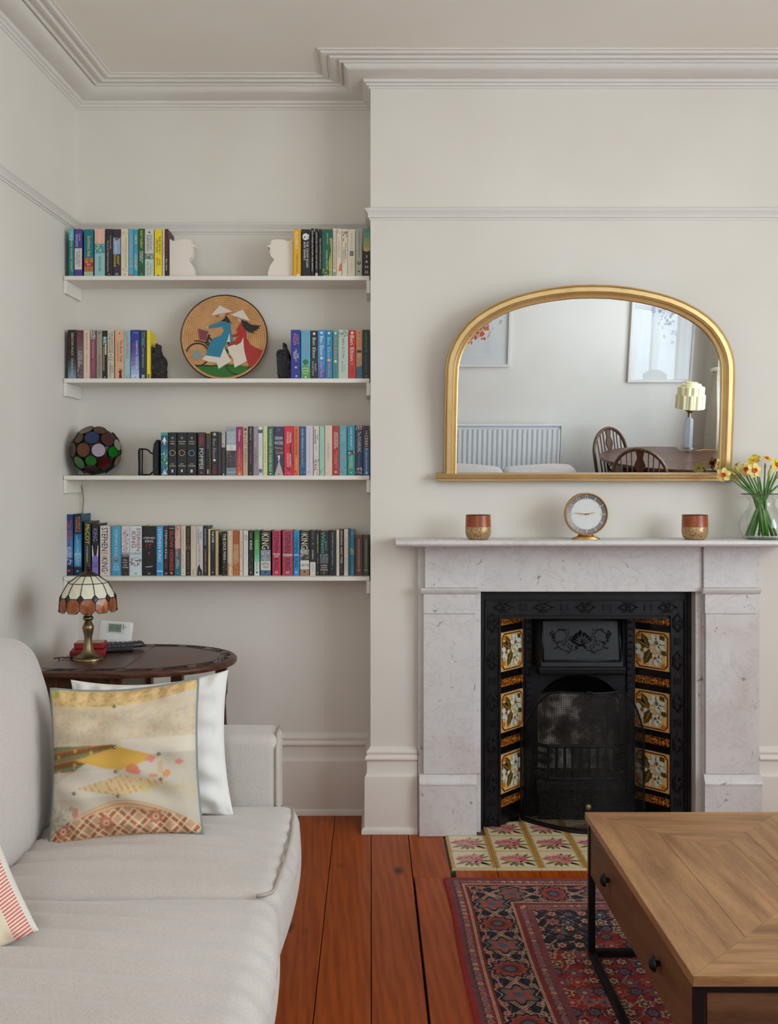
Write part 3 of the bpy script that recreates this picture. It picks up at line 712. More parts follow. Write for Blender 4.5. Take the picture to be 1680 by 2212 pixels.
# ================================================================== ALCOVE SHELVES
SY = 3.700
SHZ = [Z(595.6, SY), Z(817.3, SY), Z(1027.3, SY), Z(1245.6, SY)]
SHN = ['top', 'second', 'third', 'bottom']
SL = ['topmost white painted alcove shelf, just under the picture rail', 'second white alcove shelf from the top, holding the round bicycle picture',
      'third white alcove shelf from the top, holding the coloured glass ball', 'lowest white alcove shelf, above the stained glass lamp']
for i, z in enumerate(SHZ):
    t = thing('alcove_shelf', SL[i], 'shelf', (-0.58, 3.78, z - 0.0165), group='white shelves in the alcove')
    x0 = xl(SY) + 0.003
    ob('board', MB().prism([(x0, SY), (-0.0035, SY + 0.001), (-0.003, Y2 - 0.001), (-1.157, Y2 - 0.001)], z - 0.0165, z), M_SHELF, t, bevel=0.002)
    a, b = SY + 0.004, Y2 - 0.002
    ob('bracket', MB().prism([(xl(a) + 0.001, a), (xl(a) + 0.013, a), (xl(b) + 0.013, b), (xl(b) + 0.001, b)], z - 0.0165 - 0.050, z - 0.0168), M_SHELF, t, bevel=0.001)
    ob('bracket', MB().box(-0.0155, -0.001, a, b, z - 0.0165 - 0.048, z - 0.0168), M_SHELF, t, bevel=0.001)

# ================================================================== BOOKS
PAGE = mat('book_pages', (214, 196, 162), 0.9)
def make_book(x0, x1, z, ztop, yf, depth, base, elems, label, group, lean=0.0, skew=0.0):
    w, h = (x1 - x0) - 0.0006, ztop - z; cx = (x0 + x1) / 2
    t = thing('book', label, 'book', (cx, yf, z), (0, lean, skew), group, True)
    c = 0.0011; a = w / 2
    cov = MB()
    cov.box(-a, -a + c, 0.0005, depth, 0, h).box(a - c, a, 0.0005, depth, 0, h)
    sp = [(-a, 0.0022), (-a + 0.0006, 0.0006), (-a + 0.0022, 0), (a - 0.0022, 0), (a - 0.0006, 0.0006), (a, 0.0022), (a - c, 0.003), (-a + c, 0.003)]
    cov.prism(sp, 0, h)
    ob('cover', cov, flat(base, 0.42), t)
    ob('pages', MB().box(-a + c, a - c, 0.003, depth - 0.003, 0.0015, h - 0.0015), PAGE, t)
    pr, tx = MB(), MB(); pm, tm = [], []
    def idx(lst, hx):
        m_ = flat(hx, 0.42)
        if m_ not in lst: lst.append(m_)
        return lst.index(m_)
    def zz(f): return h * (1 - f)
    lv = 0.0003
    for e in elems:
        k = e[0]; lv += 0.00004; pr, pm = MB(), []
        if k == 'B':
            q0, q1 = (e[4] if len(e) > 4 else (0, 1)); xa, xb = -a + 0.0008 + (w - 0.0016) * q0, -a + 0.0008 + (w - 0.0016) * q1
            pr.face([(xa, -lv, zz(e[2])), (xb, -lv, zz(e[2])), (xb, -lv, zz(e[1])), (xa, -lv, zz(e[1]))], idx(pm, e[3]))
        elif k == 'G':
            A, Bc = [[int(c_[i:i + 2], 16) for i in (1, 3, 5)] for c_ in (e[3], e[4])]; n = 8
            for i in range(n):
                hx = '#%02x%02x%02x' % tuple(int(A[j] + (Bc[j] - A[j]) * i / (n - 1)) for j in range(3)); f0, f1 = e[1] + (e[2] - e[1]) * i / n, e[1] + (e[2] - e[1]) * (i + 1) / n
                pr.face([(-a + .0008, -lv, zz(f1)), (a - .0008, -lv, zz(f1)), (a - .0008, -lv, zz(f0)), (-a + .0008, -lv, zz(f0))], idx(pm, hx))
        elif k == 'P':          # little picture: speckle of colours
            rr = random.Random(label)
            for i in range(e[4] if len(e) > 4 else 26):
                x = rr.uniform(-a + 0.002, a - 0.002); q = rr.uniform(e[1], e[2]); s = rr.uniform(0.0008, 0.0026)
                x = max(-a + s, min(a - s, x))
                pr.face([(x + s * math.cos(b_) * rr.uniform(.6, 1), -lv - i * 3e-6, zz(q) + s * 1.4 * math.sin(b_)) for b_ in np.linspace(0, 2 * PI, 7)[:-1]], idx(pm, e[3][i % len(e[3])]))
        elif k == 'D':
            r = a * e[2]; pr.face([(r * math.cos(b_) + (e[4] * a if len(e) > 4 else 0), -lv, zz(e[1]) + r * math.sin(b_)) for b_ in np.linspace(0, 2 * PI, 17)[:-1]], idx(pm, e[3]))
        elif k == 'R':
            r = a * e[2]; i0 = idx(pm, e[3]); aa = np.linspace(0, 2 * PI, 25)
            for p, q in zip(aa[:-1], aa[1:]):
                pr.face([(r * math.cos(p), -lv, zz(e[1]) + r * math.sin(p)), (r * math.cos(q), -lv, zz(e[1]) + r * math.sin(q)), (.84 * r * math.cos(q), -lv, zz(e[1]) + .84 * r * math.sin(q)), (.84 * r * math.cos(p), -lv, zz(e[1]) + .84 * r * math.sin(p))], i0)
        elif k == 'Y':          # polygon in spine fractions
            pr.face([(-a + w * x, -lv, zz(q)) for x, q in e[1]], idx(pm, e[2]))
        elif k == 'T':
            q0, q1 = (e[5] if len(e) > 5 else (0.22, 0.78)); xc = -a + w * (q0 + q1) / 2
            text_into(tx, e[3], (xc, -0.00075, zz((e[1] + e[2]) / 2)), (0, 0, -1), (1, 0, 0), h * (e[2] - e[1]), w * (q1 - q0), idx(tm, e[4]))
        elif k == 'H':
            q0, q1 = (e[5] if len(e) > 5 else (0.1, 0.9)); xc = -a + w * (q0 + q1) / 2
            text_into(tx, e[3], (xc, -0.00075, zz((e[1] + e[2]) / 2)), (1, 0, 0), (0, 0, 1), w * (q1 - q0), h * (e[2] - e[1]), idx(tm, e[4]), 1.3)
        if pr.v: ob({'B': 'spine_panel', 'G': 'spine_panel', 'P': 'spine_picture'}.get(k, 'spine_emblem'), pr, pm, t, weld=True, kind='stuff' if k == 'P' else None)
    if tx.v: ob('title', tx, tm, t)
    return t
W_, K_ = '#e8e2d6', '#17161a'
def B(*a): return ('B',) + a
def Tx(*a): return ('T',) + a
def H(*a): return ('H',) + a
# each: u0, u1 (photo columns of the spine), top row, colour, colour words, lettering words, elements
ROW1L = [
 (0, 75, 143, '#1f7a78', 'teal', 'white', [B(0, .23, '#5fb4c0'), Tx(.06, .9, 'THE WILD ISLAND COAST', W_, (.4, .7)), B(.235, .242, W_)]),
 (0, 148, 228, '#4f3f8c', 'purple and cream', 'white', [B(.41, .86, '#d8cfc4'), Tx(.12, .38, 'BERNIERES', '#cfc6e6', (.15, .45)), Tx(.1, .25, 'Louis de', '#cfc6e6', (.55, .85)), Tx(.44, .8, "CAPTAIN CORELLI'S", '#4a4452', (.5, .75)), Tx(.5, .75, 'MANDOLIN', '#4a4452', (.2, .45))]),
 (0, 245, 345, '#0c7480', 'deep teal', 'yellow', [Tx(.14, .58, 'Southeast Asia', '#e3cf6c', (.38, .74)), B(.61, .9, '#b4642c'), ('P', .62, .72, ['#e0a040', '#8c2c20', '#d8c070']), B(.71, .79, '#a32620'), H(.725, .775, 'GUIDE', W_, (.3, .7)), B(.9, 1, '#a9b89a'), ('P', .8, .9, ['#c87a3c', '#8c8c6c'])]),
 (0, 355, 462, '#93c3c4', 'pale blue and pink', 'dark', [B(0, .32, '#e3b09c'), Tx(.04, .3, 'India', '#f0cdb8', (.36, .7)), B(.32, .52, '#3f9c9c'), ('P', .34, .5, ['#e6dcc4', '#4a5a6c', '#d8b46c'], 34), Tx(.58, .9, 'THE ROUGH GUIDE', '#3a4a4c', (.42, .62))]),
 (0, 467, 545, '#2a2629', 'dark grey', 'white', [Tx(.14, .42, 'KATE JACOBS', '#c9c2ba', (.58, .78)), Tx(.24, .9, 'The Friday Night Knitting Club', '#d6cfc6', (.22, .46)), ('D', .96, .2, '#d08068')]),
 (0, 547, 628, '#33293a', 'dark plum', 'yellow', [B(.16, .53, '#8fa6c8'), ('Y', [(0.05, .1), (.95, .1), (.95, .17), (.5, .24), (.05, .17)], '#33293a'), ('P', .18, .3, ['#d9c8c0', '#c0a8b0']), Tx(.28, .5, 'LOUISE CANDLISH', '#e9e6ea', (.3, .5)), Tx(.56, .76, 'our', '#e8c93c', (.5, .85)), Tx(.54, .8, 'house', '#e8c93c', (.12, .48)), B(.93, .98, '#8c8790', (.3, .7))]),
 (0, 630, 705, '#ded3b4', 'cream', 'pale grey', [Tx(.18, .82, 'THREE THINGS ABOUT ELSIE', '#8c8676', (.58, .78)), Tx(.26, .74, 'JOANNA CANNON', '#b8a890', (.25, .42)), ('P', .05, .14, ['#cf8468', '#b8664c'], 10), ('P', .83, .9, ['#cf8468'], 8), ('D', .96, .14, K_)]),
 (0, 708, 757, '#58a8cc', 'sky blue', 'coral', [Tx(.1, .75, 'The Hundred Year Old', '#e0a08c', (.3, .72)), B(.78, .79, W_), B(.96, 1, '#cc5a34')]),
 (0, 759, 808, '#3f98a8', 'turquoise', 'pale yellow', [Tx(.12, .33, 'NICK', '#eae0b0', (.25, .78)), Tx(.36, .5, 'high', '#6cc0cc', (.3, .7)), Tx(.52, .88, 'HORNBY', '#eae0b0', (.25, .78))]),
 (0, 810, 875, '#1f5a34', 'bottle green', 'yellow and white', [Tx(.03, .42, 'ANDY MURRAY', '#e4d24c', (.3, .68)), Tx(.46, .72, 'WIMBLEDON', W_, (.5, .76)), Tx(.47, .68, 'CHAMPION', W_, (.2, .46)), ('D', .96, .3, '#6c9c70')]),
 (0, 877, 970, '#cfccc6', 'pale grey and mint', 'dark and red', [Tx(.13, .44, 'DOUGLAS', '#62605e', (.55, .8)), Tx(.13, .48, 'KENNEDY', '#62605e', (.2, .46)), ('D', .07, .22, '#4c5a50'), B(.52, .64, '#6c8c78'), ('P', .53, .63, ['#3c2c2c', '#8fb09c', '#e8e0d8'], 18), B(.64, 1, '#b9d4c8'), Tx(.74, .96, 'Leaving', '#b8483c', (.5, .8)), Tx(.7, .98, 'the World', '#b8483c', (.2, .46))]),
 (0, 978, 1055, '#efd41c', 'bright yellow', 'black', [Tx(.14, .54, 'THE FAMILY', K_, (.56, .84)), Tx(.2, .5, 'UPSTAIRS', K_, (.18, .46)), Tx(.62, .78, 'LISA', '#4a4420', (.56, .8)), Tx(.58, .82, 'JEWELL', '#4a4420', (.2, .44)), ('D', .98, .2, K_)]),
 (0, 1059, 1082, '#d8ccb4', 'slim cream', 'brown', [Tx(.1, .7, 'collected short stories', '#7c6c54', (.35, .65))]),
 (0, 1085, 1119, '#241a1e', 'slim black', 'red', [Tx(.03, .62, 'THE SORROW OF WAR', '#b8323c', (.22, .74)), Tx(.64, .88, 'Bao Ninh', W_, (.24, .7))]),
]
ROW1R = [
 (1, 735, 815, '#e3aa14', 'golden yellow', 'white', [Tx(.04, .42, 'YELLOWFACE', '#f6efdc', (.22, .62)), Tx(.55, .92, 'REBECCA F KUANG', '#6c5410', (.42, .6)), ('Y', [(.4, 1), (.6, .95), (.9, .97), (.8, 1)], W_)]),
 (1, 820, 912, '#1b191c', 'thick black', 'white', [('D', .16, .8, W_), ('P', .08, .24, [K_, '#4a484a'], 14), Tx(.26, .82, 'THE CROW ROAD', W_, (.54, .8)), Tx(.27, .66, 'IAIN BANKS', W_, (.24, .48))]),
 (1, 917, 950, '#1d1b1d', 'slim black', 'white', [Tx(.04, .9, 'THE WASP FACTORY IAIN BANKS', W_, (.3, .72))]),
 (1, 960, 993, '#221f20', 'slim black', 'cream', [Tx(.04, .9, 'ESPEDAIR STREET IAIN BANKS', '#d8cfb8', (.3, .72)), B(.93, 1, '#b8b0a0')]),
 (1, 998, 1030, '#19181b', 'slim black', 'dotted white', [Tx(.08, .97, 'THE COMMITMENTS RODDY DOYLE', W_, (.4, .7))]),
 (1, 1033, 1145, '#1d5c42', 'thick dark green', 'pale', [('Y', [(.7, 1), (.62, .7), (.85, .45), (.7, .18), (.95, .2), (.97, 1)], '#a9a552'), Tx(.08, .33, 'JANE SMILEY', '#b9cdb4', (.4, .58)), Tx(.45, .86, 'HORSE HEAVEN', '#b9cdb4', (.36, .54)), ('P', .84, 1, ['#d0b848', '#8ca44c', '#e4dc98'], 30)]),
 (1, 1147, 1180, '#dcd4c4', 'slim cream', 'red', [Tx(.04, .24, 'M.R.C. KASASIAN', '#4a4444', (.35, .62)), Tx(.27, .86, 'THE MANGLE STREET MURDERS', '#b8343c', (.28, .7)), ('P', .9, 1, ['#8c9ca0', '#4c5458'], 14)]),
 (1, 1182, 1237, '#d9cdb6', 'cream', 'grey', [Tx(.15, .68, 'KATE GRENVILLE', '#c4967c', (.56, .78)), Tx(.16, .6, 'THE IDEA OF PERFECTION', '#8c8578', (.28, .46)), ('Y', [(.5, .8), (.72, .74), (.98, .72), (.98, .9), (.7, .88), (.42, .92)], '#d4703c'), ('P', .03, .1, ['#8fa0a4', '#5c6c70'], 8)]),
 (1, 1240, 1297, '#d8ccb2', 'cream', 'black', [Tx(.27, .66, 'IAIN BANKS', K_, (.55, .82)), Tx(.36, .76, 'COMPLICITY', K_, (.2, .45)), ('P', .05, .24, ['#22201f', '#4c4844', '#d8ccb2'], 34)]),
 (1, 1299, 1378, '#d3c6ad', 'cream', 'spaced grey', [Tx(.08, .42, 'I A I N  B A N K S', '#8c8474', (.44, .6)), B(.46, .57, '#6c6c70', (.26, .82)), Tx(.64, .86, 'D E A D  A I R', '#8c8474', (.46, .62))]),
 (1, 1383, 1450, '#a3a795', 'grey green', 'dark', [Tx(.05, .62, 'THE TESTAMENT OF GIDEON', '#50544c', (.46, .64)), ('D', .72, .62, '#3c3a38'), ('D', .71, .42, '#8c8478'), ('D', .9, .3, '#3c3a38')]),
 (1, 1460, 1533, '#241a18', 'brown and teal', 'large cream', [('G', 0, .26, '#4a8c8c', '#8ca46c'), ('G', .26, .47, '#8ca46c', '#c8aa5a'), H(.04, .075, 'Q', '#24484c'), H(.14, .18, 'U', '#24484c'), H(.24, .27, 'I', '#3c5434'), H(.345, .385, 'C', '#4c5a28'), H(.45, .49, 'K', '#e0c878'), H(.56, .61, 'S', W_), H(.67, .72, 'A', W_), H(.78, .83, 'N', W_), H(.89, .94, 'D', W_)]),
]
ROW2L = [
 (0, 77, 168, '#1b1a1e', 'black', 'yellow', [('G', .5, 1, '#1b1a1e', '#7c96a8'), Tx(.06, .53, 'SEBASTIAN FAULKS', '#d8c46c', (.42, .68)), Tx(.58, .94, 'Charlotte Gray', '#d8d4d0', (.36, .66))]),
 (0, 170, 240, '#6a5f62', 'grey', 'red', [('G', 0, .4, '#5c2c34', '#6a5f62'), Tx(.05, .36, 'FAULKS', '#a83038', (.2, .6)), Tx(.43, .7, 'A WEEK IN', '#d6d0cc', (.56, .8)), Tx(.42, .78, 'DECEMBER', '#d6d0cc', (.24, .48)), ('P', .75, 1, ['#2c2422', '#b09880', '#4c3c34'], 36)]),
 (0, 242, 310, '#dcc6ae', 'pale peach', 'rose', [Tx(.05, .4, 'BIRDSONG', '#b8746c', (.35, .64)), Tx(.48, .85, 'SEBASTIAN FAULKS', '#9c8470', (.4, .58))]),
 (0, 312, 368, '#8a4c5c', 'mauve', 'white', [B(0, .19, '#b4aca8'), ('P', .01, .18, ['#2c2a2a', '#6c6664', '#e0dcd6'], 34), Tx(.24, .58, 'The Girl at the Lion', '#d8c4c8', (.4, .66)), Tx(.62, .86, 'FAULKS', '#b88c98', (.42, .62))]),
 (0, 375, 435, '#9c9287', 'stone grey', 'darker grey', [('D', .06, .22, '#2c2a28'), Tx(.5, .96, 'SEBASTIAN FAULKS', '#6c645c', (.3, .7)), ('P', .3, .9, ['#8c8278', '#a89e92'], 30)]),
 (0, 437, 490, '#1d1b1c', 'black', 'no readable', [B(.13, .3, '#7ca0ac', (.1, .9)), ('P', .14, .29, ['#dce4e4', '#3c4c54'], 16), B(.33, .84, '#8c7c58', (.1, .42)), B(.3, .5, '#c8bca0', (.5, .85)), ('D', .97, .3, '#a8a49c')]),
 (0, 490, 557, '#cfc4aa', 'cream', 'black', [Tx(.03, .48, 'THE SUSPICIONS', '#2c2824', (.58, .84)), Tx(.05, .48, 'OF MR WHICHER', '#2c2824', (.2, .46)), H(.5, .53, 'OR', '#3c3830', (.3, .7)), H(.55, .58, 'MURDER AT', '#3c3830'), H(.6, .63, 'ROAD HILL', '#3c3830'), Tx(.66, .97, 'SUMMERSCALE', '#4a443a', (.3, .55)), Tx(.74, .88, 'KATE', '#4a443a', (.62, .85))]),
 (0, 567, 660, '#d9a886', 'peach', 'brown', [Tx(.2, .66, 'The Book Thief', '#7c3828', (.56, .86)), Tx(.2, .7, 'MARKUS ZUSAK', '#8c5c44', (.26, .4)), ('Y', [(.45, .99), (.5, .88), (.35, .86), (.5, .84), (.58, .78), (.68, .84), (.86, .8), (.74, .88), (.8, .99)], '#5c1c1c'), ('D', .07, .14, '#4a2c20')]),
 (0, 662, 728, '#94bcc0', 'pale turquoise', 'orange', [Tx(.03, .57, 'CLARE BALDING', '#d8683c', (.3, .66)), Tx(.6, .9, 'My Animals and', W_, (.5, .76)), Tx(.64, .92, 'Other Family', W_, (.22, .46)), ('R', .98, .3, K_)]),
 (0, 731, 822, '#2c3a94', 'blue fading to white', 'white and red', [('G', .3, 1, '#2c3a94', '#b8cce4'), Tx(.22, .8, 'CHRISTOS TSIOLKAS', '#dfe6f2', (.58, .82)), Tx(.27, .75, 'Barracuda', '#b4304c', (.2, .5)), H(.05, .08, 'Thrilling', '#c8d0e8', (.3, .8)), ('D', .97, .14, '#c84848')]),
 (0, 826, 892, '#25363c', 'dark slate', 'pale teal', [Tx(.03, .34, 'TITANIC', '#7cb4b8', (.26, .78)), Tx(.36, .78, 'COLM TOIBIN ANTHOLOGY', '#c8ccc8', (.38, .6)), B(.92, .99, '#a8b0ac', (.25, .75))]),
 (0, 897, 932, '#e8d020', 'slim yellow', 'white', [Tx(.2, .62, 'A LITTLE CHRONICLE', '#f4ecb0', (.3, .7)), B(.91, .98, K_), H(.92, .97, 'H', W_)]),
]
ROW2R = [
 (1, 710, 808, '#23308f', 'royal blue', 'orange and white', [Tx(.1, .3, 'LUCY', '#e8845c', (.58, .86)), Tx(.08, .32, 'FOLEY', '#e08098', (.26, .54)), Tx(.48, .58, 'THE', W_, (.66, .84)), Tx(.4, .66, 'MIDNIGHT', W_, (.46, .64)), Tx(.45, .6, 'FEAST', W_, (.26, .44)), B(.75, .79, '#c898b8', (.4, .7)), B(.93, .97, '#b8b4d8', (.5, .7))]),
 (1, 815, 912, '#4cabc4', 'sky blue and green', 'pink', [Tx(.03, .56, 'LIANE MORIARTY', '#d8688c', (.38, .66)), ('D', .66, .6, '#3f6c34'), B(.7, .74, '#6c5440', (.47, .53)), B(.74, 1, '#4c9c4c'), H(.77, .81, 'APPLES', W_), H(.83, .86, 'NEVER', W_), H(.88, .91, 'FALL', W_), ('D', .97, .2, '#d8e8d0')]),
 (1, 915, 988, '#221f22', 'black', 'white', [B(.04, .09, W_, (.34, .66)), Tx(.15, .57, 'Ben Elton', W_, (.28, .72)), Tx(.62, .95, 'MORTEM', '#c4c0bc', (.2, .44)), Tx(.68, .86, 'PAST', '#c4c0bc', (.56, .8))]),
 (1, 990, 1068, '#3f88c0', 'mid blue', 'white and pink', [B(.04, .08, '#dfe8f0', (.34, .66)), Tx(.13, .52, 'Ben Elton', '#eaf0f2', (.28, .74)), ('D', .58, .4, '#dcd4d0'), ('G', .62, 1, '#3f88c0', '#4c4c94'), Tx(.66, .97, 'Chart Throb', '#e8a0b8', (.3, .72))]),
 (1, 1070, 1142, '#1a7aa8', 'strong blue', 'pale blue and orange', [B(.04, .08, '#dfe8f0', (.34, .66)), Tx(.15, .57, 'Ben Elton', '#9ccce0', (.28, .74)), ('D', .62, .5, '#d8a860'), Tx(.68, .97, 'DEAD FAMOUS', '#e0a04c', (.34, .66))]),
 (1, 1147, 1200, '#528f84', 'sea green', 'pink', [B(.03, .08, '#c8d8cc', (.3, .7)), Tx(.15, .58, 'Ben Elton', '#d07a88', (.26, .76)), ('D', .64, .5, '#c8dcd8'), Tx(.7, .98, 'HIGH SOCIETY', '#3c4c7c', (.3, .66))]),
 (1, 1202, 1305, '#b7c6b6', 'pale sage', 'grey and rose', [('P', .02, .14, ['#50584c', '#7c8478', '#9ca898'], 40), Tx(.18, .58, 'BEN ELTON', '#6c5a58', (.38, .62)), Tx(.7, .84, 'TWO', '#6c7a70', (.54, .68)), Tx(.64, .88, 'BROTHERS', '#6c7a70', (.34, .48))]),
 (1, 1308, 1383, '#c22c24', 'red', 'white', [B(.03, .08, '#f0dcd8', (.34, .66)), Tx(.11, .63, 'Ben Elton', '#f2e8e0', (.24, .74)), ('R', .69, .4, '#e8b0a0'), Tx(.75, .9, 'INCONCEIVABLE', '#8c1818', (.5, .7)), Tx(.75, .9, 'a novel', '#8c1818', (.28, .44))]),
 (1, 1387, 1450, '#cf9060', 'tan', 'red', [('D', .05, .2, '#3c2c24'), H(.09, .14, 'DOUBLE', '#8c3428', (.3, .8)), Tx(.2, .34, 'IAN RANKIN', '#b8583c', (.4, .6)), B(.4, .78, '#b48c64'), ('D', .52, .72, '#c8a080'), B(.41, .46, '#2c2420', (.1, .9)), B(.75, 1, '#2c5a74'), ('Y', [(.1, 1), (.3, .78), (.7, .74), (.98, .72), (.98, 1)], '#2f6480')]),
 (1, 1452, 1533, '#15171a', 'black', 'green', [Tx(.06, .46, 'DARK PLACES', '#3cac50', (.34, .58)), Tx(.5, .87, 'GILLIAN FLYNN', '#4c8c58', (.36, .54)), ('D', .95, .14, '#c8b8a0')]),
]
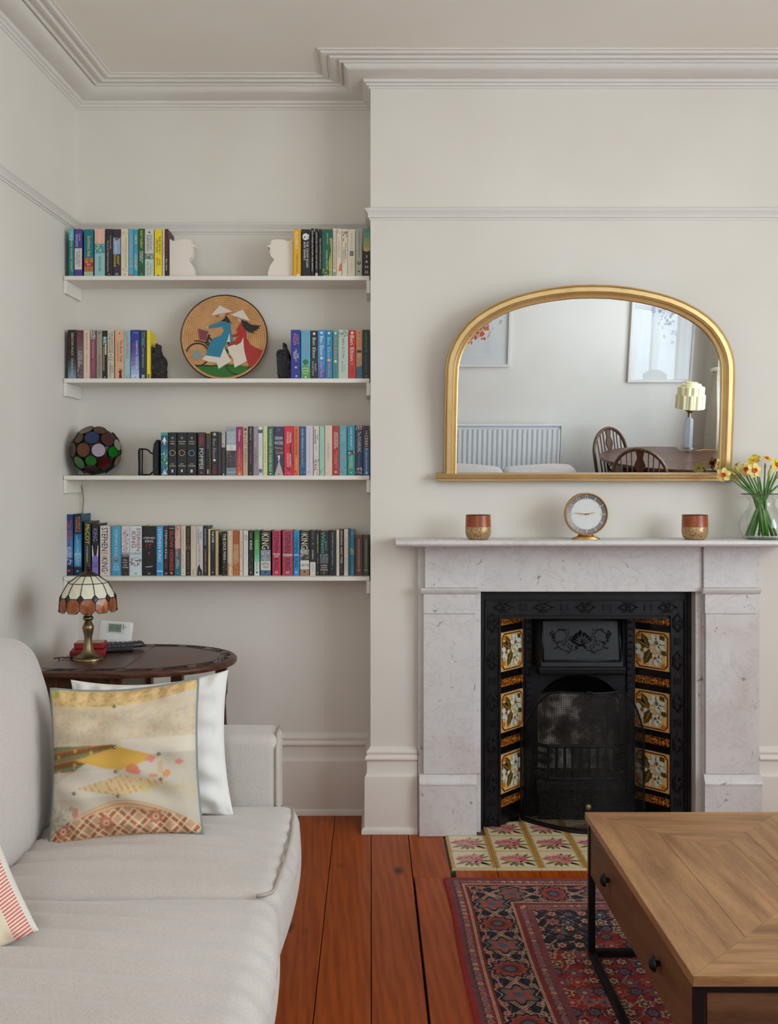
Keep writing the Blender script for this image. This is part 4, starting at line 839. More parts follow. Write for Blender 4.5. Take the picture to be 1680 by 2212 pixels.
ROW3 = [
 (0, 1043, 1118, '#1c5a62', 'teal patterned', 'white', [B(0, .07, '#4c9ca0'), ('Y', [(.05, .25), (.5, .1), (.95, .25), (.7, .2), (.5, .28), (.3, .2)], '#dfe8e4'), H(.25, .3, 'THE', W_, (.35, .65)), ('G', .32, .62, '#1c5a8c', '#2c8c70'), ('Y', [(.45, .66), (.5, .36), (.55, .66)], W_), ('P', .4, .64, ['#dfe8e4', '#2c8c7c', '#1c4c84'], 26), ('G', .66, .9, '#2c8c68', '#1c4c8c'), ('Y', [(.1, .98), (.5, .84), (.9, .98)], '#c8e0d8'), ('P', .68, .98, ['#4cac88', '#dfe8e4', '#245c9c'], 26)]),
 (0, 1122, 1205, '#1c1a1d', 'black', '=a peach ring', [('D', .13, .28, '#bcb8b4'), ('D', .13, .18, K_), H(.2, .225, 'THE TWO', W_, (.24, .76)), H(.25, .28, 'TOWERS', W_, (.24, .76)), ('R', .475, .74, '#d8a890'), H(.72, .75, 'J.R.R.', W_, (.3, .7)), H(.765, .79, 'TOLKIEN', W_), B(.86, .93, '#c8c4c0', (.38, .62))]),
 (0, 1213, 1310, '#1d1b1e', 'black', '=a gold ring', [('D', .13, .24, '#bcb8b4'), ('D', .13, .16, K_), H(.2, .225, 'THE FELLOWSHIP', W_), H(.25, .275, 'OF THE RING', W_, (.2, .8)), ('R', .475, .66, '#d8a03c'), H(.72, .75, 'J.R.R.', W_, (.3, .7)), H(.765, .79, 'TOLKIEN', W_), B(.86, .92, '#c8c4c0', (.4, .6))]),
 (0, 1313, 1412, '#1c1a1d', 'black', '=a blue ring', [('D', .13, .24, '#bcb8b4'), ('D', .13, .16, K_), H(.2, .225, 'THE RETURN', W_, (.2, .8)), H(.25, .275, 'OF THE KING', W_, (.2, .8)), ('R', .48, .66, '#5ca4cc'), H(.72, .75, 'J.R.R.', W_, (.3, .7)), H(.765, .79, 'TOLKIEN', W_), B(.86, .93, '#c8c4c0', (.38, .62))]),
 (0, 1425, 1503, '#252224', 'black', 'red and white', [Tx(.03, .32, 'ROBERT', '#c83c2c', (.5, .74)), Tx(.03, .35, 'HARRIS', '#c84c3c', (.2, .44)), Tx(.37, .84, 'POMPEII', '#dcd8d2', (.22, .76)), ('D', .93, .3, '#b82c3c')]),
 (0, 1507, 1560, '#19171a', 'black', 'small cream', [B(0, .03, '#d8b44c'), Tx(.06, .4, 'JAMES PATTERSON', '#c0b8a8', (.36, .56)), B(.86, .96, '#b8b4ac', (.3, .6)), B(0, 1, '#a88c3c', (.9, 1))]),
 (0, 1565, 1632, '#222022', 'black', 'grey and red', [B(.03, .09, '#c8c4c0', (.34, .7)), Tx(.16, .6, 'Ben Elton', '#9c9896', (.26, .72)), ('D', .65, .4, W_), Tx(.75, .97, 'BLAST FROM', '#b8342c', (.5, .72)), Tx(.76, .97, 'THE PAST', '#b8342c', (.24, .46))]),
 (0, 1635, 1668, '#2f3236', 'slim slate', 'faint', [Tx(.2, .7, 'selected essays', '#50545a', (.36, .6))]),
 (0, 1671, 1715, '#2a2625', 'brown and cream', 'red', [B(0, .36, '#b8ae98'), ('P', .02, .34, ['#8c8474', '#d0c8b4'], 24), Tx(.42, .94, 'Death in the Tower', '#a8483c', (.3, .66)), B(.95, 1, '#a8a49c', (.3, .7))]),
 (1, 40, 145, '#9cacb8', 'pale grey blue', 'white', [H(.055, .09, 'JOEL DICKER', '#b8384c'), H(.12, .155, 'THE TRUTH', W_), H(.17, .2, 'ABOUT', W_, (.25, .75)), H(.215, .245, 'THE HARRY', W_), H(.26, .29, 'QUEBERT', W_), H(.3, .33, 'AFFAIR', W_, (.2, .8)), B(.37, .49, '#d8d6d2'), ('R', .43, .22, K_), B(.49, .86, '#3c3a3c'), ('P', .5, .8, ['#8c4c34', '#5c6c74', '#2c2a2c', '#9c7c5c'], 50), B(.84, 1, '#7c8c94'), H(.92, .945, 'MACLEHOSE', '#dcdcd8')]),
 (1, 148, 212, '#a01f5c', 'magenta fading to orange', 'white', [('G', .3, 1, '#a01f5c', '#d8683c'), Tx(.07, .3, 'Milkman', '#f0dce4', (.3, .66)), Tx(.42, .74, 'ANNA BURNS', '#e8a090', (.36, .58)), ('P', .78, .92, ['#5c1c4c', '#8c2c3c', '#d87c3c'], 20), B(.95, .98, W_, (.4, .6))]),
 (1, 215, 265, '#d0b494', 'tan', 'dark brown', [('Y', [(.3, .02), (.5, .02), (.45, .08), (.25, .08)], '#3c342c'), ('Y', [(.55, .02), (.75, .02), (.7, .08), (.5, .08)], '#3c342c'), Tx(.12, .74, 'BULLET POINTS', '#4c4034', (.24, .76)), Tx(.76, .98, 'MARK WATSON', '#6c5c4c', (.36, .6))]),
 (1, 267, 320, '#231f1e', 'black', 'white and pink', [Tx(.03, .28, 'Harper Lee', '#dcd6d0', (.32, .68)), Tx(.3, .8, 'To Kill a Mockingbird', '#b87484', (.34, .64)), ('R', .96, .3, '#dcd6d0')]),
 (1, 322, 370, '#a08a92', 'dusty mauve', 'pale', [Tx(.04, .42, 'SUSAN HILL', '#c8b8c0', (.28, .66)), Tx(.46, .75, 'AIR AND ANGELS', '#7c6870', (.34, .6)), ('P', .5, .75, ['#5c4c54', '#8c7880'], 16)]),
 (1, 372, 420, '#d5dcda', 'white and teal', 'small teal', [B(.06, .13, '#1f6478'), Tx(.18, .65, 'a small place of remote things', '#50888c', (.38, .58)), ('D', .9, .8, '#2f6c78'), ('P', .8, .98, ['#1f5464', '#5c949c'], 14)]),
 (1, 423, 467, '#d9d494', 'pale yellow', 'olive', [Tx(.22, .82, 'The Signature of All Things', '#8c8844', (.36, .66)), ('R', .96, .3, '#8c4c3c')]),
 (1, 468, 532, '#2f6c48', 'green', 'white', [Tx(.05, .55, 'THE DAMNED UTD', '#e0e4d8', (.3, .68)), Tx(.58, .92, 'DAVID PEACE', '#e0e4d8', (.3, .68)), B(.95, .98, '#c8d0c4', (.38, .62))]),
 (1, 535, 637, '#3a3254', 'deep purple', 'white and gold', [H(.04, .065, 'Author', '#a8a0b8', (.3, .7)), H(.08, .1, 'of the', '#a8a0b8', (.35, .65)), H(.2, .27, 'SARAH', '#e6e0e0', (.08, .88)), H(.29, .38, 'WATERS', '#e6e0e0', (.04, .94)), H(.41, .47, 'Paying', '#d0a058', (.1, .85)), H(.49, .56, 'Guests', '#d0a058', (.2, .95)), ('Y', [(.05, 1), (.5, .7), (.55, .7), (.98, 1)], '#b8aca4'), ('Y', [(.35, .6), (.6, .58), (.62, .64), (.52, .7), (.42, .7), (.45, .64)], '#e4dcd8'), ('D', .97, .14, '#a83c34')]),
 (1, 640, 737, '#d0243c', 'bright red', 'white', [Tx(.14, .34, 'MAGPIE', '#f2dcd8', (.56, .8)), Tx(.12, .36, 'MURDERS', '#f2dcd8', (.28, .5)), Tx(.56, .82, 'ANTHONY', '#f2dcd8', (.56, .78)), Tx(.55, .83, 'HOROWITZ', '#f2dcd8', (.3, .5)), ('Y', [(.95, .1), (.75, .45), (.98, .8), (.9, .78), (.6, .46), (.9, .12)], '#4c0c18'), ('Y', [(.02, .75), (.4, .85), (.95, .9), (.4, .88)], '#4c0c18'), ('P', .9, .99, ['#e07078', '#8c1c28'], 14)]),
 (1, 740, 797, '#df6a34', 'orange', 'dark', [Tx(.07, .58, 'BLOOD ORANGE', '#5c342c', (.34, .66)), Tx(.65, .88, 'HARRIET TYCE', '#f0d8c4', (.4, .58)), ('P', .9, .98, ['#5c2c1c'], 8)]),
 (1, 800, 865, '#245a86', 'ocean blue', 'white', [Tx(.05, .46, 'ROSE TREMAIN', '#dce4e6', (.36, .6)), Tx(.48, .78, 'The Road Home', '#c0d0d8', (.36, .6)), ('P', .58, 1, ['#143c5c', '#5c94b0', '#2c6c8c'], 40)]),
 (1, 867, 940, '#cdc8d0', 'pale lilac', 'pastel', [Tx(.05, .36, 'JONATHAN COE', '#c8a8b8', (.42, .6)), Tx(.36, .86, "THE ROTTERS' CLUB", '#a89cc8', (.42, .6)), ('R', .93, .5, '#b85c5c')]),
 (1, 945, 1003, '#d6cdc2', 'off white', 'black', [Tx(.07, .36, 'SHARPE', '#242024', (.12, .48)), Tx(.18, .27, 'TOM', '#242024', (.56, .84)), Tx(.4, .5, 'Wilt', '#8c8484', (.4, .66)), ('P', .62, 1, ['#4c6c84', '#b8686c', '#2c2a2c', '#d0c4b4'], 44)]),
 (1, 1007, 1060, '#9ac8b0', 'mint green', 'pale', [Tx(.05, .8, 'the sense of an ending', '#7cac98', (.4, .6)), ('P', .86, .98, ['#c8a86c', '#6c9c8c'], 12)]),
 (1, 1063, 1140, '#d9c2ae', 'pale peach', 'blue', [Tx(.36, .7, 'DAVID NICHOLLS', '#5c94b8', (.34, .56)), ('P', .96, 1, ['#c88c78'], 4)]),
 (1, 1143, 1210, '#aa2c28', 'brick red', 'white', [Tx(.13, .44, 'ANTHONY', '#f0e0d8', (.54, .82)), Tx(.13, .46, 'HOROWITZ', '#f0e0d8', (.2, .48)), Tx(.5, .86, 'The Sentence', '#d89c8c', (.5, .72)), Tx(.58, .78, 'is Death', '#d89c8c', (.26, .46)), ('D', .93, .36, '#d8b48c')]),
 (1, 1213, 1290, '#5c9ca8', 'dusty teal', 'pale blue', [Tx(.08, .32, 'CHRISTY', '#a0ccd0', (.54, .76)), Tx(.1, .3, 'LEFTERI', '#a0ccd0', (.28, .5)), ('D', .37, .14, '#2c5460'), Tx(.42, .72, 'The Beekeeper', '#b8a888', (.54, .72)), Tx(.46, .7, 'of Aleppo', '#b8a888', (.3, .48)), ('P', .84, 1, ['#3c6c74', '#c8b878', '#8cb4b4'], 26)]),
 (1, 1295, 1375, '#1f8a7c', 'teal and green', 'white', [B(0, .5, '#2c8ca4'), Tx(.04, .48, 'LIANE MORIARTY', '#dce8e8', (.38, .64)), B(.51, .57, '#2c2a2a'), ('P', .53, .57, ['#e0dcd0'], 10), Tx(.6, .86, 'NINE PERFECT', '#d8ecdc', (.52, .72)), Tx(.62, .86, 'STRANGERS', '#d8ecdc', (.28, .48)), ('D', .94, .16, W_)]),
 (1, 1377, 1458, '#1a2446', 'navy', 'white', [('P', .01, .1, ['#e0dcd4', '#b86c4c', '#c8c4bc'], 22), Tx(.12, .53, 'The FOUNDLING', '#d8d8d8', (.3, .74)), Tx(.56, .82, 'STACEY HALLS', '#7c90a8', (.38, .58)), ('P', .84, 1, ['#e0dcd4', '#8c9cac'], 22)]),
 (1, 1462, 1527, '#1f5a90', 'brown and blue', 'white', [B(0, .44, '#33201c'), Tx(.1, .17, 'THE', W_, (.4, .6)), Tx(.19, .42, 'CRASH', '#e8dcd0', (.24, .76)), B(.45, .49, '#c8c4c0', (.4, .64)), Tx(.52, .9, 'FREIDA MCFADDEN', '#dce4ec', (.36, .62)), B(.92, .97, '#c8d4dc', (.34, .66))]),
]
ROW4 = [
 (0, 52, 132, '#23447c', 'tall blue', 'red', [('G', 0, .7, '#1f3c70', '#6c8cc0'), H(.1, .24, 'V', '#c8403c', (.14, .84)), H(.26, .38, '2', '#c8403c', (.2, .82)), ('Y', [(.4, .52), (.46, .43), (.52, .52)], '#1c1c28'), ('D', .54, .16, W_), Tx(.55, .76, 'ROBERT', '#d0d8e8', (.52, .76)), Tx(.54, .76, 'HARRIS', '#d0d8e8', (.2, .44)), ('P', .74, .84, ['#a8b8d8', '#d0d8e8'], 16), B(.84, 1, '#1b1e28'), ('D', .92, .34, '#c83c44')]),
 (0, 142, 222, '#12436a', 'tall deep blue', 'orange', [B(0, .32, '#132838'), Tx(.05, .3, 'ROBERT', '#d8823c', (.54, .82)), Tx(.05, .31, 'HARRIS', '#d8823c', (.2, .48)), ('G', .33, .64, '#1c6ca4', '#3ca0cc'), ('G', .64, .86, '#8cbcd4', '#2c78a8'), Tx(.34, .42, 'THE', '#b8d4e4', (.3, .46)), Tx(.42, .84, 'SECOND SLEEP', '#a4cce4', (.3, .7)), B(.86, 1, '#101c28'), ('D', .93, .34, '#4c84ac')]),
 (0, 248, 316, '#33382f', 'dark olive', 'yellow', [Tx(.06, .42, 'McCOY', '#dcd04c', (.2, .84)), Tx(.46, .78, 'MY AUTOBIOGRAPHY', '#d8d8cc', (.36, .58)), ('D', .94, .3, '#8c9084')]),
 (0, 327, 398, '#1c1a20', 'black and violet', 'violet', [B(.62, 1, '#8474c0'), Tx(.1, .34, 'KING', '#9488d0', (.2, .8)), ('Y', [(0, .42), (.1, .42), (.3, .62), (.06, .64)], '#d4d0d8'), ('Y', [(1, .42), (.9, .42), (.7, .62), (.94, .64)], '#d4d0d8'), H(.74, .78, 'IF IT', '#3c3460'), H(.8, .84, 'BLEEDS', '#3c3460')]),
 (0, 410, 527, '#dad3ca', 'thick white', 'black', [Tx(.03, .5, 'STEPHEN', K_, (.16, .72)), H(.52, .57, 'DUMA', '#c83c3c', (.16, .74)), H(.59, .63, 'KEY', '#c83c3c', (.26, .7)), Tx(.64, .92, 'KING', K_, (.16, .72)), H(.94, .975, 'H', '#c83c3c', (.38, .56)), B(0, 1, '#6c1c24', (.94, 1)), B(0, 1, '#8c2c30', (0, .03))]),
 (0, 533, 630, '#4aa0c4', 'light blue', 'pale', [Tx(.06, .62, 'STEPHEN KING', '#b8dce8', (.34, .64)), ('D', .68, .42, '#8c4c3c'), ('D', .67, .24, '#c89c84'), H(.76, .795, 'JUST', '#dcecf0', (.3, .7)), H(.81, .84, 'AFTER', '#dcecf0', (.2, .8)), H(.86, .89, 'SUNSET', '#dcecf0', (.14, .86)), H(.94, .975, 'H', '#1c3c50', (.4, .6))]),
 (0, 634, 718, '#d4ced2', 'white and black', 'pink', [('P', .02, .5, ['#8c848c', '#b8b0b8', '#4c484c'], 30), Tx(.06, .62, 'STEPHEN KING', '#c88c98', (.32, .66)), B(.62, 1, '#2c282c'), ('G', .5, .63, '#d4ced2', '#54505a'), H(.67, .7, 'FULL', W_, (.25, .75)), H(.72, .75, 'DARK,', W_, (.2, .8)), H(.77, .8, 'NO', W_, (.3, .7)), H(.82, .85, 'STARS', W_, (.15, .85)), H(.94, .975, 'H', '#c83c3c', (.38, .62))]),
 (0, 720, 845, '#cbd8da', 'thick pale grey', 'red', [Tx(.04, .5, 'STEPHEN', '#a83c34', (.58, .88)), Tx(.11, .44, 'KING', '#a83c34', (.16, .5)), H(.53, .575, '11.22.63', '#5c6468', (.1, .9)), ('D', .72, .8, '#9cb8c4'), ('D', .72, .62, '#dfe6e4'), ('P', .66, .78, ['#2c2c30', '#8c4c40', '#5c7480'], 50), H(.94, .975, 'H', '#3c4448', (.42, .58))]),
 (0, 848, 995, '#1b191b', 'thickest black', 'white', [H(.22, .26, 'STEPHEN', W_, (.1, .92)), H(.28, .33, 'KING', W_, (.22, .8)), H(.36, .45, 'IT', '#a82c28', (.3, .7)), ('D', .54, .14, '#a83430'), B(.55, .62, '#6c6460', (.47, .49)), ('Y', [(.2, .82), (.8, .8), (.7, .83), (.3, .84)], '#8c98a0'), H(.94, .975, 'H', W_, (.44, .58))]),
 (0, 998, 1068, '#3f9ad0', 'bright blue', 'white', [Tx(.05, .72, 'STEPHEN KING', '#e4f0f4', (.26, .7)), Tx(.74, .88, 'in memory', '#b83c5c', (.36, .6)), H(.94, .975, 'H', '#14344c', (.38, .62)), B(.9, .92, '#b8dcec')]),
 (0, 1072, 1120, '#1f1b1d', 'black', 'white and red', [B(0, .06, '#5c1c20'), Tx(.08, .66, 'STEPHEN KING', '#e0dcd6', (.26, .74)), Tx(.7, .86, 'CARRIE', '#b83438', (.3, .66)), H(.94, .975, 'H', W_, (.3, .7))]),
 (0, 1122, 1185, '#241c1c', 'black', 'orange red', [H(.03, .06, 'MICK HERRON', W_), Tx(.1, .9, 'SLOW HORSES', '#dc5234', (.22, .8)), ('D', .95, .42, '#dc5234'), ('D', .95, .16, W_)]),
 (0, 1187, 1250, '#5c7c70', 'pink and green', 'white', [B(0, .45, '#cf9c98'), ('P', .01, .3, ['#4c6c3c', '#7c944c', '#d8b0a8'], 30), ('G', .45, .75, '#7c5c64', '#3c6c7c'), B(.75, 1, '#2c6c80'), Tx(.04, .52, 'WHERE THE', '#f0e4dc', (.54, .78)), Tx(.2, .62, 'CRAWDADS SING', '#f0e4dc', (.26, .48)), Tx(.66, .84, 'DELIA', '#e8d8a8', (.54, .74)), Tx(.64, .88, 'OWENS', '#e8d8a8', (.24, .46)), ('D', .95, .2, '#8cb4b8')]),
 (0, 1252, 1300, '#d8cbb8', 'cream', 'rust', [Tx(.05, .5, 'THE PRINCE OF MIST', '#b07c64', (.34, .62)), Tx(.56, .85, 'CARLOS RUIZ ZAFON', '#8c8070', (.38, .58)), ('D', .95, .2, '#4c443c')]),
 (0, 1302, 1352, '#221d1a', 'dark brown', 'gold', [Tx(.05, .34, 'PATRICK GALE', '#a8844c', (.34, .64)), ('P', .36, .48, ['#b8743c', '#5c3c24', '#d8a868'], 18), Tx(.52, .88, 'According to Queeney', '#c8bcac', (.36, .62)), ('D', .95, .34, '#7c7468')]),
 (0, 1353, 1408, '#d4c5ac', 'plain cream', 'tan', [Tx(.05, .45, 'THE WOMEN OF TROY', '#a8967c', (.36, .56)), Tx(.88, .98, 'FABER', '#5c5044', (.36, .6))]),
 (0, 1410, 1478, '#cdc9c8', 'white and black', 'dark and red', [Tx(.06, .36, 'CLEMENTS', '#3c3a3e', (.2, .44)), Tx(.12, .28, 'RORY', '#3c3a3e', (.56, .78)), Tx(.38, .74, 'MUNICH WOLF', '#a83840', (.36, .62)), ('Y', [(.1, 1), (.2, .84), (.5, .76), (.6, .84), (.9, .9), (.95, 1)], '#232125'), H(.93, .98, 'Z', W_, (.4, .62))]),
 (0, 1480, 1530, '#1d1f30', 'navy', 'orange', [Tx(.05, .4, 'ELEVATION', '#c8ccd8', (.32, .64)), Tx(.46, .94, 'STEPHEN KING', '#d89444', (.32, .66))]),
 (0, 1534, 1555, '#d6c48c', 'slim yellowed', 'brown', [Tx(.1, .8, 'short plays for two', '#8c7444', (.3, .7))]),
 (0, 1557, 1605, '#201e20', 'black', 'white', [Tx(.03, .28, 'NOIR', W_, (.26, .8)), Tx(.3, .44, 'Robert Coover', '#b8b4ac', (.4, .62)), ('D', .93, .24, W_)]),
 (0, 1609, 1638, '#c8b48c', 'slim tan', 'faded', [Tx(.1, .6, 'the old school poems', '#947c54', (.35, .65)), B(.5, 1, '#b89868', (.6, 1))]),
 (1, 0, 48, '#1d1b1a', 'black and worn', 'bold white', [Tx(.05, .64, 'THE DICE MAN', '#e6dfd0', (.2, .78)), ('P', .6, 1, ['#5c564c', '#8c8474', '#3c3832'], 24), B(.1, .2, '#8cb0a0', (0, .06))]),
 (1, 52, 110, '#cdb596', 'worn tan', 'faded', [Tx(.1, .2, 'Penguin', '#9c7c54', (.4, .6)), B(.72, 1, '#b48454', (0, .3)), ('P', .7, 1, ['#a4683c', '#c89868'], 20), B(0, 1, '#dcccb0', (.3, .7))]),
 (1, 112, 175, '#b8692f', 'worn orange', 'faded', [B(.3, .72, '#c89464'), ('P', .3, 1, ['#c88c54', '#9c4c20', '#d8a878'], 40), B(0, .3, '#b05a24'), ('D', .86, .3, '#8c4c24')]),
 (1, 178, 213, '#dcc9b6', 'slim cream', 'pink', [Tx(.05, .66, 'THE CURATE OF ALL FAITH', '#c07c78', (.36, .64)), ('D', .9, .3, '#b84c4c')]),
 (1, 218, 267, '#d9d6cf', 'white', 'black italic', [Tx(.05, .26, 'JAWS', K_, (.54, .84)), Tx(.06, .24, 'JAMES', K_, (.2, .46)), Tx(.32, .6, 'peter benchley', '#a8bca8', (.36, .6)), ('D', .95, .1, K_)]),
 (1, 272, 322, '#211f1d', 'black', 'cream', [Tx(.02, .2, 'stephen', '#d8d4c8', (.36, .62)), Tx(.22, .42, 'KING', '#e4dfd2', (.22, .78)), ('P', .45, .85, ['#4c4434', '#6c5c3c', '#2c2a24'], 36), ('D', .93, .34, '#d8d4c8'), ('D', .93, .22, K_)]),
 (1, 330, 388, '#3c8c4c', 'green and white', 'pale green', [('G', 0, .4, '#2c6c34', '#4cac5c'), ('G', .4, .7, '#4cac5c', '#8cc8b0'), Tx(.05, .2, 'stephen', '#8cc88c', (.36, .62)), Tx(.22, .42, 'KING', '#a8d874', (.24, .76)), B(.7, 1, '#cfd8cc'), Tx(.7, .88, 'DESPERATION', '#2c4434', (.34, .6)), ('D', .93, .34, '#1c2c24')]),
 (1, 395, 503, '#201d1b', 'black, grey and blue', 'cream', [H(.03, .055, 'stephen', '#d8cfb4', (.15, .85)), Tx(.07, .41, 'KING', '#e2d8b4', (.14, .82)), B(.43, .68, '#8c98a4'), ('P', .44, .68, ['#4c5c6c', '#d8c8b0', '#c8b498', '#6c7c8c'], 60), B(.68, .88, '#d2cfc9'), H(.71, .765, 'NEEDFUL', '#242220', (.12, .88)), H(.785, .84, 'THINGS', '#242220', (.2, .8)), B(.88, 1, '#46688c'), ('D', .925, .2, '#1c2430')]),
 (1, 518, 605, '#c22f58', 'crimson', 'black', [Tx(.02, .48, 'STEPHEN', '#1c1418', (.18, .76)), H(.5, .545, 'THE DEAD', '#f2e0e0', (.06, .94)), H(.555, .595, 'ZONE', '#f2e0e0', (.25, .75)), Tx(.61, .88, 'KING', '#1c1418', (.2, .76)), H(.9, .96, 'H', '#f2e0e0', (.38, .62))]),
 (1, 623, 732, '#b04054', 'dusty red', 'black', [Tx(.04, .5, 'STEPHEN', '#1c1418', (.24, .76)), B(.525, .57, '#e0d0cc'), H(.53, .565, 'DREAMCATCHER', '#7c2c38', (.03, .97)), Tx(.62, .88, 'KING', '#1c1418', (.24, .76)), H(.9, .96, 'H', '#f2e0e0', (.4, .6))]),
 (1, 738, 800, '#1b8ccc', 'vivid blue', 'black', [Tx(.14, .5, 'STEPHEN', '#14243c', (.16, .78)), H(.525, .56, 'MISERY', '#e4f0f4', (.06, .94)), Tx(.58, .82, 'KING', '#14243c', (.16, .78)), H(.9, .96, 'H', '#f0f0f0', (.36, .64))]),
 (1, 805, 903, '#211e1c', 'black, white and brown', 'cream', [H(.03, .055, 'stephen', '#d8cfb4', (.15, .85)), Tx(.07, .41, 'KING', '#e2d8b4', (.14, .82)), B(.42, .64, '#a8a49c'), ('P', .44, .64, ['#3c3a38', '#6c6458', '#c8bca8'], 46), ('Y', [(.05, .6), (.4, .54), (.95, .52), (.95, .66), (.05, .64)], '#3c3a38'), B(.66, .86, '#d6d2ca'), H(.74, .8, 'CHRISTINE', '#2c2a28', (.06, .94)), B(.86, 1, '#a47850'), ('D', .915, .2, '#2c2018')]),
 (1, 907, 970, '#1f1d1f', 'black and white', 'small white', [Tx(.03, .2, 'HARLAN COBEN', '#8c8884', (.42, .6)), ('D', .3, .2, '#c8a88c'), Tx(.44, .64, 'RUNNING', W_, (.36, .6)), B(.7, 1, '#d0cdc8'), Tx(.74, .92, 'a thriller', '#8c8c90', (.4, .6))]),
 (1, 973, 1003, '#221f1f', 'slim black', 'lime', [Tx(.08, .5, 'STEPHEN KING', '#b8cc48', (.26, .76)), Tx(.54, .8, 'THE MIST', '#b8b4ac', (.36, .62)), H(.92, .96, 'H', '#b8cc48', (.3, .7))]),
 (1, 1007, 1103, '#1e1d20', 'thick black', 'turquoise', [Tx(.02, .5, 'Wilson', '#54bcb0', (.2, .6)), Tx(.24, .44, 'Robert', '#54bcb0', (.64, .82)), B(.52, .73, '#50585c'), ('P', .53, .72, ['#2c3034', '#8c9498', '#6c7478'], 44), H(.76, .79, 'A SMALL', W_, (.14, .86)), H(.81, .84, 'DEATH', W_, (.2, .8)), H(.86, .89, 'IN LISBON', W_, (.1, .9)), ('D', .94, .2, '#c8743c')]),
 (1, 1105, 1178, '#17181f', 'blue black', 'white', [Tx(.03, .8, "Frank McCourt Angela's Ashes", '#c4c4c8', (.4, .64)), ('D', .85, .1, W_)]),
 (1, 1182, 1213, '#dccfbb', 'slim cream', 'brown', [Tx(.05, .92, 'The Diary of a Nobody George Grossmith', '#7c6a5c', (.36, .62))]),
 (1, 1216, 1255, '#1f1b1a', 'slim black', 'cream', [Tx(.03, .34, 'DICKENS', '#e0d8c8', (.24, .76)), Tx(.38, .74, 'HARD TIMES', '#e0d8c8', (.24, .76)), Tx(.78, .94, 'Penguin Classic', '#a89c88', (.34, .6))]),
 (1, 1262, 1303, '#dccdbb', 'slim cream', 'pink', [Tx(.04, .54, 'YOU CAN DO ANYTHING', '#c4706c', (.34, .64)), Tx(.6, .88, 'SARAH WATERSON', '#7c7468', (.36, .6))]),
 (1, 1305, 1322, '#1d6a80', 'very slim teal', 'no', [B(.2, .6, '#2c8098', (.3, .7))]),
 (1, 1325, 1370, '#1e7a94', 'teal', 'yellow', [('D', .08, .5, '#8cb4bc'), ('D', .08, .3, '#8c3c34'), H(.41, .455, 'Bat', '#e0cc3c', (.05, .95)), H(.46, .5, 'man', '#e0cc3c', (.05, .95)), H(.51, .55, 'pop', '#e0cc3c', (.05, .95)), Tx(.8, .97, 'TASCHEN', '#a8d0d8', (.38, .64))]),
 (1, 1376, 1455, '#5c2a27', 'maroon leather', 'gilt', [B(.1, .8, '#c0a874', (.36, .6)), B(.115, .785, '#5c2a27', (.4, .56)), Tx(.14, .76, 'THE HOUND OF THE SHIRES', '#c0a874', (.41, .55)), ('D', .865, .4, '#c0a874'), ('D', .865, .22, '#5c2a27'), B(.02, .05, '#6c3430'), B(.95, .98, '#6c3430')]),
 (1, 1459, 1520, '#2d3f2d', 'dark green leather', 'gilt', [B(.1, .8, '#b8a870', (.38, .66)), B(.115, .785, '#2d3f2d', (.42, .62)), Tx(.14, .76, 'TALES FROM THE FOREST', '#b8a870', (.43, .61)), ('D', .865, .5, '#b8a870'), ('D', .865, .28, '#2d3f2d')]),
]
def tops(row, i, n, seg, e):
    """photo row of each book's top edge"""
    if row == 0: return 494 + (i % 3) * 0.7 if i < 14 else 493.5 + (i % 4) * 0.6
    if row == 1: return 712.5 + (i % 3) * 0.8
    if row == 2:
        if i < 5: return 934
        if i < 9: return 932.5 + (i % 2)
        return 921.5 - (i - 9) * 0.15 + (i % 3) * 0.6
    if row == 3:
        sp = {0: 1111, 1: 1110, 2: 1126, 3: 1131, 17: 1136, 18: 1143, 19: 1146, 20: 1147, 21: 1148}
        if i in sp: return sp[i]
        if i < 18: return 1136.5
        if i >= len(ROW4) - 2: return 1156
        return 1146.5 - (1 if i % 3 == 0 else 0) - (2.5 if i > len(ROW4) - 8 else 0)
rows = [ROW1L + ROW1R, ROW2L + ROW2R, ROW3, ROW4]
for r_, row in enumerate(rows):
    n = len(row)
    for i, (side, a, b, base, cw, lw, el) in enumerate(row):
        off = 130 if side == 0 else 480
        u0, u1 = off + a / 4.8, off + b / 4.8
        yf = (3.708, 3.709, 3.709, 3.738)[r_] + 0.0012 * ((i * 7) % 3)
        if r_ == 3: yf += 0.004
        dp = 0.110 + 0.002 * ((i * 5) % 3)
        if r_ == 3 and i < 4: dp = 0.122
        v = tops(r_, i, n, side, None)
        pos = (ORD[i] + ' from the left') if i < n / 2 else (ORD[n - 1 - i] + ' from the right')
        lw = lw[1:] if lw[0] == '=' else lw + ' lettering'
        lab = '%s book with %s, %s on the %s shelf' % (cw, lw, pos, SHN[r_])
        if len(lab.split()) > 16: lab = '%s book, %s, %s on the %s shelf' % (cw, lw, pos, SHN[r_])
        if len(lab.split()) > 16: lab = '%s book, %s on the %s shelf' % (cw, pos, SHN[r_])
        x0, x1 = X(u0, yf), X(u1, yf)
        if r_ == 0 and i == 0: x0 = max(x0, xl(3.82) + 0.012)
        make_book(x0, x1, SHZ[r_] + 0.0002, Z(v, yf), yf, dp, base, el, lab, 'books on the %s alcove shelf' % SHN[r_])

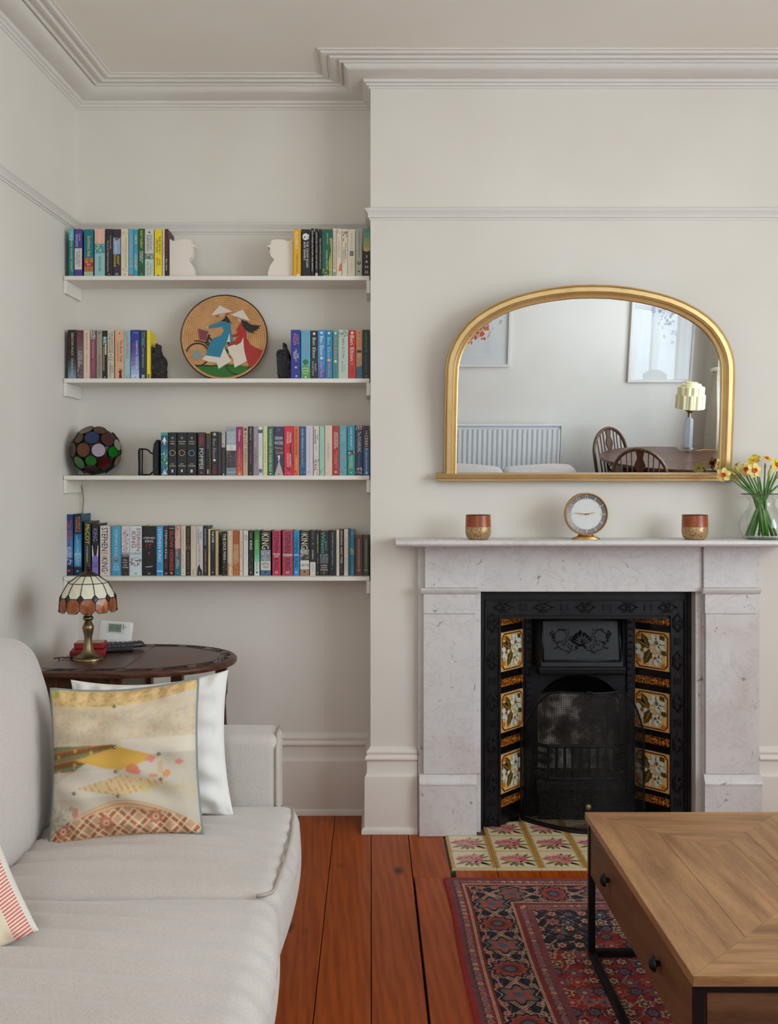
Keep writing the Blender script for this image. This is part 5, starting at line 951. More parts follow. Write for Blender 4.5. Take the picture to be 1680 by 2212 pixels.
# ================================================================== ORNAMENTS ON THE SHELVES
# white profile bookends
M_CARD = mat('white_card', (232, 222, 208), 0.8)
headR = [(633, 596), (633, 518), (629, 517), (627, 520), (616, 520), (615, 517.5), (600, 516.5), (588, 518), (585.5, 521), (584.5, 528), (577, 530.5), (577.5, 533), (583, 534.5), (583, 540), (581.5, 546), (584, 549), (584, 553), (588, 557), (592, 561), (590, 564), (583, 573), (580, 582), (578.5, 590), (578, 596)]
def profile_bookend(pts, label, yb, z):
    poly = [(X(u, yb), Z(v, yb)) for u, v in pts]; poly = [(x, max(zz_, z)) for x, zz_ in poly]
    cx = sum(p[0] for p in poly) / len(poly)
    t = thing('profile_bookend', label, 'bookend', (cx, yb, z), group='white profile bookends')
    for i, (d, k) in enumerate(((0.0, 1.0), (0.012, 1.0), (0.024, 1.0), (0.036, 1.0))):
        ob('silhouette_layer', MB().prism(poly, yb + d, yb + d + 0.0085, 'y'), M_CARD, t, bevel=0.0008)
    xe = poly[0][0]; s = 1 if xe > cx else -1
    xa, xb = sorted((xe - s * 0.0005, xe - s * 0.006)); ob('upright', MB().box(xa, xb, yb - 0.002, yb + 0.075, z, Z(517, yb)), M_CARD, t, bevel=0.0008)
profile_bookend(headR, 'white bookend cut as a capped head facing left', 3.726, SHZ[0])
profile_bookend([(998.6 - u, v) for u, v in headR], 'white bookend cut as a head in profile facing right', 3.726, SHZ[0])

# rugged dark bookends
rk = N('dark_bronze', 0.55, 0.3); vv = rk.co((1, 1, 1), 'Object'); rk.col(rk.ramp(rk.noise(vv, 40, 5), [(0.3, (22, 21, 22)), (0.7, (58, 56, 58))])); rk.bump(rk.noise(vv, 55, 5), 0.8, 0.01); M_ROCK = rk.m
def rugged(outline, label, yb, z, wy):
    poly = [(X(u, yb), max(z, Z(v, yb))) for u, v in outline]; cx = sum(p[0] for p in poly) / len(poly)
    bm = bmesh.new(); mb = MB().prism(poly, yb, yb + wy, 'y'); me = mb.mesh('tmp', M_ROCK, origin=(cx, yb, z)); bm.from_mesh(me)
    bmesh.ops.triangulate(bm, faces=bm.faces); 
    for _ in range(3): bmesh.ops.subdivide_edges(bm, edges=[e for e in bm.edges if e.calc_length() > 0.012], cuts=1, use_grid_fill=True)
    bmesh.ops.triangulate(bm, faces=bm.faces)
    rr = random.Random(label)
    for v_ in bm.verts:
        if v_.co.z > 0.002:
            v_.co += Vector((rr.uniform(-1, 1), rr.uniform(-1, 1.0), rr.uniform(-1, 0.6))) * 0.0021
    bm.to_mesh(me); bm.free(); me.name = 'bookend'
    return single('rugged_bookend', me, None, label, 'bookend', (cx, yb, z), 'dark sculpted bookends', )
rugged([(326, 817), (326, 770), (325.5, 752), (328, 748), (330, 752), (333, 756), (335, 752), (336, 744), (339, 741), (342, 744), (342, 752), (344, 762), (350, 768), (355, 776), (356, 784), (354, 794), (354, 817)], 'dark bronze figure bookend beside the slim yellow book', 3.728, SHZ[1], 0.06)
rugged([(600, 817), (599, 800), (597.5, 780), (597, 765), (599, 758), (604, 755), (611, 754), (611, 742), (614, 739), (617, 742), (618, 750), (622, 756), (625, 768), (627.5, 790), (627.5, 817)], 'dark craggy bookend beside the royal blue book', 3.728, SHZ[1], 0.06)

# old flat iron used as a bookend
it = thing('flat_iron', 'old black cast iron clothes iron standing on end as a bookend', 'flat iron', (X(325, 3.74), 3.75, SHZ[2]))
yb = 3.752; z2 = SHZ[2]
bp = [(334, 1027), (333.5, 985), (335, 962), (338, 954), (343, 950.5), (347, 950)] + [(347, 1027)]
ob('sole', MB().prism([(X(u, yb), max(z2 + 0.0003, Z(v, yb))) for u, v in [(334.5, 1027), (333.2, 1018), (333, 975), (335, 960), (339, 953), (343, 950.5), (346.5, 950.5), (346.5, 1027)]], 3.722, 3.80, 'y'), M_IRON, it, bevel=0.004)
ob('handle', MB().lathe([(0.0001, 0.0003), (0.0085, 0.0003), (0.0095, 0.004), (0.0085, 0.03), (0.0092, 0.06), (0.0100, 0.096), (0.0098, 0.100), (0.0001, 0.101)], (0, 0), 14).xf(Matrix.Translation((X(303.5, yb), yb, z2))), mat('black_lacquer', (20, 18, 19), 0.3), it, smooth=50)
ob('handle_arm', MB().tube([(X(u, yb), yb, Z(v, yb)) for u, v in ((300, 970), (312, 970), (320, 972), (325, 978), (330, 980), (335, 981))], 0.0035, 6), M_IRON, it, smooth='all')
ob('handle_arm', MB().tube([(X(u, yb), yb, max(z2 + 0.0038, Z(v, yb))) for u, v in ((302, 1027), (318, 1027), (324, 1026), (329, 1020), (335, 1018))], 0.0035, 6), M_IRON, it, smooth='all')

# round bamboo plate with bicycle picture
PY = 3.800; PR = 0.1690; pc = (X(484.7, PY), PY, SHZ[1] + PR + 0.0005)
pl = thing('bamboo_plate', 'round bamboo plate picturing two riders in conical hats on a bicycle', 'plate', (pc[0], pc[1] - 0.02, SHZ[1] + 0.0005), (-0.085, 0, 0))
cz0 = PR
bb = N('coiled_bamboo', 0.38); vv = bb.co((1, 1, 1), 'Object')
wv = bb.n('ShaderNodeTexWave', wave_type='RINGS', rings_direction='Y'); mp2 = bb.n('ShaderNodeMapping'); tc2 = bb.n('ShaderNodeTexCoord'); bb.t.links.new(tc2.outputs['Object'], mp2.inputs[0]); mp2.inputs['Location'].default_value = (0, 0, -cz0)
bb.t.links.new(mp2.outputs[0], wv.inputs['Vector']); wv.inputs['Scale'].default_value = 40; wv.inputs['Distortion'].default_value = 2.0; wv.inputs['Detail Scale'].default_value = 3
bb.col(bb.mix(0.5, bb.ramp(wv.outputs[0], [(0.05, (120, 70, 30)), (0.5, (208, 152, 92))]), bb.ramp(bb.noise(vv, 18, 5), [(0.3, (172, 116, 62)), (0.7, (222, 172, 112))]))); bb.bump(wv.outputs[0], 0.25, 0.003)
def ring3(r0, y0): return [(r0 * math.cos(a), y0, cz0 + r0 * math.sin(a)) for a in np.linspace(0, 2 * PI, 73)[:-1]]
ob('dish', MB().grid([ring3(0.001, 0.0), ring3(PR * 0.5, 0.0), ring3(PR * 0.9, -0.001), ring3(PR - 0.002, -0.004), ring3(PR - 0.001, 0.006), ring3(PR * 0.5, 0.006), ring3(0.001, 0.006)], False, True), bb.m, pl, smooth=30)
ob('rim', MB().tube(ring3(PR - 0.0005, -0.003), 0.0024, 6, True), mat('lacquer_dark', (34, 22, 18), 0.3), pl, smooth='all')
def zp(x, y): return ((x - 838) / 628 * PR, cz0 + (750 - y) / 628 * PR)
lvl = [0]
def inlay(name, pts, col, raw=False):
    lvl[0] += 1; d = -0.0018 - lvl[0] * 0.00006
    ob(name, MB().prism([zp(*p) for p in pts] if not raw else pts, d, 0.002, 'y'), col, pl)
gs = [(PR * 0.975 * math.cos(a), cz0 + PR * 0.975 * math.sin(a)) for a in np.linspace(PI + 0.70, 2 * PI - 0.70, 24)]
inlay('grass', gs + [zp(1240, 1180), zp(1100, 1160), zp(900, 1135), zp(700, 1150), zp(500, 1165), zp(370, 1165)], mat('plate_green', (28, 104, 22), 0.35), True)
def ringp(cx, cy, r, w_, a0=0, a1=2 * PI, n=36):
    aa = np.linspace(a0, a1, n); return [(cx + r * math.cos(a), cy + r * math.sin(a)) for a in aa] + [(cx + (r - w_) * math.cos(a), cy + (r - w_) * math.sin(a)) for a in aa[::-1]]
DK = mat('plate_black', (40, 28, 22), 0.4)
inlay('front_wheel', ringp(455, 1000, 178, 22, 0, 2 * PI - 0.001), DK); inlay('rear_wheel', ringp(1040, 1115, 185, 20, 0.2, PI - 0.2), DK)
inlay('wheel_hub', [(450 + 70 * math.cos(a), 1005 + 70 * math.sin(a)) for a in np.linspace(0, 2 * PI, 25)[:-1]], mat('plate_greyblue', (128, 148, 146), 0.5))
for q in ([(405, 788), (480, 790), (575, 815), (620, 860), (615, 885), (560, 832), (480, 806), (405, 802)], [(570, 825), (610, 700), (635, 710), (598, 830)], [(630, 740), (670, 780), (655, 800), (620, 765)], [(600, 800), (650, 860), (640, 880), (590, 815)], [(845, 880), (900, 940), (890, 1010), (940, 1030), (930, 1040), (870, 1000)], [(1085, 910), (1120, 895), (1140, 980), (1110, 960)], [(890, 815), (915, 815), (910, 860), (890, 850)]): inlay('bicycle_frame', q, DK)
inlay('handlebar', [(580, 612), (600, 608), (640, 650), (650, 690), (625, 705), (625, 660)], mat('plate_silver', (168, 160, 150), 0.4))
inlay('basket', [(460, 615), (605, 660), (570, 792), (482, 775)], mat('plate_plum', (132, 50, 72), 0.45))
WH = mat('plate_white', (218, 206, 190), 0.5)
inlay('trousers', [(520, 1068), (575, 1010), (785, 1040), (840, 885), (890, 1000), (945, 1090), (765, 1210), (735, 1120), (600, 1100)], WH)
inlay('trousers', [(888, 888), (1000, 848), (1085, 815), (1115, 735), (1125, 900), (1168, 1092), (995, 1192), (970, 1060), (920, 990)], WH)
inlay('red_dress', [(1075, 530), (1110, 590), (1155, 650), (1160, 750), (1220, 850), (1300, 900), (1415, 945), (1350, 1090), (1235, 1212), (1180, 1110), (1135, 960), (1115, 740), (1085, 820), (1020, 862), (980, 850), (888, 887), (920, 840), (1000, 790), (1045, 730), (958, 742), (950, 715), (1040, 680), (1015, 630)], mat('plate_red', (168, 36, 26), 0.45))
inlay('blue_dress', [(612, 578), (800, 505), (870, 530), (925, 520), (935, 640), (968, 800), (930, 838), (915, 680), (880, 830), (840, 890), (785, 1042), (575, 1012), (640, 810), (700, 750), (790, 720), (835, 650), (815, 590), (720, 600), (625, 608)], mat('plate_blue', (32, 122, 150), 0.45))
inlay('slit', [(878, 815), (915, 680), (926, 812)], WH)
SK_ = mat('plate_skin', (212, 160, 128), 0.5)
inlay('face', [(745, 425), (790, 400), (850, 395), (840, 425), (800, 440), (760, 435)], SK_); inlay('face', [(1020, 465), (1050, 470), (1090, 490), (1075, 525), (1040, 515)], SK_); inlay('hand', [(560, 600), (580, 580), (612, 580), (605, 605), (575, 618)], SK_)
HK = mat('plate_hair', (34, 24, 24), 0.5)
inlay('hair', [(862, 415), (900, 470), (950, 545), (915, 520), (880, 538), (870, 515), (790, 505), (845, 460)], HK)
inlay('hair', [(1078, 485), (1160, 510), (1230, 560), (1372, 573), (1325, 597), (1362, 608), (1285, 635), (1338, 645), (1250, 655), (1290, 685), (1200, 672), (1140, 630), (1100, 570)], HK)
inlay('conical_hat', [(643, 422), (768, 274), (952, 365)], WH); inlay('conical_hat', [(922, 415), (1102, 337), (1210, 505)], WH)
inlay('ribbon', [(850, 400), (895, 390), (905, 410), (870, 412)], mat('plate_red', (168, 36, 26), 0.45)); inlay('ribbon', [(712, 445), (735, 425), (770, 432), (735, 440)], mat('plate_red', (168, 36, 26), 0.45))

# ball of glass roundels
gc = Vector((X(208, 3.765), 3.765, SHZ[2] + 0.0965)); GR = 0.0965
gb = thing('glass_ball_lamp', 'ball lamp of coloured glass roundels in dark leading on the shelf', 'lamp', (gc.x, gc.y, SHZ[2]))
body = N('ball_leading', 0.5, 0.3); vv = body.co((1, 1, 1), 'Object'); body.col(body.ramp(body.noise(vv, 45, 3), [(0.42, (24, 20, 18)), (0.56, (48, 38, 24)), (0.66, (60, 96, 34))])); 
ob('leaded_body', MB().ball(tuple(gc), GR * 0.935, 24, 16), body.m, gb, smooth='all')
DISC = [(890, 445, 190, (26, 52, 88)), (540, 470, 140, (92, 54, 26)), (1255, 490, 180, (74, 32, 32)), (330, 420, 185, (110, 132, 108)), (680, 770, 190, (106, 56, 28)), (1075, 775, 182, (160, 146, 160)), (345, 760, 190, (84, 56, 44)), (1380, 815, 150, (6, 112, 16)),
        (525, 1095, 185, (48, 116, 42)), (870, 1055, 152, (6, 108, 8)), (1185, 1110, 185, (70, 16, 16)), (840, 1290, 200, (46, 18, 24)), (270, 1040, 165, (34, 44, 90)), (470, 1285, 160, (42, 36, 48)), (660, 225, 205, (86, 62, 52)), (1035, 235, 175, (86, 62, 40)), (1455, 620, 160, (128, 126, 112)), (1440, 1040, 150, (104, 92, 72))]
for (x, y, r, col) in DISC:
    dx, dz = (x - 845) / 655, (770 - y) / 655; q = math.hypot(dx, dz)
    if q > 0.985: dx, dz = dx / q * 0.985, dz / q * 0.985
    d = Vector((dx, -math.sqrt(max(0.01, 1 - dx * dx - dz * dz)), dz)).normalized(); rr = min(0.31, r / 655)
    gm_ = mat('roundel_%d_%d_%d' % col, col, 0.16); gm_.node_tree.nodes['Principled BSDF'].inputs['Transmission Weight'].default_value = 0.12
    cc = gc + d * GR * math.sqrt(1 - rr * rr)
    ob('glass_roundel', MB().disc(cc + d * 0.0022, GR * rr * 0.93, d, 22, 0.004), gm_, gb)
    ob('lead_ring', MB().tube([tuple(cc + d * 0.001 + GR * rr * 0.96 * (math.cos(a) * d.orthogonal().normalized() + math.sin(a) * d.cross(d.orthogonal().normalized()))) for a in np.linspace(0, 2 * PI, 23)[:-1]], 0.0018, 5, True), mat('lead', (34, 32, 30), 0.45, 0.5), gb, smooth='all')
for i in range(16):
    a = i * 2.399; zq = -0.8 + 1.6 * (i / 15); d = Vector((math.sqrt(1 - zq * zq) * math.cos(a) * 0.9, abs(math.sqrt(1 - zq * zq) * math.sin(a)) + 0.15, zq)).normalized()
    cc = gc + d * GR * 0.965; ob('glass_roundel', MB().disc(cc, GR * 0.24, d, 18, 0.004), mat('roundel_%d_%d_%d' % DISC[i % 12][3], DISC[i % 12][3], 0.16), gb)
cp = [(X(171, 3.85), 3.855, SHZ[2] - 0.02), (X(176, 3.85), 3.858, SHZ[2] - 0.05), (X(179, 3.85), 3.858, SHZ[2] - 0.09), (X(177, 3.85), 3.858, SHZ[2] - 0.14), (X(175, 3.85), 3.858, SHZ[2] - 0.20), (X(176, 3.85), 3.858, SHZ[3] + 0.12)]
ob('twisted_cord', MB().tube([(gc.x - 0.03, 3.84, SHZ[2] + 0.004), (X(170, 3.85), 3.850, SHZ[2] + 0.003)] + cp, 0.0022, 6), mat('old_cord', (150, 134, 104), 0.9), gb, smooth='all')

# ================================================================== GATELEG TABLE IN THE CORNER
TZ = 0.720
gt = thing('gateleg_table', 'dark oak gateleg side table with carved rim and one leaf raised', 'table', (-0.78, 3.30, 0))
hx = -0.781                                    # hinge line
cyt, ry, rxl = 3.302, 0.275, 0.326
def ell(x0, rx, ryy, a0, a1, n): return [(x0 + rx * math.cos(a), cyt + ryy * math.sin(a)) for a in np.linspace(a0, a1, n)]
leaf = ell(hx + 0.0008, rxl, ry, -PI / 2, PI / 2, 41)
def rounded_top(mb, poly, z0, z1, r=0.006):
    mb.prism(poly, z0, z1)
lm = MB()
def scaled(poly, k, cx): return [(cx + (x - cx) * (1 - k / rxl), cyt + (y - cyt) * (1 - k / ry)) for x, y in poly]
rows_ = [[(x, y, z) for x, y in scaled(leaf, k, hx)] for k, z in ((0.012, TZ - 0.022), (0.003, TZ - 0.020), (0.0, TZ - 0.013), (0.001, TZ - 0.006), (0.006, TZ - 0.001), (0.010, TZ))]
lm.grid(rows_); lm.face(rows_[-1]); lm.face(rows_[0])
ob('leaf', lm, M_OAK, gt, smooth=35)
cxl = -1.040
mid_ = [(cxl, cyt - ry + 0.012), (hx - 0.0008, cyt - ry), (hx - 0.0008, cyt + ry), (cxl, cyt + ry - 0.012)]
ob('centre_top', MB().prism(mid_, TZ - 0.022, TZ), M_OAK, gt, bevel=0.005)
ob('dropped_leaf', MB().prism([(cyt + 0.24 * math.cos(a), TZ - 0.03 - 0.28 * math.sin(a)) for a in np.linspace(0, PI, 24)], cxl - 0.022, cxl - 0.004, 'x'), M_OAK, gt)
# carved rim: flowing scrolls lying in a sunk band
cv = MB(); M_CARVE = mat('carved_groove', (22, 11, 8), 0.5)
def onrim(t, k):          # t along the rim, k inset from the edge
    # t in 0..1 : centre top near side -> leaf -> centre top far side
    L1 = 0.26; L2 = 0.95; tot = 2 * L1 + L2; s = t * tot
    if s < L1: return (cxl + s, cyt - ry + k + 0.004)
    if s > L1 + L2: return (hx - (s - L1 - L2), cyt + ry - k - 0.004)
    a = -PI / 2 + PI * (s - L1) / L2
    return (hx + (rxl - k) * math.cos(a), cyt + (ry - k) * math.sin(a))
def rimline(pts, r=0.0017): cv.tube([onrim(t, k) + (TZ - 0.0003,) for t, k in pts], r, 4)
rimline([(t, 0.016) for t in np.linspace(0.0, 1.0, 60)], 0.0011); rimline([(t, 0.062 - 0.012 * abs(math.sin(6 * PI * t))) for t in np.linspace(0.0, 1.0, 120)], 0.0014)
nsc = 12
for i in range(nsc):
    t0 = (i + 0.1) / nsc; dt = 0.9 / nsc; f = -1 if i >= nsc / 2 else 1
    def q(a, b): 
        tt = t0 + dt * (a if f == 1 else 1 - a); return (tt, b)
    rimline([q(0.05, .020), q(.2, .024), q(.4, .034), q(.6, .044), q(.8, .046), q(.95, .038)]); rimline([q(.3, .022), q(.5, .024), q(.7, .030), q(.85, .038)]); rimline([q(.1, .030), q(.25, .042), q(.45, .050), q(.55, .048)])
    for w_ in (0.22, 0.4, 0.58, 0.74): rimline([q(w_, .022), q(w_ + .08, .028), q(w_ + .12, .036)], 0.0017)
    rimline([q(.82 + .08 * math.cos(a), .030 + .007 * math.sin(a)) for a in np.linspace(0, 5, 9)], 0.0012)
ob('carved_border', cv, M_CARVE, gt)
ob('hinge_line', MB().box(hx - 0.0008, hx + 0.0008, cyt - ry, cyt + ry, TZ - 0.01, TZ - 0.0006), mat('hinge_gap', (120, 84, 50), 0.6), gt)
# underframe
ob('apron', MB().box(cxl + 0.02, hx - 0.02, 3.085, 3.105, TZ - 0.16, TZ - 0.022), M_OAKR, gt, bevel=0.002); ob('apron', MB().box(cxl + 0.02, hx - 0.02, 3.50, 3.52, TZ - 0.16, TZ - 0.022), M_OAKR, gt, bevel=0.002)
ob('apron', MB().box(hx - 0.035, hx - 0.020, 3.105, 3.50, TZ - 0.14, TZ - 0.022), M_OAKR, gt); ob('apron', MB().box(cxl + 0.02, cxl + 0.035, 3.105, 3.50, TZ - 0.14, TZ - 0.022), M_OAKR, gt)
def turned(x, y):
    a = 0.019; m_ = MB().box(x - a, x + a, y - a, y + a, TZ - 0.16, TZ - 0.022).box(x - a, x + a, y - a, y + a, 0.0, 0.10)
    m_.lathe([(0.018, 0.10), (0.012, 0.115), (0.019, 0.14), (0.021, 0.2), (0.014, 0.29), (0.011, 0.32), (0.018, 0.34), (0.012, 0.36), (0.020, 0.44), (0.015, 0.53), (0.018, TZ - 0.16)], (x, y), 12)
    ob('leg', m_, M_OAKR, gt, smooth=35)
for x in (cxl + 0.03, hx - 0.025):
    for y in (3.095, 3.51): turned(x, y)
turned(-0.655, 3.30); turned(-0.53, 3.46)
for y in (3.095, 3.51): ob('stretcher', MB().box(cxl + 0.04, hx - 0.03, y - 0.012, y + 0.012, 0.05, 0.085), M_OAKR, gt)
ob('gate_rail', MB().box(-0.80, -0.655, 3.29, 3.312, TZ - 0.06, TZ - 0.026), M_OAKR, gt); ob('gate_rail', MB().prism([(-0.80, 3.31), (-0.53, 3.45), (-0.53, 3.47), (-0.80, 3.33)], TZ - 0.06, TZ - 0.026), M_OAKR, gt)

# stained glass table lamp
ly, lx = 3.250, X(190.5, 3.25)
lp = thing('stained_glass_lamp', 'small stained glass table lamp with brass stem and amber-edged shade', 'lamp', (lx, ly, TZ))
def lz(y): return Z(1200 + y / 3.65, ly)
prof = [(0.0001, TZ + 0.0003), (0.0495, TZ + 0.0003), (0.0500, TZ + 0.004), (0.0475, TZ + 0.008), (0.0485, TZ + 0.011)]
for y, r in ((800, 95), (785, 74), (770, 56), (740, 41), (700, 34), (660, 29), (630, 31), (600, 38), (575, 45), (560, 45), (545, 38), (528, 30), (515, 23), (508, 34), (500, 40), (490, 41), (480, 36), (474, 28), (466, 30), (455, 24), (440, 26)): prof.append((r / 3.65 / 646, lz(y)))
prof.append((0.0001, lz(438)))
ob('base', MB().lathe(prof, (lx, ly), 40, flute=lambda t, z: 1 + (0.045 * math.cos(16 * t) if TZ + 0.012 < z < lz(590) else 0)), M_BRASS, lp, smooth=50)
M_WG = mat('opal_glass', (226, 220, 198), 0.22); M_WG.node_tree.nodes['Principled BSDF'].inputs['Subsurface Weight'].default_value = 0.0
ag = N('amber_glass', 0.2); vv = ag.co((2, 2, 0.5), 'Object', rand=True); ag.col(ag.ramp(ag.noise(vv, 30, 4), [(0.3, (112, 52, 22)), (0.55, (156, 82, 36)), (0.8, (206, 150, 100))])); M_AG = ag.m
M_DG = mat('dark_glass', (46, 40, 42), 0.2); M_LEAD = mat('lead_came', (36, 33, 30), 0.4, 0.6)
SP = [(0.885, 0.0945), (0.900, 0.0950), (0.918, 0.0935), (0.931, 0.0905), (0.945, 0.0855), (0.960, 0.0775), (0.978, 0.0650), (0.990, 0.0475), (1.0015, 0.0300), (1.004, 0.0270)]
def sr(z): return float(np.interp(z, [p[0] for p in SP], [p[1] for p in SP]))
NS = 12; hw_ = PI / NS
def spt(a, z, d=0.0): r = sr(z) + d; return (lx + r * math.cos(a), ly + r * math.sin(a), z)
def pane(poly, m_, c):
    """poly in (fraction of half segment, z) -> pane on the dome, subdivided fan"""
    pts = [(c + f * hw_, z) for f, z in poly]; ca = sum(p[0] for p in pts) / len(pts); czz = sum(p[1] for p in pts) / len(pts)
    pts = [(ca + (a - ca) * 0.95, czz + (z - czz) * 0.95) for a, z in pts]
    mb = MB(); n = len(pts)
    mb.add([spt(ca, czz)] + [spt(a, z) for a, z in pts] + [spt(ca, czz, -0.002)] + [spt(a, z, -0.002) for a, z in pts], [(0, i + 1, (i + 1) % n + 1) for i in range(n)] + [(n + 1, n + 2 + (i + 1) % n, n + 2 + i) for i in range(n)] + [(i + 1, n + 2 + i, n + 2 + (i + 1) % n, (i + 1) % n + 1) for i in range(n)])
    ob('glass_pane', mb, m_, lp)
ld = MB()
def came(poly, c, r=0.0012): ld.tube([spt(c + f * hw_, z, 0.0008) for f, z in poly], r, 5)
for i in range(NS):
    c = -PI / 2 + (i + 0.5) * 2 * PI / NS
    pane([(-1, 0.978), (1, 0.978), (1, 1.0015), (-1, 1.0015)], M_WG, c)
    pane([(-1, 0.944), (-0.55, 0.931), (0.55, 0.931), (1, 0.944), (1, 0.978), (-1, 0.978)], M_WG, c)
    pane([(-0.6, 0.884), (0.6, 0.884), (1, 0.895), (1, 0.918), (0.55, 0.931), (-0.55, 0.931), (-1, 0.918), (-1, 0.895)], M_AG, c)
    pane([(0, 0.918), (0.45, 0.931), (0, 0.944), (-0.45, 0.931)], M_DG, c + hw_)
    came([(-1, 1.003), (-1, 0.99), (-1, 0.978), (-1, 0.96), (-1, 0.944)], c); came([(-1, 0.978), (0, 0.978), (1, 0.978)], c)
    came([(-1, 0.944), (-0.55, 0.931), (0, 0.931), (0.55, 0.931), (1, 0.944)], c); came([(-0.55, 0.931), (-1, 0.918), (-1, 0.905), (-1, 0.895)], c); came([(0.55, 0.931), (1, 0.918)], c)
    came([(-1, 0.895), (-0.6, 0.884), (0, 0.8835), (0.6, 0.884), (1, 0.895)], c)
ob('leading', ld, M_LEAD, lp, smooth='all')
ob('cap', MB().lathe([(0.033, 1.000), (0.031, 1.004), (0.018, 1.012), (0.010, 1.017), (0.006, 1.019), (0.009, 1.022), (0.006, 1.026), (0.0095, 1.030), (0.0085, 1.034), (0.005, 1.040), (0.0035, 1.046), (0.0001, 1.049)], (lx, ly), 18), mat('bronze_cap', (74, 62, 48), 0.45, 0.7), lp, smooth=40)
ob('power_cord', MB().tube([(lx - 0.045, ly + 0.01, TZ + 0.004), (lx - 0.09, ly + 0.015, TZ + 0.0045), (lx - 0.115, ly + 0.0, TZ + 0.004), (-1.045, ly + 0.02, TZ + 0.002), (-1.06, ly + 0.03, TZ - 0.03)], 0.0022, 6), mat('brown_cord', (54, 34, 26), 0.6), lp, smooth='all')
wire = MB().tube([(X(178, 3.80), 3.855, SHZ[3] - 0.03), (X(177, 3.80), 3.857, 0.85), (X(176, 3.80), 3.857, 0.80), (X(181, 3.80), 3.85, 0.74), (X(186, 3.8), 3.84, 0.70)], 0.0013, 5)
single('thin_wire', wire, mat('old_cord', (150, 134, 104), 0.9), 'thin pale wire hanging down the alcove corner behind the lamp', 'wire', (X(178, 3.80), 3.855, 0.70), smooth='all')

# red card boxes, remotes, thermostat
rc = thing('red_card_box', 'upper red box with a pale printed lid beside the lamp', 'box', (X(201, 3.40), 3.37, TZ + 0.021), (0, 0, 0.10), 'red boxes on the side table')
ob('lid', MB().box(-0.050, 0.050, -0.035, 0.035, 0.001, 0.020), mat('red_card', (150, 26, 30), 0.5), rc, bevel=0.002)
ob('printed_label', MB().box(-0.046, 0.046, -0.031, 0.031, 0.0200, 0.0206), mat('pale_print', (190, 170, 150), 0.6), rc)
rc = thing('red_card_box', 'lower red box, partly under the pale-lidded box', 'box', (X(196, 3.36), 3.335, TZ), (0, 0, 0.16), 'red boxes on the side table')
ob('lid', MB().box(-0.058, 0.058, -0.040, 0.040, 0.008, 0.0205), mat('red_card', (150, 26, 30), 0.5), rc, bevel=0.002); ob('tray', MB().box(-0.056, 0.056, -0.038, 0.038, 0.0003, 0.009), mat('red_card_dark', (112, 16, 22), 0.5), rc, bevel=0.001)
RM = mat('remote_black', (20, 20, 22), 0.4)
def remote(label, loc, rz, L=0.165, wd=0.043, tilt=0.0):
    t = thing('remote_control', label, 'remote control', loc, (tilt, 0, rz), 'remote controls on the side table')
    ob('case', softbox(L / 2, wd / 2, 0.009, 0.006, 3).xf(Matrix.Translation((0, 0, 0.0095))), RM, t, smooth='all', weld=True)
    cols = [(60, 60, 64), (84, 84, 90), (60, 60, 64)]
    for i in range(9):
        for j in range(3):
            cc = cols[j]
            if i == 6: cc = [(150, 40, 40), (60, 130, 60), (60, 80, 150)][j]
            ob('button', MB().box(-L / 2 + 0.014 + i * 0.0165, -L / 2 + 0.023 + i * 0.0165, -0.014 + j * 0.0105, -0.0065 + j * 0.0105, 0.0183, 0.0202), mat('key_%d_%d_%d' % cc, cc, 0.5), t)
remote('remote control lying across the table behind the others', (X(215, 3.47), 3.485, TZ), 0.02, 0.17)
remote('middle remote control, beside the red boxes', (X(243, 3.42), 3.40, TZ), 0.35, 0.15)
remote('nearest remote control, tipped towards the table edge', (X(262, 3.45), 3.44, TZ + 0.006), 0.55, 0.16, 0.045)
th = thing('thermostat', 'white digital thermostat propped on the side table against the wall', 'thermostat', (X(247, 3.53), 3.525, TZ), (-0.22, 0.07, 0.0))
ob('case', softbox(0.0605, 0.013, 0.0425, 0.006, 4).xf(Matrix.Translation((0, 0, 0.046))), mat('white_plastic', (226, 224, 220), 0.4), th, smooth='all', weld=True)
ob('stand', MB().box(-0.03, 0.03, 0.005, 0.03, 0.0008, 0.006), mat('white_plastic', (226, 224, 220), 0.4), th)
ob('bezel', MB().box(-0.030, 0.034, -0.0140, -0.012, 0.045, 0.084), mat('white_plastic2', (214, 212, 208), 0.4), th, bevel=0.001)
ob('screen', MB().box(-0.024, 0.022, -0.0147, -0.013, 0.050, 0.078), mat('lcd_green', (122, 138, 122), 0.2), th)
tt = MB(); text_into(tt, '10:1', (-0.012, -0.0149, 0.063), (1, 0, 0), (0, 0, 1), 0.013, 0.008); text_into(tt, '18.0', (0.010, -0.0149, 0.063), (1, 0, 0), (0, 0, 1), 0.014, 0.010); ob('readout', tt, mat('lcd_dark', (56, 68, 58), 0.4), th)
for (x, z) in ((0.029, 0.076), (0.029, 0.064), (0.029, 0.070), (0.037, 0.070)): ob('button', MB().ball((x, -0.0145, z), (0.0024, 0.0015, 0.0030), 8, 6), mat('grey_key', (150, 150, 150), 0.5), th)
ob('maker_mark', (lambda m_: (text_into(m_, 'Honeywell', (-0.004, -0.0133, 0.020), (1, 0, 0), (0, 0, 1), 0.026, 0.005), m_)[1])(MB()), mat('mark_grey', (170, 168, 166), 0.6), th)

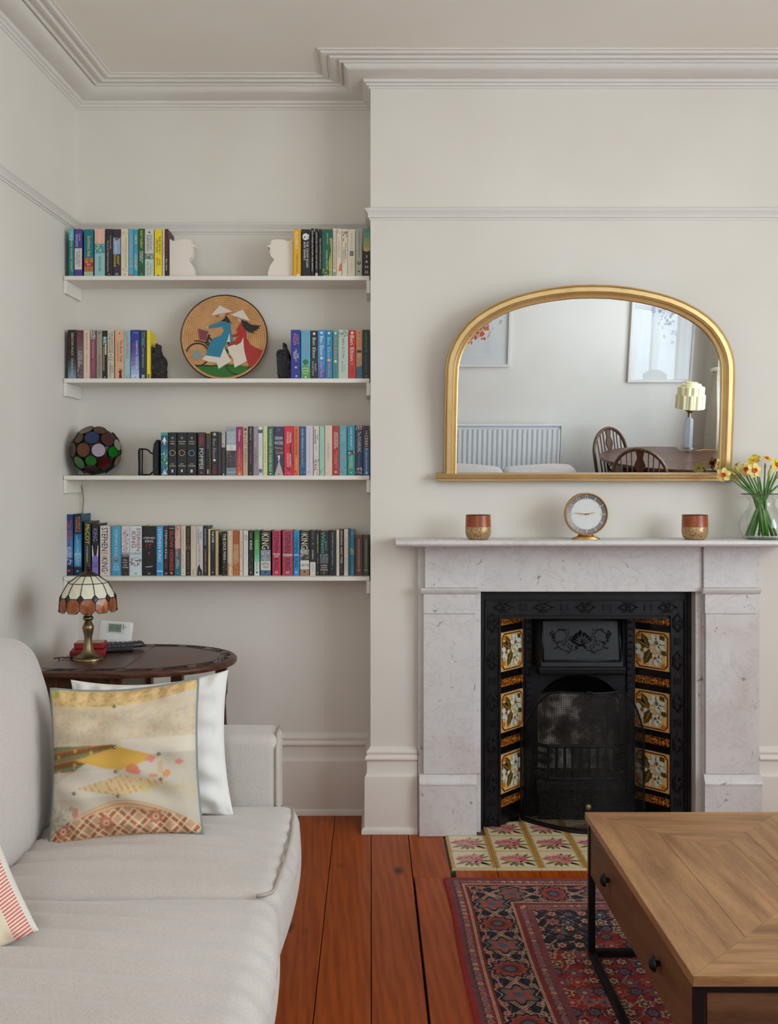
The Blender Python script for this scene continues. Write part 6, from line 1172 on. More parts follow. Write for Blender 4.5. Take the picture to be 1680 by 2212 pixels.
# ================================================================== SOFA
def make_sofa(name, label, loc, rot, length, near_arm=True, piping=True):
    """local frame: x towards the front edge (0 = back), y along the length, z up"""
    t = thing(name, label, 'sofa', loc, rot, None, True)
    D = 0.955; aw = 0.145; nseat = 3 if length > 1.7 else 2; sl = (length - 2 * aw) / nseat
    ob('base', softbox(D / 2 - 0.02, length / 2 - 0.005, 0.115, 0.02, 4).xf(Matrix.Translation((D / 2 - 0.02, length / 2, 0.195))), M_SOFA, t, smooth='all', weld=True)
    ob('back_frame', softbox(0.075, length / 2, 0.29, 0.03, 4).xf(Matrix.Translation((0.075, length / 2, 0.37))), M_SOFA, t, smooth='all', weld=True)
    for y0 in (0, length - aw):
        ob('arm', softbox(D / 2 - 0.01, aw / 2, 0.277, 0.028, 6, (0, 0.006, 0.006)).xf(Matrix.Translation((D / 2 - 0.01, y0 + aw / 2, 0.357))), M_SOFA, t, smooth='all', weld=True)
        xf_ = D - 0.026; pts = [(xf_, y0 + 0.004, 0.10), (xf_, y0 + 0.004, 0.60), (xf_, y0 + 0.03, 0.633), (xf_, y0 + aw - 0.03, 0.633), (xf_, y0 + aw - 0.004, 0.60), (xf_, y0 + aw - 0.004, 0.10)]
        ob('arm_piping', MB().tube(pts, 0.0035, 6), M_PIPE, t, smooth='all')
    for i in range(nseat):
        y0 = aw + i * sl; rr = random.Random(i + 3)
        ph = [rr.uniform(0, 6) for _ in range(6)]
        def wr(p, ph=ph):
            x, y, z = p
            if z > 0.03:
                k_ = max(0, 1 - (y / (sl / 2)) ** 4)
                z += k_ * (0.0072 * math.sin(84 * y + 5 * x + ph[0] + 2 * math.sin(4 * x + ph[1])) * (0.35 + 0.65 * math.exp(-((x + 0.2) / 0.25) ** 2)) + 0.003 * math.sin(9 * x + ph[2]) * math.sin(11 * y + ph[3]))
            return (x, y, z)
        hw2 = 0.315; cx = D + 0.035 - hw2
        ob('seat_cushion', softbox(hw2, sl / 2 - 0.002, 0.085, 0.040, 64, (0.022, 0.0, 0.016), wr).xf(Matrix.Translation((cx, y0 + sl / 2, 0.372))), M_SOFA, t, smooth='all', weld=True)
        e = 0.012; zt = 0.372 + 0.085 - e * 0.5; xa, xb = cx - hw2 + 0.03, cx + hw2 - e; ya, yb_ = y0 + e * 0.6, y0 + sl - e * 0.6
        P = []
        for a in np.linspace(PI / 2, 0, 6): P.append((xb - 0.035 + 0.035 * math.cos(a), yb_ - 0.035 + 0.035 * math.sin(a), zt - 0.001))
        for q in np.linspace(0, 1, 9)[1:-1]: P.append((xb + 0.010 * math.sin(PI * q), yb_ - 0.035 + (ya + 0.07 - yb_) * q, zt))
        for a in np.linspace(0, -PI / 2, 6): P.append((xb - 0.035 + 0.035 * math.cos(a), ya + 0.035 + 0.035 * math.sin(a), zt - 0.001))
        if i == nseat - 1: ob('seat_piping', MB().tube(P, 0.0036, 6), M_PIPE, t, smooth='all')
        def wb(p, ph=ph):
            x, y, z = p; x += 0.004 * math.sin(13 * y + 9 * z + ph[4]) + 0.003 * math.sin(22 * z + ph[5]); x -= 0.16 * (z + 0.2) ; z += 0.012 * math.sin(7 * y + ph[1])
            return (x, y, z)
        ob('back_cushion', softbox(0.105, sl / 2 - 0.004, 0.235, 0.055, 16, (0.055, 0.01, 0.022), wb).xf(Matrix.Translation((0.265, y0 + sl / 2 - 0.008, 0.667))), M_SOFA, t, smooth='all', weld=True)
    return t
SLEN = 2.025
make_sofa('sofa', 'pale grey-beige fabric sofa along the left wall, holding the cushions', (-1.180, 2.732 - SLEN, 0), (0, 0, 0), SLEN)

# cushions
def cushion(t, W_h, H_h, Tk, mats, colfn=None, n=90, seed=1, pinch=0.05, sag=0.0, wrinkle=0.004, corner=0.0):
    """local: x across, z up, front towards -y"""
    rr = np.random.default_rng(seed); ph = rr.uniform(0, 6, 12)
    U = np.sin(np.linspace(-PI / 2, PI / 2, n)) * 0.35 + np.linspace(-1, 1, n) * 0.65
    uu, vv_ = np.meshgrid(U, U, indexing='ij')
    def outline(u, v):
        x = W_h * u * (1 - pinch * (1 - v ** 2) ** 1.0 * np.abs(u) ** 3) ; z = H_h * v * (1 - pinch * (1 - u ** 2) * np.abs(v) ** 3)
        z = z - sag * (1 - u ** 2) * (v > 0) * v ** 2 * H_h
        return x, z
    x, z = outline(uu, vv_)
    th_ = Tk * np.clip((1 - np.abs(uu) ** 2.6) * (1 - np.abs(vv_) ** 2.6), 0, 1) ** 0.48
    edge = np.clip(1 - np.maximum(np.abs(uu), np.abs(vv_)), 0, 1)
    wr = wrinkle * (np.sin(9 * uu + ph[0] + 3 * np.sin(3 * vv_ + ph[1])) * np.sin(7 * vv_ + ph[2]) + 0.6 * np.sin(17 * vv_ + 4 * uu + ph[3])) * np.clip(edge * 6, 0, 1)
    wr = wr + wrinkle * 0.9 * np.sin(26 * (uu * np.sign(vv_) + ph[5])) * np.clip((np.abs(vv_) - 0.72) * 4, 0, 1) * np.clip(edge * 14, 0, 1)
    F_ = np.stack([x, -th_ - wr, z], -1); Bk = np.stack([x, th_ * 0.9, z], -1)
    mb = MB(); mb.grid(F_.tolist()); o_ = ob('front', mb, mats[0], t, smooth='all')
    if colfn is not None:
        at = o_.data.color_attributes.new('Col', 'FLOAT_COLOR', 'POINT')
        Cc = colfn((uu + 1) / 2, (1 - vv_) / 2); out = np.ones((n * n, 4), np.float32); out[:, :3] = Cc.reshape(-1, 3); at.data.foreach_set('color', out.ravel())
    step = 3; mb = MB(); mb.grid(Bk[::step, ::step].tolist()) if (n - 1) % step == 0 else mb.grid(Bk.tolist()); ob('back', mb, mats[1], t, smooth='all')
    per = [(u, -1) for u in np.linspace(-1, 1, 30)] + [(1, v) for v in np.linspace(-1, 1, 30)][1:] + [(u, 1) for u in np.linspace(1, -1, 30)][1:] + [(-1, v) for v in np.linspace(1, -1, 30)][1:-1]
    if len(mats) > 2:
        P = []
        for u, v in per:
            xx, zz_ = outline(np.array(u), np.array(v)); P.append((float(xx), 0.0, float(zz_)))
        ob('piping', MB().tube(P, 0.0042, 6, True), mats[2], t, smooth='all')
    return outline, F_
def L3(*c): return np.array([lin(c[0]), lin(c[1]), lin(c[2])])
def vnoise(x, y, s, seed=0):
    r = np.random.default_rng(seed); G = r.random((64, 64)); xi = x * s; yi = y * s
    x0 = np.floor(xi).astype(int) % 64; y0 = np.floor(yi).astype(int) % 64; fx = xi - np.floor(xi); fy = yi - np.floor(yi); fx = fx * fx * (3 - 2 * fx); fy = fy * fy * (3 - 2 * fy)
    a, b, c_, d = G[x0, y0], G[(x0 + 1) % 64, y0], G[x0, (y0 + 1) % 64], G[(x0 + 1) % 64, (y0 + 1) % 64]
    return (a * (1 - fx) + b * fx) * (1 - fy) + (c_ * (1 - fx) + d * fx) * fy
def patchwork(u, v):
    """u right, v down, both 0..1"""
    Cc = np.zeros(u.shape + (3,)); Cc[:] = L3(204, 192, 172)
    def put(m, c, a=1.0):
        a_ = (m.astype(float) if m.dtype == bool else np.clip(m, 0, 1)) * a; Cc[:] = Cc * (1 - a_[..., None]) + np.asarray(c) * a_[..., None]
    n5 = vnoise(u, v, 5, 1); n20 = vnoise(u, v, 58, 2); n21 = vnoise(u, v, 52, 5)
    put((v > 0.12) & (v < 0.25 - 0.0 * u) & (u < 0.5), L3(222, 204, 164), .8); put((u > 0.45) & (v > 0.03) & (v < 0.26 - 0.1 * u + .08), L3(212, 200, 182), .8)
    put((np.abs((v - 0.245)) < 0.125 + .04 * np.sin(3 * u)) , L3(220, 200, 168), .7)
    top = v < 0.115 - 0.05 * (u - 0.5) * (u > 0.5) * 2 + 0.02 * np.sin(PI * u); put(top, L3(224, 190, 130)); put(top & (n20 > 0.66), L3(196, 132, 82), .45); put(top & (n21 > 0.75), L3(186, 166, 120), .6)
    put((v > 0.16) & (v < 0.38) & (n20 > 0.70), L3(200, 160, 136), .35); put((v > 0.16) & (v < 0.38) & (n21 > 0.78), L3(178, 172, 166), .35)
    g = (v > 0.385 + 0.03 * u) & (v < 0.64 - 0.50 * u) & (u < 0.47); s = v + 0.10 * u; ph = (s * 15) % 1.0
    put(g, L3(128, 92, 40)); put(g & (ph < 0.45), L3(118, 134, 88)); put(g & (np.abs(ph - 0.45) < 0.07), L3(196, 110, 76)); put(g & (np.abs(ph - 0.97) < 0.06), L3(150, 72, 50))
    for cx, cy in ((.06, .45), (.06, .55), (.19, .42), (.19, .51), (.30, .44)): put(g & ((u - cx) ** 2 + (v - cy) ** 2 < 0.012 ** 2), L3(204, 160, 70))
    dmd = (np.abs(u - 0.47) / 0.275 + np.abs(v - 0.488 - 0.02 * (u - .47)) / 0.078) < 1; put(dmd, L3(212, 166, 74)); put(dmd & (n5 > 0.6), L3(200, 152, 62), .5)
    put((u > 0.5) & (v > 0.37) & (v < 0.47) & (np.abs(u - 0.47) / 0.275 + np.abs(v - 0.488) / 0.078 > 1), L3(224, 212, 192), .7)
    put((v > 0.55) & (v < 0.72) & (u < 0.47), L3(216, 204, 188), .8)
    for cx, cy, rx, ry_, c in ((.57, .556, .04, .03, (212, 116, 62)), (.60, .58, .03, .02, (216, 112, 100)), (.69, .505, .035, .022, (216, 128, 128)), (.88, .535, .035, .02, (222, 130, 116)), (.79, .605, .028, .026, (222, 140, 70)), (.71, .61, .035, .016, (220, 140, 84)), (.19, .81, .026, .035, (204, 130, 118)), (.75, .56, .02, .04, (200, 170, 130)), (.16, .78, .02, .02, (170, 160, 120))):
        put(((u - cx) / rx) ** 2 + ((v - cy) / ry_) ** 2 + 0.9 * (n20 - .5) < 0.85, L3(*c), .85)
    lf = (np.abs(u - 0.50) / 0.30 + np.abs(v - 0.658) / 0.068) < 1; put(lf, L3(216, 188, 142)); put(lf & (np.abs(((u - v * 0.6) * 26) % 1 - .5) < .13) & (n20 > .45), L3(194, 126, 62), .8)
    put((u > .62) & (v > .66) & (v < .74) & (n21 > .72), L3(206, 190, 110), .7); put((u < .14) & (v > .75) & (n20 > .6), L3(150, 146, 116), .5)
    bt = v > 0.745 + 0.55 * np.abs(u - 0.5) ** 1.6 * 1.1; put(bt, L3(206, 158, 118))
    b2 = bt & (v > 0.79 + 0.2 * np.abs(u - .5)); w1 = np.abs(((u + v) * 7.5) % 1 - .5); w2 = np.abs(((u - v) * 7.5) % 1 - .5)
    put(b2 & ((w1 < .10) | (w2 < .10)), L3(170, 104, 62)); put(b2 & ((np.abs(w1 - .2) < .04) | (np.abs(w2 - .2) < .04)), L3(228, 206, 176)); put(b2 & (w1 > .42) & (w2 > .42), L3(160, 164, 148))
    for cx, cy in ((.71, .87), (.39, .89), (.10, .92)):
        rr_ = np.hypot(u - cx, (v - cy)); aa = np.arctan2(v - cy, u - cx); put(bt & (rr_ < 0.045 * (1 + .25 * np.cos(8 * aa))), L3(202, 122, 92)); put(bt & (rr_ < 0.022 * (1 + .2 * np.cos(8 * aa))), L3(230, 196, 164)); put(bt & (rr_ < .009), L3(190, 100, 70))
    put(bt & (np.abs((v - (0.745 + 0.55 * np.abs(u - 0.5) ** 1.6 * 1.1)) * 40 % 1 - .5) < .16) & (v < 0.79 + 0.2 * np.abs(u - .5)), L3(232, 206, 170), .7)
    put((u < .06) & (v < .06), L3(160, 170, 80), .7)
    Cc *= (0.86 + 0.12 * n5)[..., None]
    for _ in range(2):        # dye bleeding softens the printed edges
        Cc[1:-1, 1:-1] = (Cc[1:-1, 1:-1] * 2 + Cc[:-2, 1:-1] + Cc[2:, 1:-1] + Cc[1:-1, :-2] + Cc[1:-1, 2:]) / 6
    return Cc
SEAT = 0.462
pq = thing('patchwork_cushion', 'square patchwork print cushion with grey piping at the front of the sofa', 'cushion', (X(275, 2.36), 2.345, SEAT + 0.177), (-0.27, -0.055, 0.085))
outl, Ff = cushion(pq, 0.178, 0.182, 0.060, [M_PRINT, M_LINEN, M_GREYPIPE], patchwork, 271, 3, 0.055, 0.04, 0.0052)
for (u, v) in ((0.45, 0.135), (0.455, 0.415), (0.185, 0.53), (0.465, 0.565), (0.745, 0.478), (0.19, 0.685), (0.48, 0.72), (0.755, 0.635)):
    i_, j_ = [int(np.argmin(np.abs((np.sin(np.linspace(-PI / 2, PI / 2, 271)) * 0.35 + np.linspace(-1, 1, 271) * 0.65) - q_))) for q_ in (2 * u - 1, 1 - 2 * v)]
    p = Ff[i_, j_]; ob('button', MB().ball((p[0], p[1] - 0.001, p[2]), (0.0042, 0.003, 0.0042), 10, 6), mat('button_pewter', (132, 128, 104), 0.35, 0.5), pq, smooth='all')
ob('sewn_tag', MB().box(-0.115, -0.055, -0.002, -0.001, -0.196, -0.184), mat('tag_white', (222, 220, 212), 0.8), pq)
wq = thing('white_cushion', 'plain white cushion leaning on the sofa arm behind the patchwork one', 'cushion', (X(330, 2.52), 2.505, SEAT + 0.165), (-0.16, -0.055, 0.04))
cushion(wq, 0.204, 0.184, 0.062, [M_LINEN, M_LINEN], None, 91, 9, 0.085, 0.05, 0.0055)
def stripes(u, v):
    Cc = np.zeros(u.shape + (3,)); Cc[:] = L3(226, 210, 200)
    def put(m, c, a=1.0):
        a_ = m.astype(float) * a; Cc[:] = Cc * (1 - a_[..., None]) + np.asarray(c) * a_[..., None]
    w1 = ((v * 54 + u * 14) % 1.0); 
    def band(a, b, c): m = (u > a) & (u < b); put(m & (w1 < .5), L3(*c))
    band(.88, .975, (206, 102, 84)); put((u > .80) & (u < .88), L3(222, 206, 180)); band(.50, .72, (210, 120, 132)); band(.40, .50, (206, 78, 66)); put((u > .34) & (u < .40), L3(176, 196, 190)); band(.2, .34, (210, 120, 132)); band(.06, .16, (206, 102, 84)); put(u > .975, L3(214, 208, 194))
    return Cc
sq = thing('striped_cushion', 'pink and cream striped cushion at the left edge of the sofa', 'cushion', (X(-176, 1.78), 1.760, 0.566), (-0.45, -0.37, 0.40))
cushion(sq, 0.168, 0.165, 0.055, [M_PRINT, M_LINEN], stripes, 301, 5, 0.05, 0.0, 0.003)

# ================================================================== RUG (knotted pattern as colour on a fine grid)
RX0, RX1, RY0, RY1 = 0.240, 1.78, 0.75, 3.212
def rug_colors(x, y):
    """x from the left edge, y from the far edge (metres)"""
    n = vnoise(x * 3, y * 3, 20, 3); fine = vnoise(x * 7, y * 7, 40, 4)
    Cc = np.zeros(x.shape + (3,)); 
    def put(m, c, a=1.0):
        a_ = m.astype(float) * a if m.dtype == bool else m * a; Cc[:] = Cc * (1 - a_[..., None]) + np.asarray(c) * a_[..., None]
    RED, NAVY, CRM, ROSE, BLU, BRN, MAU = L3(138, 38, 34), L3(24, 24, 42), L3(190, 150, 118), L3(178, 90, 72), L3(86, 100, 112), L3(104, 58, 44), L3(112, 62, 66)
    d = np.minimum(x, y + 0.004); along = np.where(x < y, y, x)
    def rosette(cx, cy, R, cols, petals=8, ph=0.0, m0=None):
        dx, dy = x - cx, y - cy; r = np.hypot(dx, dy); a = np.arctan2(dy, dx)
        for k_, (f, c) in enumerate(cols):
            m_ = r < R * f * (1 + 0.16 * np.cos(petals * a + ph))
            if m0 is not None: m_ &= m0
            put(m_, c)
    field = d > 0.249
    Cc[:] = RED
    # field: dense blossoms and vines
    rr = np.random.default_rng(11)
    # corner spandrel (dark) inside the field
    sp_ = field & (((x - 0.249) / 0.36) + ((y - 0.249) / 0.30) < 1.0 + 0.10 * np.sin(40 * x) + .06 * np.sin(55 * y)); put(sp_, L3(40, 34, 46))
    gx, gy = 0.046, 0.050
    q = np.sin(x * 62 + 2.2 * np.sin(y * 40)) * np.sin(y * 58 + 2.2 * np.sin(x * 44)); put(field & (np.abs(q) < 0.055), L3(170, 120, 96), .9); put(field & (np.abs(np.abs(q) - 0.12) < .03), L3(46, 34, 44), .7)
    ix, iy = np.floor(x / gx), np.floor(y / gy); h1 = (np.sin(ix * 12.9898 + iy * 78.233) * 43758.5453) % 1; h2 = (np.sin(ix * 39.34 + iy * 11.135) * 24634.63) % 1
    lx_, ly_ = x / gx - ix - .5 - (h1 - .5) * .35, y / gy - iy - .5 - (h2 - .5) * .35; r = np.hypot(lx_, ly_); a = np.arctan2(ly_, lx_); pet = 1 + .22 * np.cos(6 * a + h1 * 6)
    for f, sel in ((.40, [(NAVY, .45), (ROSE, .7), (BLU, .85), (CRM, 1.0)]), (.27, [(CRM, .3), (BLU, .5), (RED, .8), (NAVY, 1.0)]), (.13, [(RED, .5), (CRM, 1.0)])):
        lo = 0
        for c, hi in sel: put(field & (r < f * pet) & (h2 >= lo) & (h2 < hi), c, .92); lo = hi
    # guard stripes
    def stripe(a0, a1, c): put((d >= a0) & (d < a1), c)
    stripe(0, .015, L3(146, 38, 34)); stripe(.015, .027, MAU); stripe(.027, .0285, BRN)
    def floral(a0, a1, base, seed, pitch):
        m = (d >= a0) & (d < a1); put(m, base); cc = (a0 + a1) / 2; s_ = along / pitch; k_ = np.floor(s_); f_ = (s_ - k_ - .5) * pitch; rr_ = np.hypot(f_, d - cc); hsh = (np.sin(k_ * 12.7 + seed) * 4375.5) % 1
        put(m & (np.abs(d - cc - .3 * (a1 - a0) * np.sin(s_ * PI)) < .0016), CRM, .7)
        aa = np.arctan2(d - cc, f_); R_ = (a1 - a0) * .42 * (1 + .2 * np.cos(5 * aa)); put(m & (rr_ < R_), ROSE); put(m & (rr_ < R_ * .6) & (hsh > .5), CRM); put(m & (rr_ < R_ * .5) & (hsh <= .5), BLU); put(m & (rr_ < R_ * .25), RED)
        put(m & (np.abs(np.abs(f_) - pitch * .42) < pitch * .07), BLU, .8)
    floral(.0285, .052, L3(36, 30, 44), 1, .026); stripe(.052, .056, RED)
    def dots(a0, a1): m = (d >= a0) & (d < a1); put(m, CRM); put(m & ((along * 160) % 1 < .42) & (d > a0 + .25 * (a1 - a0)) & (d < a1 - .25 * (a1 - a0)), L3(60, 34, 36))
    dots(.056, .064); stripe(.064, .072, L3(120, 44, 40))
    # main navy border with palmettes and scrolling vine
    m = (d >= .072) & (d < .190); put(m, NAVY); cc = .131
    s_ = along / 0.27; vine = cc + .036 * np.sin(2 * PI * s_ * 1.0); vine2 = cc + .040 * np.sin(2 * PI * s_ + PI)
    for vn in (vine, vine2): put(m & (np.abs(d - vn) < .0042), L3(120, 60, 56)); put(m & (np.abs(np.abs(d - vn) - .0042) < .0013), L3(196, 160, 128))
    put(m & (np.abs((np.abs(d - cc) - .048 - .006 * np.sin(along * 90))) < .0018), L3(188, 148, 116), .8)
    pit = 0.135; k_ = np.floor(along / pit); f_ = (along / pit - k_ - .5) * pit; dd = d - cc; aa = np.arctan2(dd, f_); r_ = np.hypot(f_ * .95, dd * .80); odd = (k_ % 2 == 0)
    for R_, c1, c2 in ((.0475, L3(184, 146, 116), L3(178, 138, 110)), (.0445, L3(24, 24, 40), L3(24, 24, 40)), (.036, L3(152, 66, 52), L3(96, 88, 86)), (.028, L3(128, 52, 44), L3(150, 78, 64)), (.018, L3(60, 36, 36), L3(160, 70, 56)), (.012, L3(84, 84, 96), L3(60, 90, 110))):
        pp = R_ * (1 + .10 * np.cos(12 * aa)); put(m & (r_ < pp) & odd, c1); pp = R_ * (1 + .22 * np.cos(6 * aa)); put(m & (r_ < pp * .95) & ~odd, c2)
    rng = np.random.default_rng(5)
    for sx in (-.042, .0, .042):
        for sd in (-.044, .044):
            f2 = (along / .0675 - np.floor(along / .0675) - .5) * .0675 - sx * .3; r2 = np.hypot(f2, d - cc - sd); a2 = np.arctan2(d - cc - sd, f2)
            put(m & (r_ > .048) & (r2 < .0105 * (1 + .2 * np.cos(5 * a2))), L3(176, 96, 78) if sd < 0 else L3(160, 120, 98)); put(m & (r_ > .048) & (r2 < .0050), L3(84, 100, 112) if sx else L3(130, 40, 38))
    put(m & (np.abs(np.sin(along * 48 + 3 * np.sin(d * 60)) * np.sin(d * 70)) < .04) & (r_ > .05), L3(184, 144, 112), .6)
    dots(.190, .198); stripe(.198, .210, L3(126, 42, 38)); floral(.210, .232, L3(44, 36, 46), 3, .024); stripe(.232, .249, L3(124, 62, 64)); stripe(.238, .2395, CRM)
    put(x > y, L3(176, 110, 120), 0.0)
    fr = (y < 0.004); put(fr, L3(200, 168, 150))
    Cc *= (0.78 + 0.30 * n + .14 * fine)[..., None]
    return Cc
rugt = thing('persian_rug', 'red and navy patterned Persian rug under the coffee table', 'rug', (1.0, 2.2, 0.0))
def rug_piece(name, x0, x1, y0, y1, step):
    nx, ny = int((x1 - x0) / step) + 1, int((y1 - y0) / step) + 1
    xs, ys = np.linspace(x0, x1, nx), np.linspace(y0, y1, ny); gx_, gy_ = np.meshgrid(xs, ys, indexing='ij')
    z = 0.0075 + 0.0012 * np.sin(7 * gx_ + 2) * np.sin(5 * gy_) + 0.0006 * vnoise(gx_, gy_, 60, 8)
    edge = np.minimum(gx_ - RX0, RY1 - gy_); z = np.where(edge < 0.004, 0.002 + edge * 0.7, z)
    wob = 0.010 * (RY1 - gy_) / 1.0 * 1.0 + 0.0025 * np.sin(9 * gy_) ; xw = gx_ + np.where(gx_ - RX0 < 0.6, wob, wob * 0.5); yw = gy_ + 0.0035 * np.sin(6 * gx_ + 1)
    V = np.stack([xw - 1.0, yw - 2.2, z], -1).reshape(-1, 3)
    i, j = np.meshgrid(np.arange(nx - 1), np.arange(ny - 1), indexing='ij'); a = (i * ny + j).ravel(); Fq = np.stack([a, a + ny, a + ny + 1, a + 1], 1)
    me = bpy.data.meshes.new(name); me.vertices.add(len(V)); me.vertices.foreach_set('co', V.astype(np.float32).ravel()); me.loops.add(Fq.size); me.loops.foreach_set('vertex_index', Fq.astype(np.int32).ravel())
    me.polygons.add(len(Fq)); me.polygons.foreach_set('loop_start', np.arange(0, Fq.size, 4, dtype=np.int32)); me.polygons.foreach_set('loop_total', np.full(len(Fq), 4, np.int32)); me.update(calc_edges=True)
    me.materials.append(M_RUG); me.polygons.foreach_set('use_smooth', [True] * len(me.polygons))
    at = me.color_attributes.new('Col', 'FLOAT_COLOR', 'POINT'); Cc = rug_colors(gx_ - RX0, RY1 - gy_); out = np.ones((nx * ny, 4), np.float32); out[:, :3] = Cc.reshape(-1, 3); at.data.foreach_set('color', out.ravel())
    o = bpy.data.objects.new(name, me); C.objects.link(o); o.parent = rugt; return o
rug_piece('pile', RX0, RX0 + 0.80, 2.10, RY1, 0.0018)
rug_piece('pile', RX0, RX0 + 0.80, RY0, 2.10, 0.004); rug_piece('pile', RX0 + 0.80, RX1, RY0, RY1, 0.006)

# ================================================================== COFFEE TABLE
CX0, CX1, CY0, CY1, CZ = 0.592, 1.130, 1.786, 2.686, 0.400
ct = thing('coffee_table', 'low wooden coffee table with mitred plank top, drawers and black steel frame', 'table', (0.86, 2.236, 0.008))
half = (CX1 - CX0) / 2; ringw = [0.046, 0.058, 0.052, 0.060, 0.053]; e0 = 0.0; g_ = 0.0005; ri = 0
for wv_ in ringw:
    e1 = min(half, e0 + wv_); a0, a1, b0_, b1_ = CX0 + e0, CX1 - e0, CY0 + e0, CY1 - e0; c0, c1, d0, d1 = CX0 + e1, CX1 - e1, CY0 + e1, CY1 - e1
    for poly, m_ in (([(a0, b0_), (a1, b0_), (c1, d0), (c0, d0)], M_TTOPX), ([(a1, b0_), (a1, b1_), (c1, d1), (c1, d0)], M_TTOPY), ([(a1, b1_), (a0, b1_), (c0, d1), (c1, d1)], M_TTOPX), ([(a0, b1_), (a0, b0_), (c0, d0), (c0, d1)], M_TTOPY)):
        cx_, cy_ = sum(p[0] for p in poly) / 4, sum(p[1] for p in poly) / 4
        if abs(c1 - c0) < 1e-4: poly = [p for k_, p in enumerate(poly)]
        top = MB().prism([(cx_ + (x - cx_) * (1 - g_ * 6), cy_ + (y - cy_) * (1 - g_)) for x, y in poly], CZ - 0.020, CZ - 0.0003 * (ri % 3))
        ob('top_plank', top, m_, ct, bevel=0.0006); ri += 1
    e0 = e1
ob('top_core', MB().box(CX0 + 0.004, CX1 - 0.004, CY0 + 0.004, CY1 - 0.004, CZ - 0.019, CZ - 0.002), M_TSIDE, ct)
bz_, bt_ = 0.232, CZ - 0.020
ob('carcass', MB().box(CX0 + 0.022, CX1 - 0.022, CY0 + 0.018, CY1 - 0.018, bz_, bt_), M_TSIDE, ct)
ym = (CY0 + CY1) / 2
M_TEND = wood('mango_wood_end', [(66, 42, 26), (122, 84, 54), (92, 60, 38)], (1.0, 9, 6), 0.5, 1.0, 9.0, True, 0.12, False, 0.35)
for s, xo in ((-1, CX0 + 0.010), (1, CX1 - 0.010)):
    for a, b in ((CY0 + 0.022, ym - 0.001), (ym + 0.001, CY1 - 0.022)):
        xa, xb = sorted((xo, xo - s * 0.014)); dr = ob('drawer_front', MB().box(xa, xb, a, b, bz_ + 0.003, bt_ - 0.003), M_TSIDE, ct, bevel=0.001)
        yk = (a + b) / 2; zk = 0.307
        kn = MB().lathe([(0.0001, 0.024), (0.006, 0.0235), (0.0125, 0.020), (0.0165, 0.0145), (0.0165, 0.0125), (0.007, 0.011), (0.0055, 0.004), (0.0055, 0.0), (0.0001, 0.0)], (0, 0), 16).xf(Matrix.Translation((xo, yk, zk)) @ Matrix.Rotation(s * PI / 2, 4, 'Y'))
        ob('knob', kn, M_STEEL, dr, smooth=40, label='black mushroom knob')
ob('end_panel', MB().box(CX0 + 0.030, CX1 - 0.030, CY0 + 0.010, CY0 + 0.018, bz_ + 0.01, bt_ - 0.012), M_TEND, ct); ob('end_panel', MB().box(CX0 + 0.030, CX1 - 0.030, CY1 - 0.018, CY1 - 0.010, bz_ + 0.01, bt_ - 0.012), M_TEND, ct)
s_ = 0.018
fz = 0.009
for x in (CX0 + 0.006, CX1 - 0.006 - s_):
    for y in (CY0 + 0.006, CY1 - 0.006 - s_): ob('leg', MB().box(x, x + s_, y, y + s_, fz, bt_), M_STEEL, ct, bevel=0.001)
    ob('foot_rail', MB().box(x, x + s_, CY0 + 0.006 + s_, CY1 - 0.006 - s_, fz, fz + s_), M_STEEL, ct, bevel=0.001)
for y in (CY0 + 0.006, CY1 - 0.006 - s_):
    ob('foot_rail', MB().box(CX0 + 0.006 + s_, CX1 - 0.006 - s_, y, y + s_, fz, fz + s_), M_STEEL, ct, bevel=0.001); ob('top_rail', MB().box(CX0 + 0.006 + s_, CX1 - 0.006 - s_, y, y + s_, bt_ - 0.014, bt_ - 0.0005), M_STEEL, ct)

# ================================================================== OVERMANTEL MIRROR
MY = 3.632; TILT = 0.108
mz0 = Z(1039, MY)
mir = thing('overmantel_mirror', 'arched gilt-framed overmantel mirror on the chimney breast', 'mirror', (X(1268, MY), MY, mz0), (TILT, 0, 0))
sc_ = MY / F
def mp_(u, v): return ((u - 1268) * sc_, (1039 - v) * sc_)
half_o = [(958, 1022), (958.3, 900), (959, 830), (960, 795), (962.5, 778), (967, 762), (975, 743), (986, 724), (1002, 704), (1022, 686), (1045, 671), (1070, 658), (1100, 646.5), (1130, 638), (1160, 631.5), (1190, 626.5), (1230, 622.5), (1268, 621.5)]
half_i = [(986, 1022), (986.5, 900), (987.5, 830), (989, 795), (991, 784), (995, 770), (1001, 756), (1010, 741), (1024, 723), (1040, 709), (1060, 696), (1082, 684.5), (1108, 674), (1136, 666), (1164, 660), (1192, 655.5), (1230, 651.5), (1268, 650.5)]
full = lambda hlf: [mp_(*p) for p in hlf] + [mp_(2536 - u, v) for u, v in hlf[::-1][1:]]
fo, fi = full(half_o), full(half_i)
frs = [(0.0, 0.030), (0.0, -0.004), (0.03, -0.010), (0.09, -0.012), (0.13, -0.009), (0.16, -0.012), (0.22, -0.0165), (0.50, -0.0165), (0.56, -0.014), (0.60, -0.006), (0.72, -0.001), (0.82, -0.004), (0.90, -0.006), (0.96, -0.005), (1.0, 0.0), (1.0, 0.012)]
ob('frame', MB().grid([[(o_[0] + (i_[0] - o_[0]) * t, d, o_[1] + (i_[1] - o_[1]) * t) for t, d in frs] for o_, i_ in zip(fo, fi)]), M_GILT2, mir, smooth=30)
gl_ = MB().prism([(x, z) for x, z in fi], 0.004, 0.010, 'y'); ob('mirror_glass', gl_, M_MIRROR, mir)
ob('back_board', MB().prism([(x, z) for x, z in fo], 0.012, 0.022, 'y'), M_TSIDE, mir)
xa, xb = mp_(941, 0)[0], mp_(1595, 0)[0]
